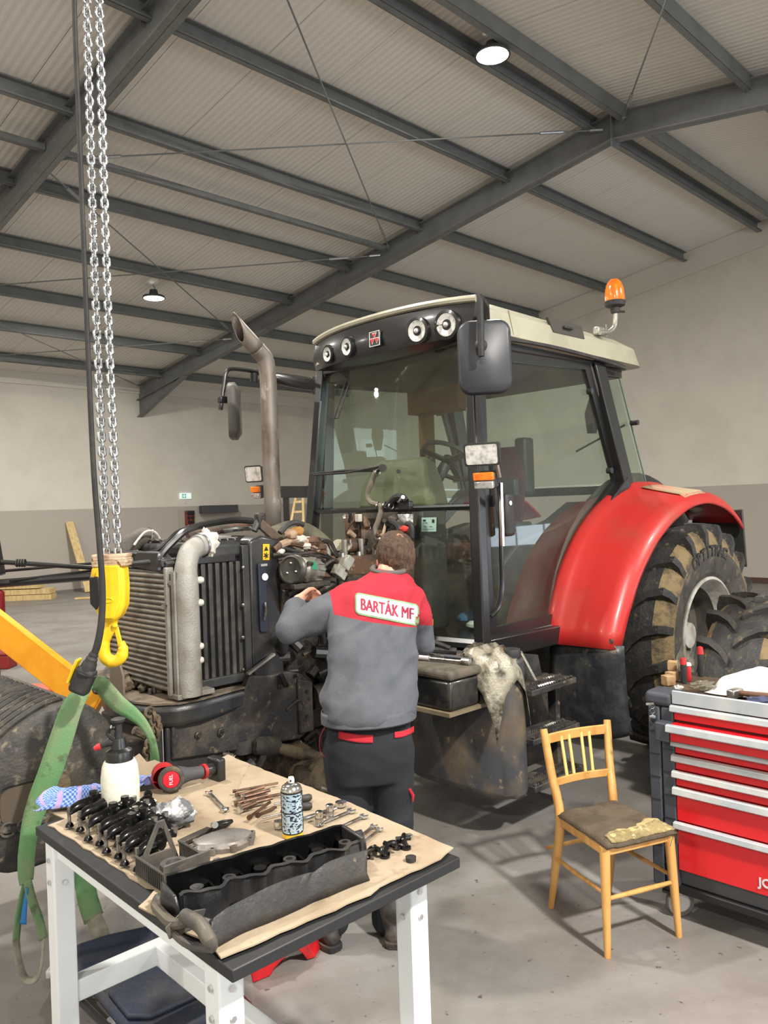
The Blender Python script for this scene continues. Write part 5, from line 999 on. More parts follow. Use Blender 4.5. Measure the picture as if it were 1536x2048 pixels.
# blue checked cloth
BC_ = checkmat('blue_check', (62, 92, 166), (136, 162, 208), (158, 140, 180), 40)
def uvobj(o, nu, nv):
    me = o.data; uv = me.uv_layers.new(name='UV')
    for p in me.polygons:
        for li in p.loop_indices: vi = me.loops[li].vertex_index; uv.data[li].uv = ((vi//(nv+1))/nu, (vi % (nv+1))/nv)
def clothf(c, ux, uy, amp, seed, hmax):
    def f(i, j):
        p = c+ux*(i-.5)+uy*(j-.5); h = .5+.5*noise.noise(V((i*2.6, j*2.2, seed)))*1.6; h = max(0, h); e = min(1, 6*min(i, 1-i))*min(1, 6*min(j, 1-j))
        q = p+V((noise.noise(V((i*3, j*3, seed+9)))*amp, noise.noise(V((i*3, j*3, seed+19)))*amp, 0)); q.z = c.z+.004+hmax*h*(.25+.75*e)+.006*noise.noise(V((i*9, j*9, seed))); return q
    return f
c1 = tz(165, 1600)
for (px, py, ux, uy, sd, hm, lb) in ((160, 1602, V((.26, .04, 0)), V((-.03, .17, 0)), 2, .065, 'blue checked cloth crumpled on the left corner of the table'), (288, 1570, V((.09, .03, 0)), V((-.02, .08, 0)), 5, .045, 'corner of a dark blue checked cloth behind the sprayer bottle')):
    mb = MB().grid(clothf(tz(px, py), ux, uy, .03, sd, hm), 26, 20); o = single('checked_cloth', mb, BC_, lb, 'cloth', smooth=80, solid=.003); uvobj(o, 26, 20)
# crumpled white/grey rag
single('paper_rag', crumple(MB(), tz(348, 1628, .035), (.062, .05, .04), 21, 34, 24, .3), mat('rag_grease', (206, 206, 204), .85, c2=(92, 94, 98), ns=12, lo=.40, hi=.52), 'crumpled grey and white greasy rag beside the sprayer bottle', 'cloth', smooth=60)
# impact wrench
iw = thing('impact_wrench', 'red and grey cordless impact wrench lying behind the rags', 'power tool', tz(345, 1565)); IR = mat('tool_red', (176, 34, 40), .45, c2=(130, 28, 34), ns=9)
h0 = tz(325, 1560, .045); h1 = tz(352, 1556, .045); q1 = tz(420, 1540, .035)
obj('gear_case', MB().lathe([(.001, -.03), (.034, -.028), (.042, -.01), (.045, .03), (.04, .045)], h0+V((-.01, .05, .003)), (.35, -.93, .0), 24), IR, iw, world=True)
fx = V((.25, -.96, .12)).normalized(); obj('rubber_ring', MB().torus(h1+V((-.014, -.012, 0)), .036, .010, fx, 24, 8), RUBD, iw, world=True)
c4 = h1+V((-.014, -.012, 0))+fx*.006; obj('red_badge', MB().lathe([(.001, .004), (.028, .003), (.031, -.004)], c4, fx, 24), mat('badge_red', (200, 30, 44), .35), iw, world=True)
Xb = fx.cross(V((0, 0, 1))).normalized()*-1; Zb = Xb.cross(fx)*-1
Xb = V((.97, .25, 0)); Zb = fx.cross(Xb)*-1; Zb = (Zb if Zb.z > 0 else -Zb); Mx = Matrix((Zb, -Xb, fx)).transposed().to_4x4(); Mx.translation = c4+fx*.005-iw.location; text('badge_letters', 'FUEL', .017, Mx, mat('letter_white', (225, 225, 225), .5), iw, .0006)
obj('grip', MB().tube([h1+V((.0, .02, 0)), h1.lerp(q1, .35)+V((0, .01, 0)), q1.lerp(h1, .25)], [.036, .024, .022], 16), mat('grip_grey', (64, 64, 66), .6), iw, world=True)
dg = (q1-h1).normalized(); obj('red_band', MB().cyl(q1-dg*.035, q1-dg*.022, .027, n=18), IR, iw, world=True); obj('battery_neck', MB().cyl(q1-dg*.022, q1+dg*.01, .024, n=18), BLK, iw, world=True)
obj('battery', MB().box(q1+dg*.028, (.035, .075, .085), Matrix.Rotation(math.atan2(dg.y, dg.x), 3, 'Z')), BLK, iw, world=True, bevel=.008, seg=3); obj('battery_mark', MB().box(q1-dg*.004+V((.0, -.0265, .0)), (.01, .003, .014)), _M['letter_white'], iw, world=True)
# rocker arm assemblies
RK = mat('oily_black_iron', (22, 22, 23), .22, .55, c2=(48, 46, 44), ns=24)
def rocker(px, py, rot, lab):
    o = tz(px, py); t = thing('rocker_arm', lab, 'engine part', o, rot, 'rocker arm assemblies'); t.scale = (1.14, 1.14, 1.14)
    def pc(n, mb, **k): return obj(n, mb, RK, t, **k)
    pc('pedestal', MB().prism([(-.022, 0), (.022, 0), (.016, .02), (.014, .045), (-.014, .045), (-.016, .02)], (0, -.008, 0), (1, 0, 0), (0, 0, 1), (0, .016, 0)), bevel=.003)
    pc('shaft', MB().cyl((0, -.045, .045), (0, .045, .045), .012, n=16))
    for y in (-.027, .027):
        a = pc('arm', MB().tube(cr([(-.062, y, .038), (-.035, y, .05), (0, y, .05), (.03, y, .058), (.052, y, .052)], 4), [.007, .009, .011, .013, .014, .015, .016, .016, .017, .016, .015, .014, .013, .012, .011, .010, .010], 10, flat=.7)); obj('adjusting_screw', MB().cyl((-.060, y, .012), (-.060, y, .056), .005, n=8), STL, a)
        obj('foot', MB().lathe([(.001, 0), (.012, .0), (.010, .006), (.005, .012)], (-.060, y, .002), n=14), RK, a); obj('lock_nut', MB().cyl((.05, y, .055), (.05, y, .067), .009, n=6), STL, a)
    pc('bolt', MB().cyl((0, 0, .055), (0, 0, .085), .008, n=8)); pc('bolt_head', MB().cyl((0, 0, .078), (0, 0, .088), .012, n=6))
    return t
rk0 = [((181, 1650), 'rocker arm assembly nearest the sprayer bottle, at the back of the row'), ((220, 1676), 'second rocker arm assembly from the back of the black row'), ((258, 1700), 'third rocker arm assembly from the back, in the middle of the row'), ((296, 1724), 'front rocker arm assembly of the row, beside the plastic basket')]
for (p, lb) in rk0: rocker(p[0]+8, p[1]-6, radians(52), lb)
for i, (x, y, rr) in enumerate(((200, 1638, 48), (240, 1662, 56), (276, 1688, 50))): rocker(x+12, y-6, radians(rr), ['rocker arm assembly lying between the first and second, behind the row', 'rocker arm assembly lying behind the middle of the row', 'rocker arm assembly lying behind the front of the row'][i])
# injector clamps pile
random.seed(3)
for i, (x, y) in enumerate(((290, 1628), (303, 1640), (316, 1652), (296, 1612), (326, 1662))):
    t = thing('injector_clamp', ['black injector clamp at the left of the small pile by the rag', 'black injector clamp in the middle of the small pile by the rag', 'black injector clamp lying at the front of the small pile by the rag', 'shiny injector clamp at the back of the small pile by the rag', 'injector clamp with bright stud in front of the grey rag'][i], 'engine part', tz(x, y))
    r = random.uniform(0, 3); d = V((cos(r), sin(r), .25)).normalized(); obj('yoke', MB().tube(cr([V((-.03*cos(r+1), -.03*sin(r+1), .01)), V((0, 0, .03)), V((.03*cos(r+1), .03*sin(r+1), .012))], 4), .008, 8), RK, t)
    obj('stud', MB().cyl(V((0, 0, .018))-d*.035, V((0, 0, .022))+d*.04, .009, n=12), STL if i % 2 else CHR, t); obj('nut', MB().cyl(V((0, 0, .022))+d*.02, V((0, 0, .024))+d*.034, .014, n=6), RK, t)
# aluminium cover
ac = tz(447, 1690); t = thing('pump_cover', 'grey cast aluminium cover plate with bolt bosses lying on the cardboard', 'engine part', ac, radians(25))
cov = [(.085*cos(a)*(1+.1*cos(2*a)), .062*sin(a)*(1-.08*cos(3*a))) for a in [2*pi*k/28 for k in range(28)]]
CV = mat('cover_alu', (138, 134, 130), .45, .5, c2=(104, 98, 92), ns=8, bump=.2)
obj('plate', MB().ring([[V((x*s, y*s, z)) for x, y in cov] for s, z in ((1, 0), (1.0, .012), (.93, .016), (.90, .024), (.86, .026))]), CV, t, smooth=40)
for k in range(8): a = 2*pi*k/8+.2; x, y = .083*cos(a)*(1+.1*cos(2*a)), .06*sin(a); b = obj('bolt_boss', MB().cyl((x, y, 0), (x, y, .018), .011, n=12), CV, t); obj('boss_hole', MB().cyl((x, y, .0175), (x, y, .0185), .005, n=10), BLK, b)
# plastic basket with filter and yellow clip
bk0 = tz(345, 1755); t = thing('plastic_basket', 'dark slotted plastic basket with triangular handle beside the valve cover', 'basket', bk0, TA); BKT = mat('basket_dark', (62, 60, 57), .6, c2=(86, 80, 72), ns=12)
obj('base', MB().bx(-.06, .07, -.07, .09, 0, .004), BKT, t)
for k in range(14): y = -.07+k*.0115; obj('slat', MB().bx(-.064, -.060, y, y+.005, .004, .05), BKT, t)
for k in range(14): y = -.07+k*.0115; obj('slat', MB().bx(.068, .072, y, y+.005, .004, .05), BKT, t)
for x in (-.062, .07): obj('rim', MB().tube([(x, -.075, .052), (x, .09, .052)], .004, 6), BKT, t)
obj('end_wall', MB().bx(-.064, .072, -.078, -.072, 0, .075), BKT, t, bevel=.003)
hm = MB().frame([(-.062, .09, .0), (.072, .09, .0), (.030, .09, .125), (.008, .09, .125)], [(-.02, .09, .04), (.045, .09, .04), (.024, .09, .105), (.012, .09, .105)], (0, .006, 0)); obj('handle', hm, BKT, t, bevel=.002)
single('rubber_bush', MB().lathe([(.001, 0), (.036, 0), (.038, .01), (.038, .05), (.036, .058), (.022, .058), (.02, .05), (.001, .05)], tz(350, 1768, .006), n=28), mat('bush_black', (50, 52, 56), .5, c2=(96, 84, 72), ns=10), 'round black rubber bush standing in the plastic basket', 'engine part')
single('yellow_clip', MB().prism([(-.03, 0), (-.012, .008), (.0, -.006), (.03, .004), (.026, .03), (.004, .016), (-.014, .034), (-.032, .028)], tz(388, 1752, .012), (1, .1, .0), (0, .8, .5), (0, -.006, .01)), YP, 'small bright yellow plastic clip in the plastic basket', 'clip', bevel=.002)
single('push_rod_bundle', MB().beam(tz(362, 1685, .01), tz(420, 1658, .01), .028, .012), CAST, 'dark flat linkage bar lying between the rag and the aluminium cover', 'engine part', bevel=.003)
t = thing('injector', 'black injector with bright fitting lying above the aluminium cover', 'engine part', tz(440, 1652)); obj('body', MB().tube([tz(425, 1655, .015), tz(450, 1648, .015), tz(464, 1642, .015)], [.014, .013, .006], 10), RK, t, world=True); obj('fitting', MB().cyl(tz(428, 1652, .012), tz(430, 1650, .042), .010, n=10), CHR, t, world=True)
# ------------------------------------------------------------ more things on the table
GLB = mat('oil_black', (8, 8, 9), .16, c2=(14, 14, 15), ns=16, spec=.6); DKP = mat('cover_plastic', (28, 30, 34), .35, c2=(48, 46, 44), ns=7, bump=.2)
v0 = tz(364, 1858); v1 = tz(728, 1738); vd = (v1-v0); VL = vd.length; va = math.atan2(vd.y, vd.x)
vc = thing('valve_cover', 'long black oily valve cover lying open side up on the table', 'engine part', v0, va)
def vp(n, mb, m=DKP, **k): return obj(n, mb, m, vc, **k)
VW, VH = .105, .078
NW = 44; rings = []
def wav(t): return .012*sin(t*2*pi*4.2+.6)+.006*sin(t*2*pi*9)
for i in range(NW+1):
    t = i/NW; x = t*VL; f = wav(t); rings.append([V((x, f-.012, .0)), V((x, f, VH*.9)), V((x, f-.008, VH)), V((x, f+.008, VH)), V((x, f+.008, VH*.9)), V((x, f+.002, 0))])
vp('front_wall', MB().ring(rings), DKP, smooth=50)
rings = [[V((i/NW*VL, VW-.004+wav(i/NW+.3)*.3, .0)), V((i/NW*VL, VW+wav(i/NW+.3)*.3, VH+.008)), V((i/NW*VL, VW+.012+wav(i/NW+.3)*.3, VH+.008)), V((i/NW*VL, VW+.01+wav(i/NW+.3)*.3, 0))] for i in range(NW+1)]
vp('rear_wall', MB().ring(rings), GLB, smooth=50); vp('bottom', MB().bx(0, VL, 0, VW, .0, .02), GLB)
vp('end_wall', MB().ring([[V((-.006+.01*cos(a), .005+a/pi*(VW-.01), 0)) for a in [pi*k/8 for k in range(9)]], [V((-.012+.0*cos(a), .005+a/pi*(VW-.01), VH)) for a in [pi*k/8 for k in range(9)]]], closed=False, cap=False), DKP, solid=.008)
vp('end_wall', MB().bx(VL-.008, VL+.004, 0, VW, 0, VH+.01), DKP, bevel=.004)
for k in range(6):
    x = .05+k*(VL-.09)/5; o = vp('bolt_boss', MB().cyl((x, .03, .01), (x, .03, VH*.96), .017, n=16), DKP if k % 2 else GLB); obj('boss_hole', MB().cyl((x, .03, VH*.96), (x, .03, VH*.965), .009, n=12), GLB, o)
    vp('inner_boss', MB().cyl((x+.03, .09, .01), (x+.03, .09, .055), .02, n=16), GLB); vp('inner_rib', MB().bx(x+.05, x+.056, .02, VW-.005, .01, .05), GLB)
vp('filler_port', MB().lathe([(.018, 0), (.03, .0), (.031, .02), (.022, .022), (.018, .01)], (VL+.006, .045, .055), (.95, -.3, .1), 20), DKP)
# side cover in front
SCV = mat('side_cover', (46, 46, 46), .5, c2=(74, 67, 57), ns=5, lo=.45, hi=.75, c3=(120, 106, 84), n3=26, l3=.66, h3=.72, bump=.3, bs=60)
T_ = [(422, 1843), (455, 1818), (489, 1800), (549, 1770), (600, 1754), (626, 1747), (658, 1725), (700, 1712), (735, 1703)]; B_ = [(426, 1899), (455, 1882), (489, 1864), (549, 1840), (600, 1817), (626, 1804), (658, 1792), (700, 1774), (739, 1760)]
sc = thing('side_cover', 'long dusty dark plastic cover leaning in front of the black valve cover', 'engine part', tz(580, 1828))
top = [tz(x, y+(b[1]-y)) for (x, y), b in zip(T_, B_)]; low = cr([tz(x, y) for x, y in B_], 4); hi = cr([ond(x, y, tz(b[0], b[1]).y+.018) for (x, y), b in zip(T_, B_)], 4)
mb = MB(); n = len(low); mb.ring([[l, l.lerp(h, .3)+V((-.006, -.008, 0)), l.lerp(h, .75)+V((-.004, -.006, 0)), h, h+V((.02, .025, -.004))] for l, h in zip(low, hi)], closed=False, cap=False)
obj('shell', mb, SCV, sc, world=True, solid=.006, smooth=50)
fp = mat('front_bracket', (62, 62, 62), .5, c2=(92, 84, 70), ns=8, bump=.2)
obj('end_tube', MB().tube(cr([tz(424, 1895, .02), tz(418, 1880, .05), tz(400, 1850, .06), tz(370, 1832, .05)], 4), [.012, .014, .015, .016, .017]+[.017]*8, 12), fp, sc, world=True)
obj('bracket_arm', MB().tube(cr([tz(420, 1850, .045), tz(385, 1842, .045), tz(350, 1848, .03), tz(330, 1835, .02), tz(312, 1812, .015), tz(318, 1795, .02)], 4), .013, 8), fp, sc, world=True)
obj('bracket_web', MB().prism([(0, 0), (.09, .0), (.10, .035), (.03, .05), (-.01, .03)], tz(338, 1880, .0), (.72, .69, 0), (0, 0, 1), (.0, .006, 0)), fp, sc, world=True, bevel=.003)
obj('bracket_foot', MB().tube(cr([tz(322, 1818, .01), tz(345, 1862, .01), tz(378, 1890, .01), tz(420, 1898, .01)], 4), .009, 8), fp, sc, world=True)
# spray can
cb_ = tz(586, 1672); sc_ = thing('spray_can', 'blue and white spray can standing among the tools', 'spray can', cb_)
def canmat():
    m = mat('can_print', (172, 196, 212), .3, .3); nt = m.node_tree; N = nt.nodes; L = nt.links; b = N['Principled BSDF']; tc = N.new('ShaderNodeTexCoord'); mp = N.new('ShaderNodeMapping'); mp.inputs['Scale'].default_value = (70, 70, 130); L.new(tc.outputs['Object'], mp.inputs[0])
    v = N.new('ShaderNodeTexNoise'); v.inputs['Scale'].default_value = 1.6; v.inputs['Detail'].default_value = 1; L.new(mp.outputs[0], v.inputs['Vector']); r = N.new('ShaderNodeMapRange'); r.inputs[1].default_value = .53; r.inputs[2].default_value = .57; L.new(v.outputs['Fac'], r.inputs[0])
    x = N.new('ShaderNodeMix'); x.data_type = 'RGBA'; L.new(r.outputs[0], x.inputs[0]); x.inputs[6].default_value = lin((176, 198, 212)); x.inputs[7].default_value = lin((38, 46, 66)); L.new(x.outputs[2], b.inputs['Base Color']); return m
obj('base_band', MB().lathe([(.028, 0), (.031, .002), (.031, .014)], n=28), YEL, sc_)
obj('body', MB().lathe([(.031, .014), (.031, .138)], n=28), canmat(), sc_); obj('label_border', MB().lathe([(.0313, .076), (.0316, .078), (.0313, .080)], n=28), INK, sc_); obj('label_border', MB().lathe([(.0313, .134), (.0317, .136), (.0313, .139)], n=28), INK, sc_); obj('label_border', MB().lathe([(.0313, .014), (.0317, .016), (.0313, .018)], n=28), INK, sc_)
for a in (.0, pi): obj('label_edge', MB().box((.0315*cos(a+.1), .0315*sin(a+.1), .077), (.002, .003, .12)), INK, sc_)
obj('shoulder', MB().lathe([(.031, .139), (.032, .142), (.028, .152), (.020, .158), (.014, .159), (.014, .163)], n=28), CHR, sc_); obj('spray_head', MB().lathe([(.010, .162), (.010, .172), (.008, .178), (.001, .179)], n=16), mat('cap_plastic', (216, 214, 206), .4), sc_); obj('spray_nozzle', MB().box((0, -.009, .170), (.005, .005, .005)), INK, sc_)
# wrenches
def wrench(p, q, r, lab, m=STL, ring=True, both=False):
    p, q = tz(*p), tz(*q); d = q-p; L_ = d.length; a = math.atan2(d.y, d.x); t = thing('combination_wrench', lab, 'wrench', p, a)
    obj('shaft', MB().prism([(.01, -r*.42), (L_-.01, -r*.35), (L_-.01, r*.35), (.01, r*.42)], (0, 0, .004), (1, 0, 0), (0, 1, 0), (0, 0, .005)), m, t, bevel=.0015)
    A = [(r*cos(t_), r*sin(t_)) for t_ in [radians(50+260*k/12) for k in range(13)]] ; jaw = [(x*-1, y) for x, y in A]; jaw = A+[(-0+.0, -r*.35), (-r*.1, 0), (.0, r*.35)]
    jaw = [(-r*cos(t_), r*sin(t_)) for t_ in [radians(38+284*k/14) for k in range(15)]]+[(-r*.25, -r*.38), (r*.15, -r*.2), (r*.15, r*.2), (-r*.25, r*.38)]
    obj('open_jaw', MB().prism(jaw, (0, 0, .002), (1, 0, 0), (0, 1, 0), (0, 0, .008)), CHR if m is STL else m, t, bevel=.001)
    if both: obj('open_jaw', MB().prism([(-x, y) for x, y in jaw], (L_, 0, .002), (1, 0, 0), (0, 1, 0), (0, 0, .008)), CHR, t, bevel=.001)
    else: obj('ring_end', MB().torus((L_, 0, .007), r*.72, .0045, (0, 0, 1), 18, 6), CHR if m is STL else m, t)
wrench((418, 1588), (450, 1622), .013, 'short combination wrench lying alone between the rag and the bolts')
wrench((748, 1656), (700, 1692), .012, 'open jawed wrench pointing right behind the end of the valve cover', both=False)
wrench((760, 1662), (716, 1697), .010, 'slim wrench beside the open jawed one at the valve cover end')
wrench((703, 1625), (640, 1652), .015, 'larger wrench lying behind the valve cover near the two sockets')
wrench((728, 1636), (668, 1664), .014, 'wrench nearest the back corner of the valve cover')
t = thing('socket_wrench_bar', 'long chrome ratchet bar lying behind the spray can', 'wrench', tz(620, 1635)); obj('bar', MB().cyl(tz(562, 1652, .01), tz(672, 1616, .012), .006, n=10), STL, t, world=True); obj('ratchet_head', MB().lathe([(.001, 0), (.018, .001), (.019, .014), (.001, .016)], tz(682, 1612, .003), n=20), CHR, t, world=True); obj('bar_end', MB().lathe([(.001, 0), (.016, .001), (.016, .02), (.010, .022), (.001, .02)], tz(558, 1655, .002), n=20), CHR, t, world=True)
for (x, y, lb) in ((639, 1650, 'short bright socket standing just right of the spray can'), (660, 1636, 'taller knurled socket standing behind the short bright one')):
    t = thing('socket', lb, 'socket', tz(x, y)); obj('barrel', MB().lathe([(.001, 0), (.0125, .0), (.013, .014), (.011, .02), (.0125, .026), (.0125, .042), (.009, .044), (.008, .03), (.001, .03)], n=20), CHR, t); obj('knurl', MB().lathe([(.0132, .017), (.0136, .02), (.0132, .023)], n=20), STL, t)
wrench((735, 1712), (818, 1676), .011, 'long wrench lying between the valve cover and the table corner')
for i, (a, b, c_, lb) in enumerate((((548, 1608), (600, 1598), (623, 1594), 'black handled screwdriver lying behind the spray can'), ((565, 1622), (600, 1614), (624, 1611), 'screwdriver with red collar and black handle behind the spray can'), ((525, 1636), (565, 1626), (575, 1622), 'thin long screwdriver to the left of the spray can'))):
    t = thing('screwdriver', lb, 'screwdriver', tz(*b)); obj('blade', MB().cyl(tz(*a, .012), tz(*b, .012), .0035, n=8), STL, t, world=True); d = tz(*c_, .012)-tz(*b, .012)
    obj('handle', MB().tube([tz(*b, .012), tz(*b, .012)+d*.15, tz(*b, .012)+d*.8, tz(*c_, .012)], [.008, .012, .012, .008], 12), RUB, t, world=True); obj('collar', MB().cyl(tz(*b, .012)-d*.06, tz(*b, .012)+d*.03, .0105, n=12), mat('nozzle_red', (190, 40, 48), .4), t, world=True)
CUB = mat('bolt_bronzed', (124, 96, 78), .35, .8, c2=(84, 66, 56), ns=20)
BL = [((476, 1600), (530, 1583), .007), ((474, 1606), (536, 1590), .006), ((480, 1612), (545, 1596), .006), ((476, 1590), (528, 1574), .006), ((488, 1594), (540, 1580), .006), ((500, 1634), (540, 1604), .005), ((517, 1630), (552, 1614), .005), ((470, 1582), (556, 1566), .004), ((482, 1618), (512, 1606), .007), ((500, 1600), (562, 1588), .005), ((492, 1608), (530, 1598), .007)]
nm = ['leftmost', 'second', 'third', 'fourth', 'fifth', 'long nearest', 'short nearest', 'rearmost long thin', 'stubby front', 'long middle', 'thick middle']
for i, (a, b, r) in enumerate(BL):
    t = thing('bolt', '%s bronze coloured bolt in the heap beside the spray can' % nm[i], 'bolt', tz(*a), 0, 'long bolts heaped on the cardboard'); h = .006+.006*(i % 3); pa, pb = tz(*a, h), tz(*b, h+.004); d = (pb-pa).normalized()
    obj('shank', MB().cyl(pa, pb, r, n=8), CUB, t, world=True); obj('head', MB().cyl(pa-d*.008, pa+d*.002, r*1.7, n=6), CHR if i % 4 == 0 else CUB, t, world=True)
for i, (x, y, lb) in enumerate(((750, 1715, 'oily black bracket lying nearest the end of the valve cover'), (782, 1704, 'oily black bracket in the middle of the group near the table corner'), (808, 1690, 'oily black bracket nearest the right corner of the table'))):
    t = thing('oily_bracket', lb, 'engine part', tz(x, y), i*.9)
    obj('yoke', MB().tube(cr([(-.026, 0, .006), (-.012, .004, .022), (.0, 0, .026), (.014, -.004, .022), (.028, 0, .006)], 4), .0075, 8), GLB, t); obj('foot', MB().lathe([(.001, 0), (.014, 0), (.014, .006), (.005, .009)], (-.026, 0, 0), n=14), GLB, t); obj('foot', MB().lathe([(.001, 0), (.014, 0), (.014, .006), (.005, .009)], (.028, 0, 0), n=14), GLB, t); obj('stud', MB().cyl((0, -.02, .018), (0, .024, .02), .007, n=10), GLB, t)
single('rubber_plug', MB().lathe([(.001, 0), (.014, 0), (.015, .012), (.001, .014)], tz(822, 1722), n=18), RUB, 'small round black plug by the table edge near the right corner', 'plug')
t = thing('hose_fitting', 'short grey hose fitting between the aluminium cover and the basket', 'fitting', tz(445, 1728)); obj('pipe', MB().tube([tz(430, 1732, .014), tz(462, 1722, .014), tz(480, 1712, .012)], [.016, .014, .009], 12), CAST, t, world=True); obj('collar', MB().cyl(tz(430, 1732, .014), tz(440, 1729, .014), .019, n=14), STL, t, world=True)
# ------------------------------------------------------------ under the table
CR_ = mat('creeper_navy', (38, 46, 66), .55, c2=(62, 62, 66), ns=5, c3=(96, 92, 88), n3=40, l3=.66, h3=.74, bump=.2)
ck = thing('mechanic_creeper', 'dark blue padded mechanic creeper board on castors under the table', 'creeper', onz(330, 1990, 0))
def slab(pts, z0, z1): P = [onz(x, y, z1) for x, y in pts]; n = len(P); return MB().add(P+[V((p.x, p.y, z0)) for p in P], [tuple(range(n)), tuple(range(2*n-1, n-1, -1))]+[(i, (i+1) % n, n+(i+1) % n, n+i) for i in range(n)])
obj('board', slab([(150, 1925), (320, 1862), (365, 1900), (540, 2075), (560, 2150), (300, 2150), (238, 2040), (160, 1945)], .09, .13), CR_, ck, world=True, bevel=.02, seg=3)
obj('headrest', slab([(148, 1885), (225, 1862), (300, 1846), (318, 1858), (322, 1882), (160, 1945), (148, 1925)], .12, .18), CR_, ck, world=True, bevel=.025, seg=3)
obj('pad', slab([(215, 1980), (330, 1930), (400, 1985), (300, 2030), (255, 2030)], .13, .15), CR_, ck, world=True, bevel=.008)
obj('frame_tube', MB().tube([onz(110, 1940, .08), onz(150, 1990, .08), onz(240, 2080, .08)], .014, 8), BLK, ck, world=True); obj('frame_tube', MB().tube([onz(330, 1860, .08), onz(420, 1930, .08), onz(560, 2080, .08)], .014, 8), BLK, ck, world=True)
for x, y in ((108, 1975), (365, 1905), (225, 2085), (560, 2100)):
    p = onz(x, y, 0); c = obj('castor', MB().lathe([(.02, -.012), (.036, -.01), (.038, 0), (.036, .01), (.02, .012)], p+V((0, 0, .038)), (1, .3, 0), 20, cap=True), RUBD, ck, world=True); obj('castor_fork', MB().box(p+V((0, 0, .062)), (.045, .05, .035)), mat('castor_white', (200, 200, 198), .4), ck, world=True, bevel=.008)
rdp = [(505, 1968), (500, 1945), (498, 1905), (520, 1880), (560, 1862), (605, 1872), (618, 1892), (631, 1916), (614, 1921), (604, 1908), (594, 1900), (578, 1908), (560, 1925), (552, 1935), (545, 1938), (541, 1958), (530, 1966)]
P = [ond(x, y, 3.10+(x-505)*.0013) for x, y in rdp]; zmn = min(p.z for p in P); P = [V((p.x, p.y, max(.0, p.z))) for p in P]; n = len(P); mb = MB().add(P+[p+V((.03, .13, 0)) for p in P], [tuple(range(n)), tuple(range(2*n-1, n-1, -1))]+[(i, (i+1) % n, n+(i+1) % n, n+i) for i in range(n)])
rs = thing('axle_stand', 'red steel axle stand on the floor behind the table near the boots', 'axle stand', onz(545, 1958, 0)); obj('body', mb, mat('stand_red', (190, 26, 34), .4, c2=(140, 24, 28), ns=8), rs, world=True, bevel=.006); obj('slot', MB().box(ond(557, 1897, 3.15)-V((0, .0, 0)), (.06, .012, .02)), INK, rs, world=True)

# ------------------------------------------------------------ chair
BE = mat('beech', (206, 158, 92), .42, c2=(186, 134, 70), ns=5, c3=(120, 84, 48), n3=24, l3=.68, h3=.76, stretch=(3, 3, .8), coat=.2)
FAB = mat('seat_fabric', (92, 80, 66), .95, c2=(72, 62, 50), ns=8, c3=(118, 106, 84), n3=30, l3=.62, h3=.75, bump=.5, bs=150)
FOAM = mat('torn_foam', (186, 168, 116), .95, c2=(150, 134, 98), ns=16, bump=.8, bs=70)
cf = Fr((.842, 3.197, 0), radians(21.7)); ct = thing('wooden_chair', 'wooden chair with slatted back and torn brown padded seat', 'chair', cf.O, cf.th)
FLx, FRx, BLp, BRp = V((0, 0, 0)), V((.365, 0, 0)), V((.02, .435, 0)), V((.34, .435, 0))
def leg(p, q, r0, r1): return obj('leg', MB().tube([p, p.lerp(q, .5), q], [r1, (r0+r1)/2+.001, r0], 14), BE, ct)
leg(FLx, V((.018, .02, .44)), .022, .0135); leg(FRx, V((.345, .02, .44)), .022, .0135)
ptl = cf.loc(ond(1087, 1458, 3.66)); ptr = cf.loc(ond(1214, 1440, 3.80))
for f, s, tpp in ((BLp, V((.035, .36, .44)), ptl), (BRp, V((.325, .36, .44)), ptr)): obj('rear_post', MB().tube(cr([f, f.lerp(s, .5)+V((0, -.004, 0)), s, s.lerp(tpp, .5)+V((0, .004, 0)), tpp], 4), [.013, .0145, .016, .018, .020, .021, .021, .021, .021, .0205, .020, .0195, .019, .019, .0185, .018, .017], 14), BE, ct)
def rl(n, p, q, w_, h): return obj(n, MB().beam(p, q, w_, h), BE, ct, bevel=.004)
S4 = [V((.018, .02, .425)), V((.345, .02, .425)), V((.325, .36, .425)), V((.035, .36, .425))]
rl('seat_rail', S4[0], S4[1], .022, .045); rl('seat_rail', S4[1], S4[2], .022, .045); rl('seat_rail', S4[2], S4[3], .022, .045); rl('seat_rail', S4[3], S4[0], .022, .045)
for a, b, z, r in ((FLx, FRx, .23, .010), (FLx, BLp, .25, .009), (FRx, BRp, .25, .009), (BLp, BRp, .27, .009)): obj('stretcher', MB().tube([a+V((.008 if a is FLx else -.008, .01, z)), (a+b)/2+V((0, .01, z)), b+V((-.008 if b is FRx else .0, .01 if b is FRx else -.03, z))], [r*.8, r*1.1, r*.8], 10), BE, ct)
def lrp(z): f = lambda s, t_: s.lerp(t_, (z-s.z)/(t_.z-s.z)); return f(V((.035, .36, .44)), ptl), f(V((.325, .36, .44)), ptr)
a, b = lrp(ptl.z-.045); c2_, d2_ = lrp(.575)
def curved(p, q, h, sag): return MB().ring([[m_+V((0, -.006, -h/2)), m_+V((0, .007, -h/2)), m_+V((0, .007, h/2)), m_+V((0, -.006, h/2))] for m_ in [p.lerp(q, i/10)+V((0, sag*sin(pi*i/10), 0)) for i in range(11)]])
obj('top_rail', curved(a, b, .045, .02), BE, ct, bevel=.004); obj('lower_rail', curved(c2_, d2_, .036, .02), BE, ct, bevel=.004)
for f in (.27, .40, .60, .72): obj('slat', MB().tube([c2_.lerp(d2_, f-.0)+V((0, .02*sin(pi*f), 0)), a.lerp(b, f)+V((0, .02*sin(pi*f), 0))], .0075, 10), mat('beech_pale', (222, 192, 118), .45), ct)
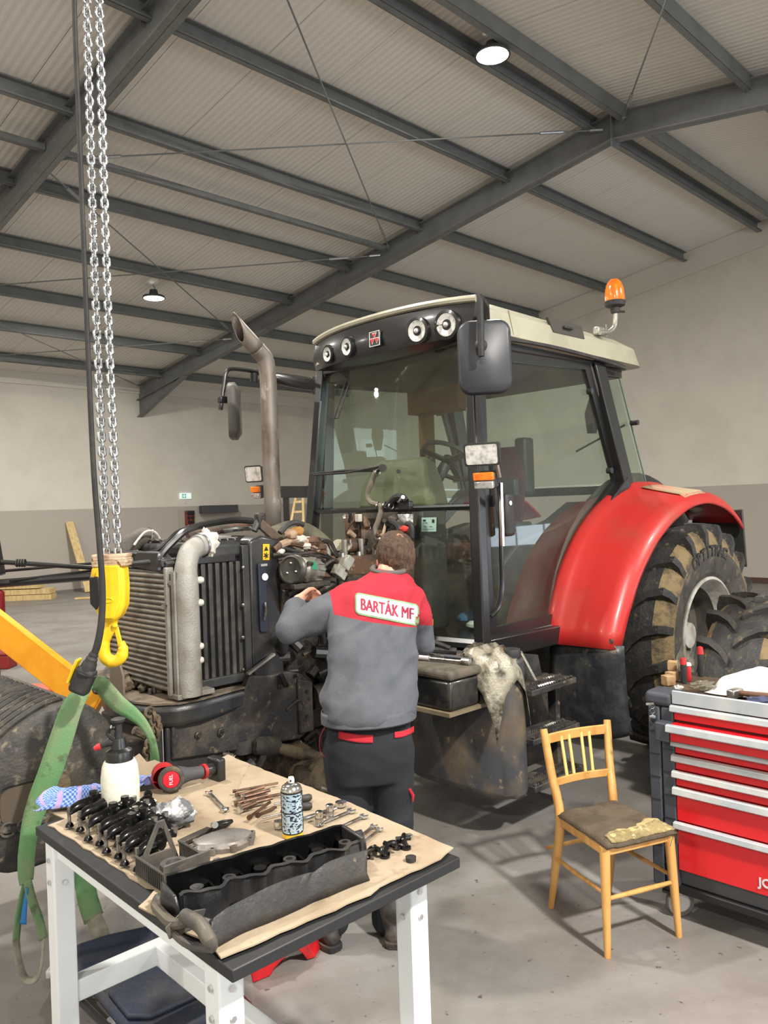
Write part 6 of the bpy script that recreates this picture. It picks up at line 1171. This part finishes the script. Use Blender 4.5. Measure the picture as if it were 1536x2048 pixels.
def seatf(i, j):
    e = min(1, 7*min(i, 1-i), 7*min(j, 1-j)); x = (.003+.36*i)*(1-.10*j)+.018*j; y = -.012+.385*j; z = .445+.024*max(0, e)**.5*(1) + .004*noise.noise(V((i*6, j*6, 1)))
    if j < .3 and i > .12: z -= .006*(1-j/.3)
    return V((x, y, z))
obj('seat_pad', MB().grid(seatf, 20, 20), FAB, ct, solid=.014, smooth=60)
mb = MB().grid(lambda i, j: seatf(.08+.90*i, .015+(.12+.10*abs(noise.noise(V((i*4, 2, 1))))*2+.10*max(0, i-.5))*j)+V((0, 0, .009+.006*noise.noise(V((i*14, j*6, 4))))), 34, 10); obj('torn_foam', mb, mat('foam_dull', (150, 134, 92), .95, c2=(100, 88, 62), ns=14, c3=(190, 176, 130), n3=30, l3=.55, h3=.65, bump=.8, bs=80), ct, solid=.01, smooth=80)
mb = MB(); pth = [seatf(.10+.86*t, .10+.14*t+.03*sin(t*9))+V((0, 0, .004)) for t in [k/16 for k in range(17)]]; mb.tube(pth, [.006+.012*abs(sin(k*1.1))+.006 for k in range(17)], 10, flat=.45, ref=(0, 1, 0)); mb.v = [p+nrm(p, 60, .004) for p in mb.v]; obj('torn_foam', mb, FOAM, ct)
for k in range(14): p = seatf(.86+.14*random.random(), .02+.2*random.random()); obj('loose_thread', MB().tube([p, p+V((random.uniform(-.01, .03), -.012, -.012)), p+V((random.uniform(-.01, .03), -.016, random.uniform(-.06, -.03)))], .0012, 4), FAB, ct)
# ------------------------------------------------------------ tool chest
CG = mat('chest_grey', (62, 66, 74), .55, c2=(52, 55, 62), ns=4); CRD = mat('chest_red', (200, 28, 36), .35, coat=.3); CAL = mat('drawer_alu', (176, 184, 190), .4, .35, c2=(206, 206, 204), ns=4, c3=(130, 124, 118), n3=30, l3=.68, h3=.76)
cO = onz(1295, 1379, 1.0); q_ = onz(1536, 1414, 1.0); ca = math.atan2(q_.y-cO.y, q_.x-cO.x); KF = Fr((cO.x, cO.y, 0), ca)
KW, KD = .80, .46
kt = thing('tool_chest', 'red and grey rolling tool chest with silver drawer handles', 'tool chest', KF.O, ca)
def kp(n, mb, m, **k): return obj(n, mb, m, kt, **k)
kz = lambda y, x=1350: KF.ony(x, y, 0).z
kp('body', MB().bx(.03, KW-.03, .02, KD, .16, .95), DGREY, bevel=.008)
kp('top_tray', MB().bx(.0, KW, .0, KD, .955, .985), mat('tray_dark', (58, 46, 36), .7, c2=(84, 68, 50), ns=8)); 
kp('top_corner', MB().bx(-.012, .115, -.012, .12, .935, .998), CG, bevel=.02, seg=3); kp('top_corner', MB().bx(KW-.1, KW+.012, -.012, .12, .935, .998), CG, bevel=.02, seg=3)
kp('top_edge', MB().bx(.115, KW-.1, -.01, .006, kz(1407), kz(1381)), CAL, bevel=.003)
for a0, a1 in ((0.0, .055), (.060, .118), (KW-.118, KW-.06), (KW-.055, KW)):
    c = kp('corner_column', MB().bx(a0, a1, -.006, .05, .14, .935), CG, bevel=.008)
    for k in range(7): z = .22+k*.10+(.03 if a0 > .03 else 0); obj('panel_line', MB().bx(a0+.003, a1-.003, -.009, -.006, z, z+.004), mat('groove', (34, 36, 40), .6), c)
rows = [(1409, 1424, 1440, 0), (1443, 1460, 1478, .045), (1479, 1492, 1506, 0), (1507, 1522, 1538, 0), (1539, 1554, 1570, 0), (1571, 1588, 1639, 0), (1640, 1655, 1737, 0)]
for i, (y0, y1, y2, out) in enumerate(rows):
    zt_, zm, zb = kz(y0), kz(y1), kz(y2)
    d = kp('drawer', MB().bx(.120, KW-.120, -.004-out, .3-out, zb+.002, zt_-.002), CRD, bevel=.003)
    obj('drawer_handle', MB().ring([[V((x, -.004-out, zt_)), V((x, -.022-out, zt_-.004)), V((x, -.026-out, zm+.006)), V((x, -.014-out, zm)), V((x, -.004-out, zm))] for x in (.108, KW-.108)]), CAL, d, bevel=.002)
    if out: obj('handle_end', MB().bx(.055, .118, -.012-out, -.0, zb-.005, zt_), CG, d, bevel=.006)
Mx = Matrix(((1, 0, 0), (0, 0, -1), (0, 1, 0))).to_4x4(); lp = KF.ony(1531, 1768, -.006); Mx.translation = V((lp.x, -.0065, lp.z)); text('maker_letters', 'JO', .05, Mx, mat('letter_silver', (190, 190, 192), .35), kt, .0015, .001)
kp('base_rail', MB().bx(.05, KW-.05, .0, KD, .125, .16), mat('base_black', (22, 22, 24), .5), bevel=.006)
for a_, b_ in ((.09, .06), (KW-.09, .06), (.09, KD-.06), (KW-.09, KD-.06)):
    w1 = kp('castor', MB().lathe([(.03, -.018), (.058, -.016), (.062, -.008), (.062, .008), (.058, .016), (.03, .018)], (a_, b_, .062), (.75, -.66, 0), 28, cap=True), mat('castor_tyre', (104, 98, 94), .5)); obj('castor_disc', MB().lathe([(.001, .019), (.036, .02), (.04, .017)], (a_, b_, .062), (.75, -.66, 0), 24), mat('castor_pale', (186, 184, 180), .4), w1); obj('castor_disc', MB().lathe([(.001, .019), (.036, .02), (.04, .017)], (a_, b_, .062), (-.75, .66, 0), 24), _M['castor_pale'], w1)
    obj('castor_fork', MB().box((a_, b_, .115), (.05, .05, .03)), CHR, w1, bevel=.008); obj('brake_pedal', MB().box((a_-.035, b_-.03, .108), (.05, .035, .018)), BLK, w1, bevel=.005)
# keys
kk = KF.w(.02, -.01, kz(1405, 1303)); t = thing('key_ring', 'small bunch of keys with a silver tag hanging from the chest corner', 'keys', kk-V((0, 0, .08)))
obj('key', MB().box(kk+V((-.01, -.012, .0)), (.035, .004, .01)), STL, t, world=True); 
for i in range(2): obj('ring', MB().torus(kk+V((0, -.014, -.01-.022*i)), .011, .0015, (0, 1, .2), 18, 5), CHR, t, world=True)
obj('tag', MB().prism([(-.014, .012), (.0, .018), (.014, .012), (.013, -.012), (0, -.022), (-.013, -.012)], kk+V((0, -.016, -.064)), (1, 0, 0), (0, 0, 1), (0, .004, 0)), CHR, t, world=True, bevel=.001)
# items on the chest
ZC = .987; cz = lambda x, y, h=0: onz(x, y, ZC+h)
BKW = mat('block_wood', (160, 130, 94), .8, c2=(104, 78, 52), ns=9, bump=.2)
for i, (x, y, s, h, lb) in enumerate(((1340, 1372, .045, .0, 'wooden block at the front left corner of the chest top'), (1347, 1364, .045, .0, 'wooden block just behind the front one on the chest top'), (1349, 1361, .042, .047, 'wooden block stacked on top of the other two on the chest'))): p = cz(x, y)+V((.0, .02, h+s/2)); single('wooden_block', MB().box(p, (s*1.05, s, s), Matrix.Rotation(.3+i*.4, 3, 'Z')), BKW, lb, 'wood block', bevel=.003)
single('clear_scrap', crumple(MB(), cz(1357, 1376, .012), (.02, .018, .012), 31, 14, 10, .4), mat('foil', (200, 200, 196), .2, .4, c2=(130, 120, 100), ns=20), 'small crumpled clear wrapper in front of the wooden blocks', 'wrapper')
for i, (x, y, h, lb) in enumerate(((1368, 1366, .115, 'black and red handled screwdriver standing beside the wooden blocks'), (1377, 1362, .085, 'red bottle standing next to the upright screwdriver on the chest'), (1402, 1352, .14, 'dark red handled driver standing behind the white cloth'))):
    p = cz(x, y); t = thing('screwdriver' if i != 1 else 'glue_bottle', lb, 'screwdriver' if i != 1 else 'bottle', p); m1 = RUB if i != 1 else IR
    obj('handle', MB().lathe([(.001, 0), (.013, .0), (.015, .01), (.013, h*.5), (.015, h*.7), (.011, h*.85)], n=18), m1, t); obj('cap', MB().lathe([(.011, h*.72 if i != 1 else h*.85), (.016, h*.76 if i != 1 else h*.86), (.012, h), (.001, h+.004)], n=18), IR if i != 1 else mat('cap_plastic', (216, 214, 206), .4), t)
def wc_(i, j):
    c = KF.w(.46, .265, ZC); p = c+KF.u*((i-.5)*.52)+KF.v*((j-.5)*.27); d = hypot((i-.5)*2, (j-.5)*2); h = max(0, 1-d*d*.95)*.10+.022*abs(noise.noise(V((i*4, j*4, 3))))*2*(d < 1)+.010*noise.noise(V((i*9, j*7, 5)))*(d < 1.1)
    return p+V((0, 0, max(.004, h)))+V((noise.noise(V((i*4, j*4, 9)))*.03, noise.noise(V((i*4, j*4, 19)))*.03, 0))
single('white_cloth', MB().grid(wc_, 40, 30), mat('cloth_white', (206, 202, 200), .9, c2=(184, 178, 174), ns=6), 'large white cloth heaped on the tool chest top', 'cloth', smooth=80, solid=.003)
CLB = glassmat('clear_bag', (.80, .80, .80), rough=.12, dirt=.55)
single('plastic_bag', crumple(MB(), cz(1405, 1371, .025), (.055, .028, .018), 14, 22, 14, .45, R=Matrix.Rotation(.3, 3, 'Z')), CLB, 'crinkled clear plastic bag lying in front of the white cloth', 'plastic bag')
mb = MB().grid(lambda i, j: cz(1345+45*i, 1352)+V((0, .03*sin(i*3), (.02+.13*j*(1-abs(i-.6)*1.5 if j > .3 else 1))))+nrm(V((i*2, j*2, 4)), 2, .012), 12, 10); single('plastic_film', mb, CLB, 'peaked sheet of clear plastic standing behind the wooden blocks', 'plastic bag')
hp = cz(1480, 1388, .02); t = thing('hammer', 'steel hammer with brown wooden handle lying on the chest edge', 'hammer', hp); obj('head', MB().box(hp+V((-.02, .0, .004)), (.075, .036, .036), Matrix.Rotation(ca+1.35, 3, 'Z')), STL, t, world=True, bevel=.005); obj('handle', MB().tube([hp+V((-.01, 0, .006)), hp+KF.u*.12+V((0, .01, .004)), hp+KF.u*.26], [.011, .015, .017], 12), mat('handle_brown', (92, 60, 42), .5), t, world=True)
p = cz(1520, 1402, .014); single('blue_glove', crumple(MB(), p, (.05, .03, .016), 40, 20, 12, .4), mat('glove_blue', (52, 56, 84), .8), 'dark blue crumpled glove at the chest front edge by the hammer', 'glove')
# spare front wheel
sw = thing('spare_wheel', 'muddy smaller tractor wheel standing between rear wheel and tool chest', 'wheel', (2.23, 4.74, 0), TR.th+radians(3)); tyre('tyre', .63, .33, -.20, .20, sw, V((0, 0, .63)), 18, .04, letter=False)
# ------------------------------------------------------------ the mechanic
from mathutils.bvhtree import BVHTree
MF = V((-.22, .975, 0)).normalized(); MR = V((MF.y, -MF.x, 0))     # facing direction and his right-hand side
man = thing('person', 'man in grey and red work jacket leaning into the engine with his back turned', 'person', (-.17, 3.36, 0))
def remeshed(name, mb, m, parent, vox=.012, it=6, disp=None, world=True, cut=None, sm=.6):
    me = bpy.data.meshes.new('tmp'); me.from_pydata([tuple(p) for p in mb.v], [], mb.f); o = bpy.data.objects.new('tmp', me); COL.objects.link(o)
    r = o.modifiers.new('r', 'REMESH'); r.mode = 'VOXEL'; r.voxel_size = vox; s = o.modifiers.new('s', 'SMOOTH'); s.factor = sm; s.iterations = it
    bpy.context.view_layer.update(); e = o.evaluated_get(bpy.context.evaluated_depsgraph_get()); me2 = bpy.data.meshes.new_from_object(e); bpy.data.objects.remove(o); me2.name = name
    if disp:
        me2.update(); ns = [v.normal.copy() for v in me2.vertices]
        for v, n in zip(me2.vertices, ns): v.co = v.co+n*disp(v.co)
    if cut:
        import bmesh
        b = bmesh.new(); b.from_mesh(me2); bmesh.ops.delete(b, geom=[f for f in b.faces if cut(f.calc_center_median())], context='FACES'); b.to_mesh(me2); b.free()
    me2.materials.clear()
    for k in (m if isinstance(m, (list, tuple)) else [m]): me2.materials.append(k)
    bv = BVHTree.FromPolygons([v.co.copy() for v in me2.vertices], [tuple(p.vertices) for p in me2.polygons])
    Mi = rootm(parent).inverted(); me2.transform(Mi); me2.shade_smooth(); q = bpy.data.objects.new(name, me2); COL.objects.link(q); q.parent = parent; return q, bv
def lim(mb, pts, rs, n=14):
    P = cr(pts, 4); R_ = []; m = len(rs)
    for i in range(len(P)):
        f = i/4; k = min(int(f), m-2); t = f-k; R_.append(rs[k]*(1-t)+rs[k+1]*t)
    mb.tube(P, R_, n); mb.ell(P[0], (R_[0]*.98,)*3, 12, 8); mb.ell(P[-1], (R_[-1]*.98,)*3, 12, 8); return mb
def torso(mb, rows, g=0, n=24):
    # rows: (x, y, D, half width, half depth)
    mb.ring([[ond(x, y, D)+MR*(hw+g)*cos(a)*(abs(cos(a))**-.12 if abs(cos(a)) > .05 else 1)+MF*(hd+g)*sin(a) for a in [2*pi*k/n for k in range(n)]] for x, y, D, hw, hd in rows]); return mb
SKIN = mat('skin', (214, 158, 134), .5, c2=(196, 132, 108), ns=9); GREY = mat('jacket_grey', (92, 95, 102), .9, c2=(82, 86, 94), ns=9, bump=.35, bs=260)
JRED = mat('jacket_red', (190, 44, 62), .85, c2=(180, 38, 54), ns=7, bump=.3, bs=260); TROU = mat('trouser_navy', (27, 30, 36), .85, c2=(42, 45, 50), ns=5, lo=.5, hi=.75, bump=.3, bs=200)
HAIR = mat('hair_brown', (80, 59, 44), .7, c2=(54, 40, 30), ns=60, c3=(118, 90, 66), n3=45, l3=.58, h3=.7, stretch=(1, 1, .35), bump=.6, bs=160)
BOOT = mat('boot', (44, 40, 38), .65, c2=(84, 76, 66), ns=9, bump=.3); SOLE = mat('sole', (30, 29, 28), .8, c2=(90, 80, 68), ns=14)
Wm = lambda x, y, D: ond(x, y, D)
hc = Wm(790, 1113, 3.77)
Ls, Le, Lw, Lh = Wm(688, 1205, 3.62), Wm(584, 1258, 3.60), Wm(594, 1208, 3.82), Wm(612, 1192, 3.93)
Rs, Re, Rw = Wm(822, 1205, 3.68), Wm(846, 1285, 3.76), Wm(800, 1235, 4.02)
LK = [Wm(694, 1500, 3.47), Wm(698, 1680, 3.45), Wm(672, 1838, 3.40)]; RK_ = [Wm(782, 1498, 3.47), Wm(786, 1680, 3.50), Wm(774, 1838, 3.44)]
# body: one continuous figure
mb = MB(); torso(mb, [(738, 1520, 3.46, .15, .11), (738, 1450, 3.46, .16, .11), (742, 1380, 3.50, .15, .10), (746, 1290, 3.54, .155, .11), (752, 1215, 3.62, .16, .11), (765, 1165, 3.68, .10, .08), (778, 1140, 3.73, .06, .06)])
lim(mb, [Wm(776, 1150, 3.71), Wm(784, 1125, 3.76)], [.058, .056]); mb.ell(hc, (.074, .092, .105)); mb.ell(hc+MF*.05-V((0, 0, .055)), (.055, .055, .055))
lim(mb, [Ls, Le], [.055, .042]); lim(mb, [Le, Lw], [.042, .03]); lim(mb, [Rs, Re], [.055, .042]); lim(mb, [Re, Rw], [.042, .03])
for L_ in (LK, RK_): lim(mb, L_, [.085, .058, .038])
def hand(mb, w_, f, side, up):
    # w_: wrist, f: pointing direction, up: back of the hand, side: towards the thumb
    f = f.normalized(); side = (side-f*side.dot(f)).normalized(); up = f.cross(side) if f.cross(side).dot(up) > 0 else -f.cross(side)
    R = Matrix((side, f, up)).transposed(); mb.ell(w_+f*.05, (.042, .055, .017), 14, 9, R); lim(mb, [w_, w_+f*.03], [.028, .026], 10)
    for k, (o, L_) in enumerate(((.030, .072), (.010, .080), (-.010, .074), (-.029, .058))):
        b = w_+side*o+f*.088; j1 = b+f*L_*.45-up*.008; j2 = j1+(f*.5-up*.85)*L_*.36; j3 = j2+(f*-.15-up*.9)*L_*.28; lim(mb, [w_+side*o*.8+f*.05, b, j1, j2, j3], [.0105, .0105, .0098, .009, .0075], 8)
    t0 = w_+side*.028+f*.02; lim(mb, [t0, t0+side*.028+f*.028-up*.008, t0+side*.03+f*.058-up*.018, t0+side*.018+f*.08-up*.026], [.014, .013, .011, .009], 8)
hand(mb, Wm(596, 1200, 3.86), V((.30, .72, .12)), V((.5, -.2, .7)), V((-.6, -.5, .6))); hand(mb, Rw, V((-.4, .85, .1)), V((-.6, -.2, .7)), V((.5, 0, .8)))
body, _ = remeshed('body', mb, SKIN, man, .0075, 3, sm=.5)
# face
fz = (MF+V((0, 0, -.35))).normalized()
fr_ = hc+fz*.088; obj('nose', MB().ell(fr_+fz*.012+V((0, 0, -.012)), (.014, .018, .022)), SKIN, man, world=True)
for s in (-1, 1):
    obj('ear', MB().ell(hc+MR*s*.079+MF*.0-V((0, 0, .022)), (.012, .020, .033), 12, 8, Matrix.Rotation(.2*s, 3, 'Z')), mat('ear_pink', (214, 140, 124), .5), man, world=True)
    e = obj('eye', MB().ell(fr_+MR*s*.031-fz*.010+V((0, 0, .018)), (.013, .010, .009)), mat('eye_white', (230, 226, 220), .3), man, world=True); obj('iris', MB().ell(fr_+MR*s*.031-fz*.001+V((0, 0, .017)), (.005, .003, .005), 10, 6), mat('iris', (60, 70, 80), .3), man, world=True)
    obj('eyebrow', MB().beam(fr_+MR*s*.018-fz*.004+V((0, 0, .034)), fr_+MR*s*.046-fz*.016+V((0, 0, .032)), .006, .006), HAIR, man, world=True)
obj('mouth', MB().ell(fr_-fz*.008-V((0, 0, .05)), (.022, .008, .006)), mat('lip', (176, 96, 90), .5), man, world=True)
# hair: short, thinner at the crown
mb = MB(); mb.ell(hc+V((0, 0, .010))-MF*.012, (.093, .106, .115), 32, 22, Matrix.Rotation(math.atan2(-MF.x, MF.y), 3, 'Z')); mb.ell(hc-MF*.055-V((0, 0, .045)), (.070, .05, .062), 24, 14)
def hd_(p):
    return .006*noise.noise(V((p.x*90, p.y*90, p.z*26)))+.003*noise.noise(p*140)
hair, _ = remeshed('hair', mb, HAIR, man, .006, 2, disp=hd_, cut=lambda p: (p-hc).dot(MF) > .055 and p.z < hc.z+.075 or (p.z < hc.z-.085+.0*(p-hc).dot(MF)) or ((p-hc).dot(MF) > -.02 and p.z < hc.z-.01))
obj('crown_skin', MB().ell(hc+V((.020, -.050, .076)), (.034, .030, .036), 18, 10), mat('crown_thin', (176, 126, 96), .6, c2=(112, 82, 60), ns=50, lo=.4, hi=.6), man, world=True)
obj('glasses_arm', MB().tube([hc+MR*.082-V((0, 0, .04)), hc+MR*.088+MF*.06-V((0, 0, .048))], .0035, 6), mat('arm_pink', (220, 170, 160), .4), man, world=True)
# jacket
mb = MB(); torso(mb, [(738, 1440, 3.42, .190, .135), (738, 1425, 3.42, .203, .15), (738, 1395, 3.43, .215, .155), (742, 1340, 3.47, .205, .15), (746, 1270, 3.52, .198, .145), (752, 1215, 3.58, .205, .14), (757, 1182, 3.63, .195, .125), (765, 1160, 3.68, .145, .10), (774, 1147, 3.70, .095, .08), (778, 1140, 3.71, .075, .072)])
lim(mb, [Ls+MR*.03, Ls, Ls.lerp(Le, .5), Le], [.085, .088, .080, .072]); lim(mb, [Le, Le.lerp(Lw, .55), Lw], [.072, .062, .048]); lim(mb, [Rs-MR*.03, Rs, Rs.lerp(Re, .5), Re], [.082, .082, .075, .068]); lim(mb, [Re, Re.lerp(Rw, .6), Rw], [.068, .056, .044])
def fold(p):
    # cloth folds running round the sleeves and up from the hem
    q = V((p.x*7+p.z*4, p.y*7, p.z*5)); return .016*noise.noise(q)+.013*(1-abs(noise.noise(V((p.x*9-p.z*7, p.y*8, p.z*6)))*2.6))*.8-.006+.0015*noise.noise(p*40)
jk, jb = remeshed('jacket', mb, [GREY, JRED], man, .011, 6, disp=fold)
wm_ = rootm(man); me = jk.data
def clothmat():
    # two-colour cloth: the red yoke is a panel of the jacket, set out in the jacket's own coordinates
    nt = GREY.node_tree; N = nt.nodes; L = nt.links; b = N['Principled BSDF']; src = b.inputs['Base Color'].links[0].from_socket
    tc = N.new('ShaderNodeTexCoord'); c0 = wm_.inverted() @ Wm(752, 1200, 3.6)
    def plane(n, off):
        d = N.new('ShaderNodeVectorMath'); d.operation = 'DOT_PRODUCT'; L.new(tc.outputs['Object'], d.inputs[0]); d.inputs[1].default_value = n
        g = N.new('ShaderNodeMath'); g.operation = 'GREATER_THAN'; g.inputs[1].default_value = off; L.new(d.outputs['Value'], g.inputs[0]); return g.outputs[0]
    z0 = 1.345
    a = plane(V((0, 0, 1))+MR*.20, z0+MR.dot(c0)*.20); b2 = plane(MR, MR.dot(c0)-.205); c2 = plane(-MF, -MF.dot(c0)-.12)
    m1 = N.new('ShaderNodeMath'); m1.operation = 'MULTIPLY'; L.new(a, m1.inputs[0]); L.new(b2, m1.inputs[1]); m2 = N.new('ShaderNodeMath'); m2.operation = 'MULTIPLY'; L.new(m1.outputs[0], m2.inputs[0]); L.new(c2, m2.inputs[1])
    x = N.new('ShaderNodeMix'); x.data_type = 'RGBA'; L.new(m2.outputs[0], x.inputs[0]); L.new(src, x.inputs[6]); x.inputs[7].default_value = lin((172, 38, 54)); L.new(x.outputs[2], b.inputs['Base Color'])
HEMG = GREY.copy(); clothmat()
obj('collar', MB().tube([Wm(778, 1143, 3.71)+(MR*cos(a)*.078+MF*sin(a)*.074)+V((0, 0, .012-.014*sin(a)*-1)) for a in [2*pi*k/24 for k in range(24)]], .012, 8, loop=True), mat('collar_grey_cloth', (96, 90, 88), .9), man, world=True)
def hit(px, py, off=.003, bv=None):
    d = ray(px, py).normalized(); r = (bv or jb).ray_cast(V((0, 0, H)), d); 
    if r[0] is None: return ond(px, py, 3.5)
    return r[0]-d*off
obj('hem_band', MB().ring([[Wm(738, y, 3.43)+MR*(.203+g)*cos(a)+MF*(.148+g)*sin(a) for a in [2*pi*k/36 for k in range(36)]] for y, g in ((1416, .003), (1422, .005), (1438, .004), (1441, -.002))], cap=False), HEMG, man, world=True, solid=.004)
for x in (668, 802): obj('hem_seam', MB().tube([Wm(x, 1438, 3.275), Wm(x, 1464, 3.28)], .002, 5), mat('thread', (150, 150, 152), .8), man, world=True) if False else None
# patch with lettering, laid on the cloth
def onpatch(u, v):   # u 0..1 across, v 0..1 up
    x0, y0, x1, y1 = 710, 1184, 838, 1209; h = 44; return (x0+(x1-x0)*u, y0+(y1-y0)*u+h*(1-v))
def patch(name, s, off, m):
    P0 = rrect(128-s*2, 44-s*2, 9-s, 4); P = []
    for i, p in enumerate(P0):
        q = P0[(i+1) % len(P0)]; k = max(1, int(hypot(q[0]-p[0], q[1]-p[1])/5)); P += [(p[0]+(q[0]-p[0])*t/k, p[1]+(q[1]-p[1])*t/k) for t in range(k)]
    mb = MB(); n = len(P)
    rings = [[hit(*onpatch(.5+x*k/128, .5+y*k/44), off) for x, y in P] for k in (1, .9, .8, .7, .6, .5, .4, .3, .2, .1)]
    mb.ring(rings, cap=False); mb.add(rings[-1], [tuple(range(n))])
    return obj(name, mb, m, man, world=True, solid=.0015, smooth=80)
patch('patch_edge', 0, .0035, mat('patch_green', (128, 170, 120), .8)); patch('name_patch', 3, .0055, mat('patch_white', (214, 222, 218), .8, c2=(190, 200, 196), ns=12))
cu = bpy.data.curves.new('lettering', 'FONT'); cu.body = 'BARTÁK MF'; cu.size = 1; cu.align_x = 'CENTER'; cu.align_y = 'CENTER'; cu.resolution_u = 3
tt_ = bpy.data.objects.new('lettering', cu); COL.objects.link(tt_); bpy.context.view_layer.update(); me = bpy.data.meshes.new_from_object(tt_.evaluated_get(bpy.context.evaluated_depsgraph_get())); bpy.data.objects.remove(tt_)
xs = [v.co.x for v in me.vertices]; ys = [v.co.y for v in me.vertices]; x0, x1 = min(xs), max(xs); 
base = [v.co.copy() for v in me.vertices]
for v in me.vertices:
    u = .09+.82*(v.co.x-x0)/(x1-x0); vv = .5+(v.co.y-.02)*.76; px, py = onpatch(u, vv); q = hit(px, py, .0095); v.co = wm_.inverted() @ q
me.materials.clear(); me.materials.append(mat('letter_maroon', (150, 26, 60), .7)); o = bpy.data.objects.new('lettering', me); COL.objects.link(o); o.parent = man
me2 = me.copy()
for v, c in zip(me2.vertices, base):
    px, py = onpatch(.102+.82*(c.x-x0)/(x1-x0), .5+(c.y-.02)*.76); v.co = wm_.inverted() @ hit(px, py, .0093)
o = bpy.data.objects.new('lettering', me2); COL.objects.link(o); o.parent = man
# trousers
mb = MB(); torso(mb, [(738, 1556, 3.46, .175, .13), (738, 1520, 3.45, .19, .14), (738, 1480, 3.44, .19, .135), (738, 1445, 3.45, .175, .12)])
lim(mb, LK[:2]+[LK[1].lerp(LK[2], .6), LK[2]], [.108, .085, .072, .068]); lim(mb, RK_[:2]+[RK_[1].lerp(RK_[2], .6), RK_[2]], [.108, .085, .072, .068])
tro, tb = remeshed('trousers', mb, TROU, man, .012, 5, disp=lambda p: .008*noise.noise(V((p.x*8, p.y*8, p.z*6)))+.006*(1-2*abs(noise.noise(V((p.x*6+p.z*5, p.y*6, p.z*9)))))*(.5 if p.z > .5 else 1.2))
PR = mat('pocket_red', (178, 32, 46), .85)
for (x0, y0, x1, y1, h, nmx) in ((677, 1461, 746, 1470, 16, 'pocket_flap'), (789, 1464, 828, 1452, 12, 'pocket_flap')):
    obj(nmx, MB().grid(lambda i, j: hit(x0+(x1-x0)*i, y0+(y1-y0)*i+h*j+3*sin(i*pi), .006, tb), 14, 4), PR, man, world=True, solid=.003, smooth=80)
obj('side_tab', MB().tube([hit(818, 1577, .0, tb), hit(820, 1590, .004, tb)+V((.012, 0, 0)), Wm(826, 1603, 3.42)], [.006, .008, .003], 6), PR, man, world=True); obj('side_cord', MB().tube(cr([Wm(652, 1450, 3.4), Wm(640, 1475, 3.4), Wm(640, 1500, 3.4), Wm(650, 1515, 3.4)], 4), .0018, 5), mat('cord_red', (150, 50, 56), .8), man, world=True)
# boots
for (hx, hy, tox, nm2) in ((-.285, 3.335, -.07, 'left'), (-.02, 3.345, .05, 'right')):
    mb = MB(); F2 = V((-.62, .8, 0)).normalized() if nm2 == 'left' else V((.10, 1, 0)).normalized(); S2 = V((F2.y, -F2.x, 0)); h0_ = V((hx, hy, 0))
    an = (LK if nm2 == 'left' else RK_)[2]; mb.tube([V((an.x, an.y, .24)), V((h0_.x, h0_.y+.03, .13)), h0_+F2*.04+V((0, 0, .07))], [.058, .056, .05], 16)
    mb.ring([[h0_+F2*d+S2*w_*cos(a)+V((0, 0, .045+hh*sin(a))) for a in [2*pi*k/14 for k in range(14)]] for d, w_, hh in ((-.035, .02, .02), (-.02, .036, .036), (.04, .042, .045), (.12, .044, .042), (.19, .05, .034), (.24, .042, .028), (.262, .02, .016))])
    bt, _ = remeshed('boot', mb, BOOT, man, .008, 4, disp=lambda p: .0015*noise.noise(p*50)); 
    sl = []; 
    for d, w_ in ((-.045, .018), (-.035, .034), (.0, .043), (.08, .042), (.16, .05), (.22, .048), (.262, .03), (.275, .012)): sl.append((d, w_))
    out = [h0_+F2*d+S2*w_ for d, w_ in sl]+[h0_+F2*d-S2*w_ for d, w_ in reversed(sl)]; n = len(out)
    so = obj('boot_sole', MB().add([p+V((0, 0, 0)) for p in out]+[p+V((0, 0, .028)) for p in out], [tuple(range(n)), tuple(range(2*n-1, n-1, -1))]+[(i, (i+1) % n, n+(i+1) % n, n+i) for i in range(n)]), SOLE, man, world=True, bevel=.004)
    obj('boot_cuff', MB().torus(V((an.x, an.y, .235)), .058, .012, (0, 0, 1), 20, 8), BOOT, man, world=True)
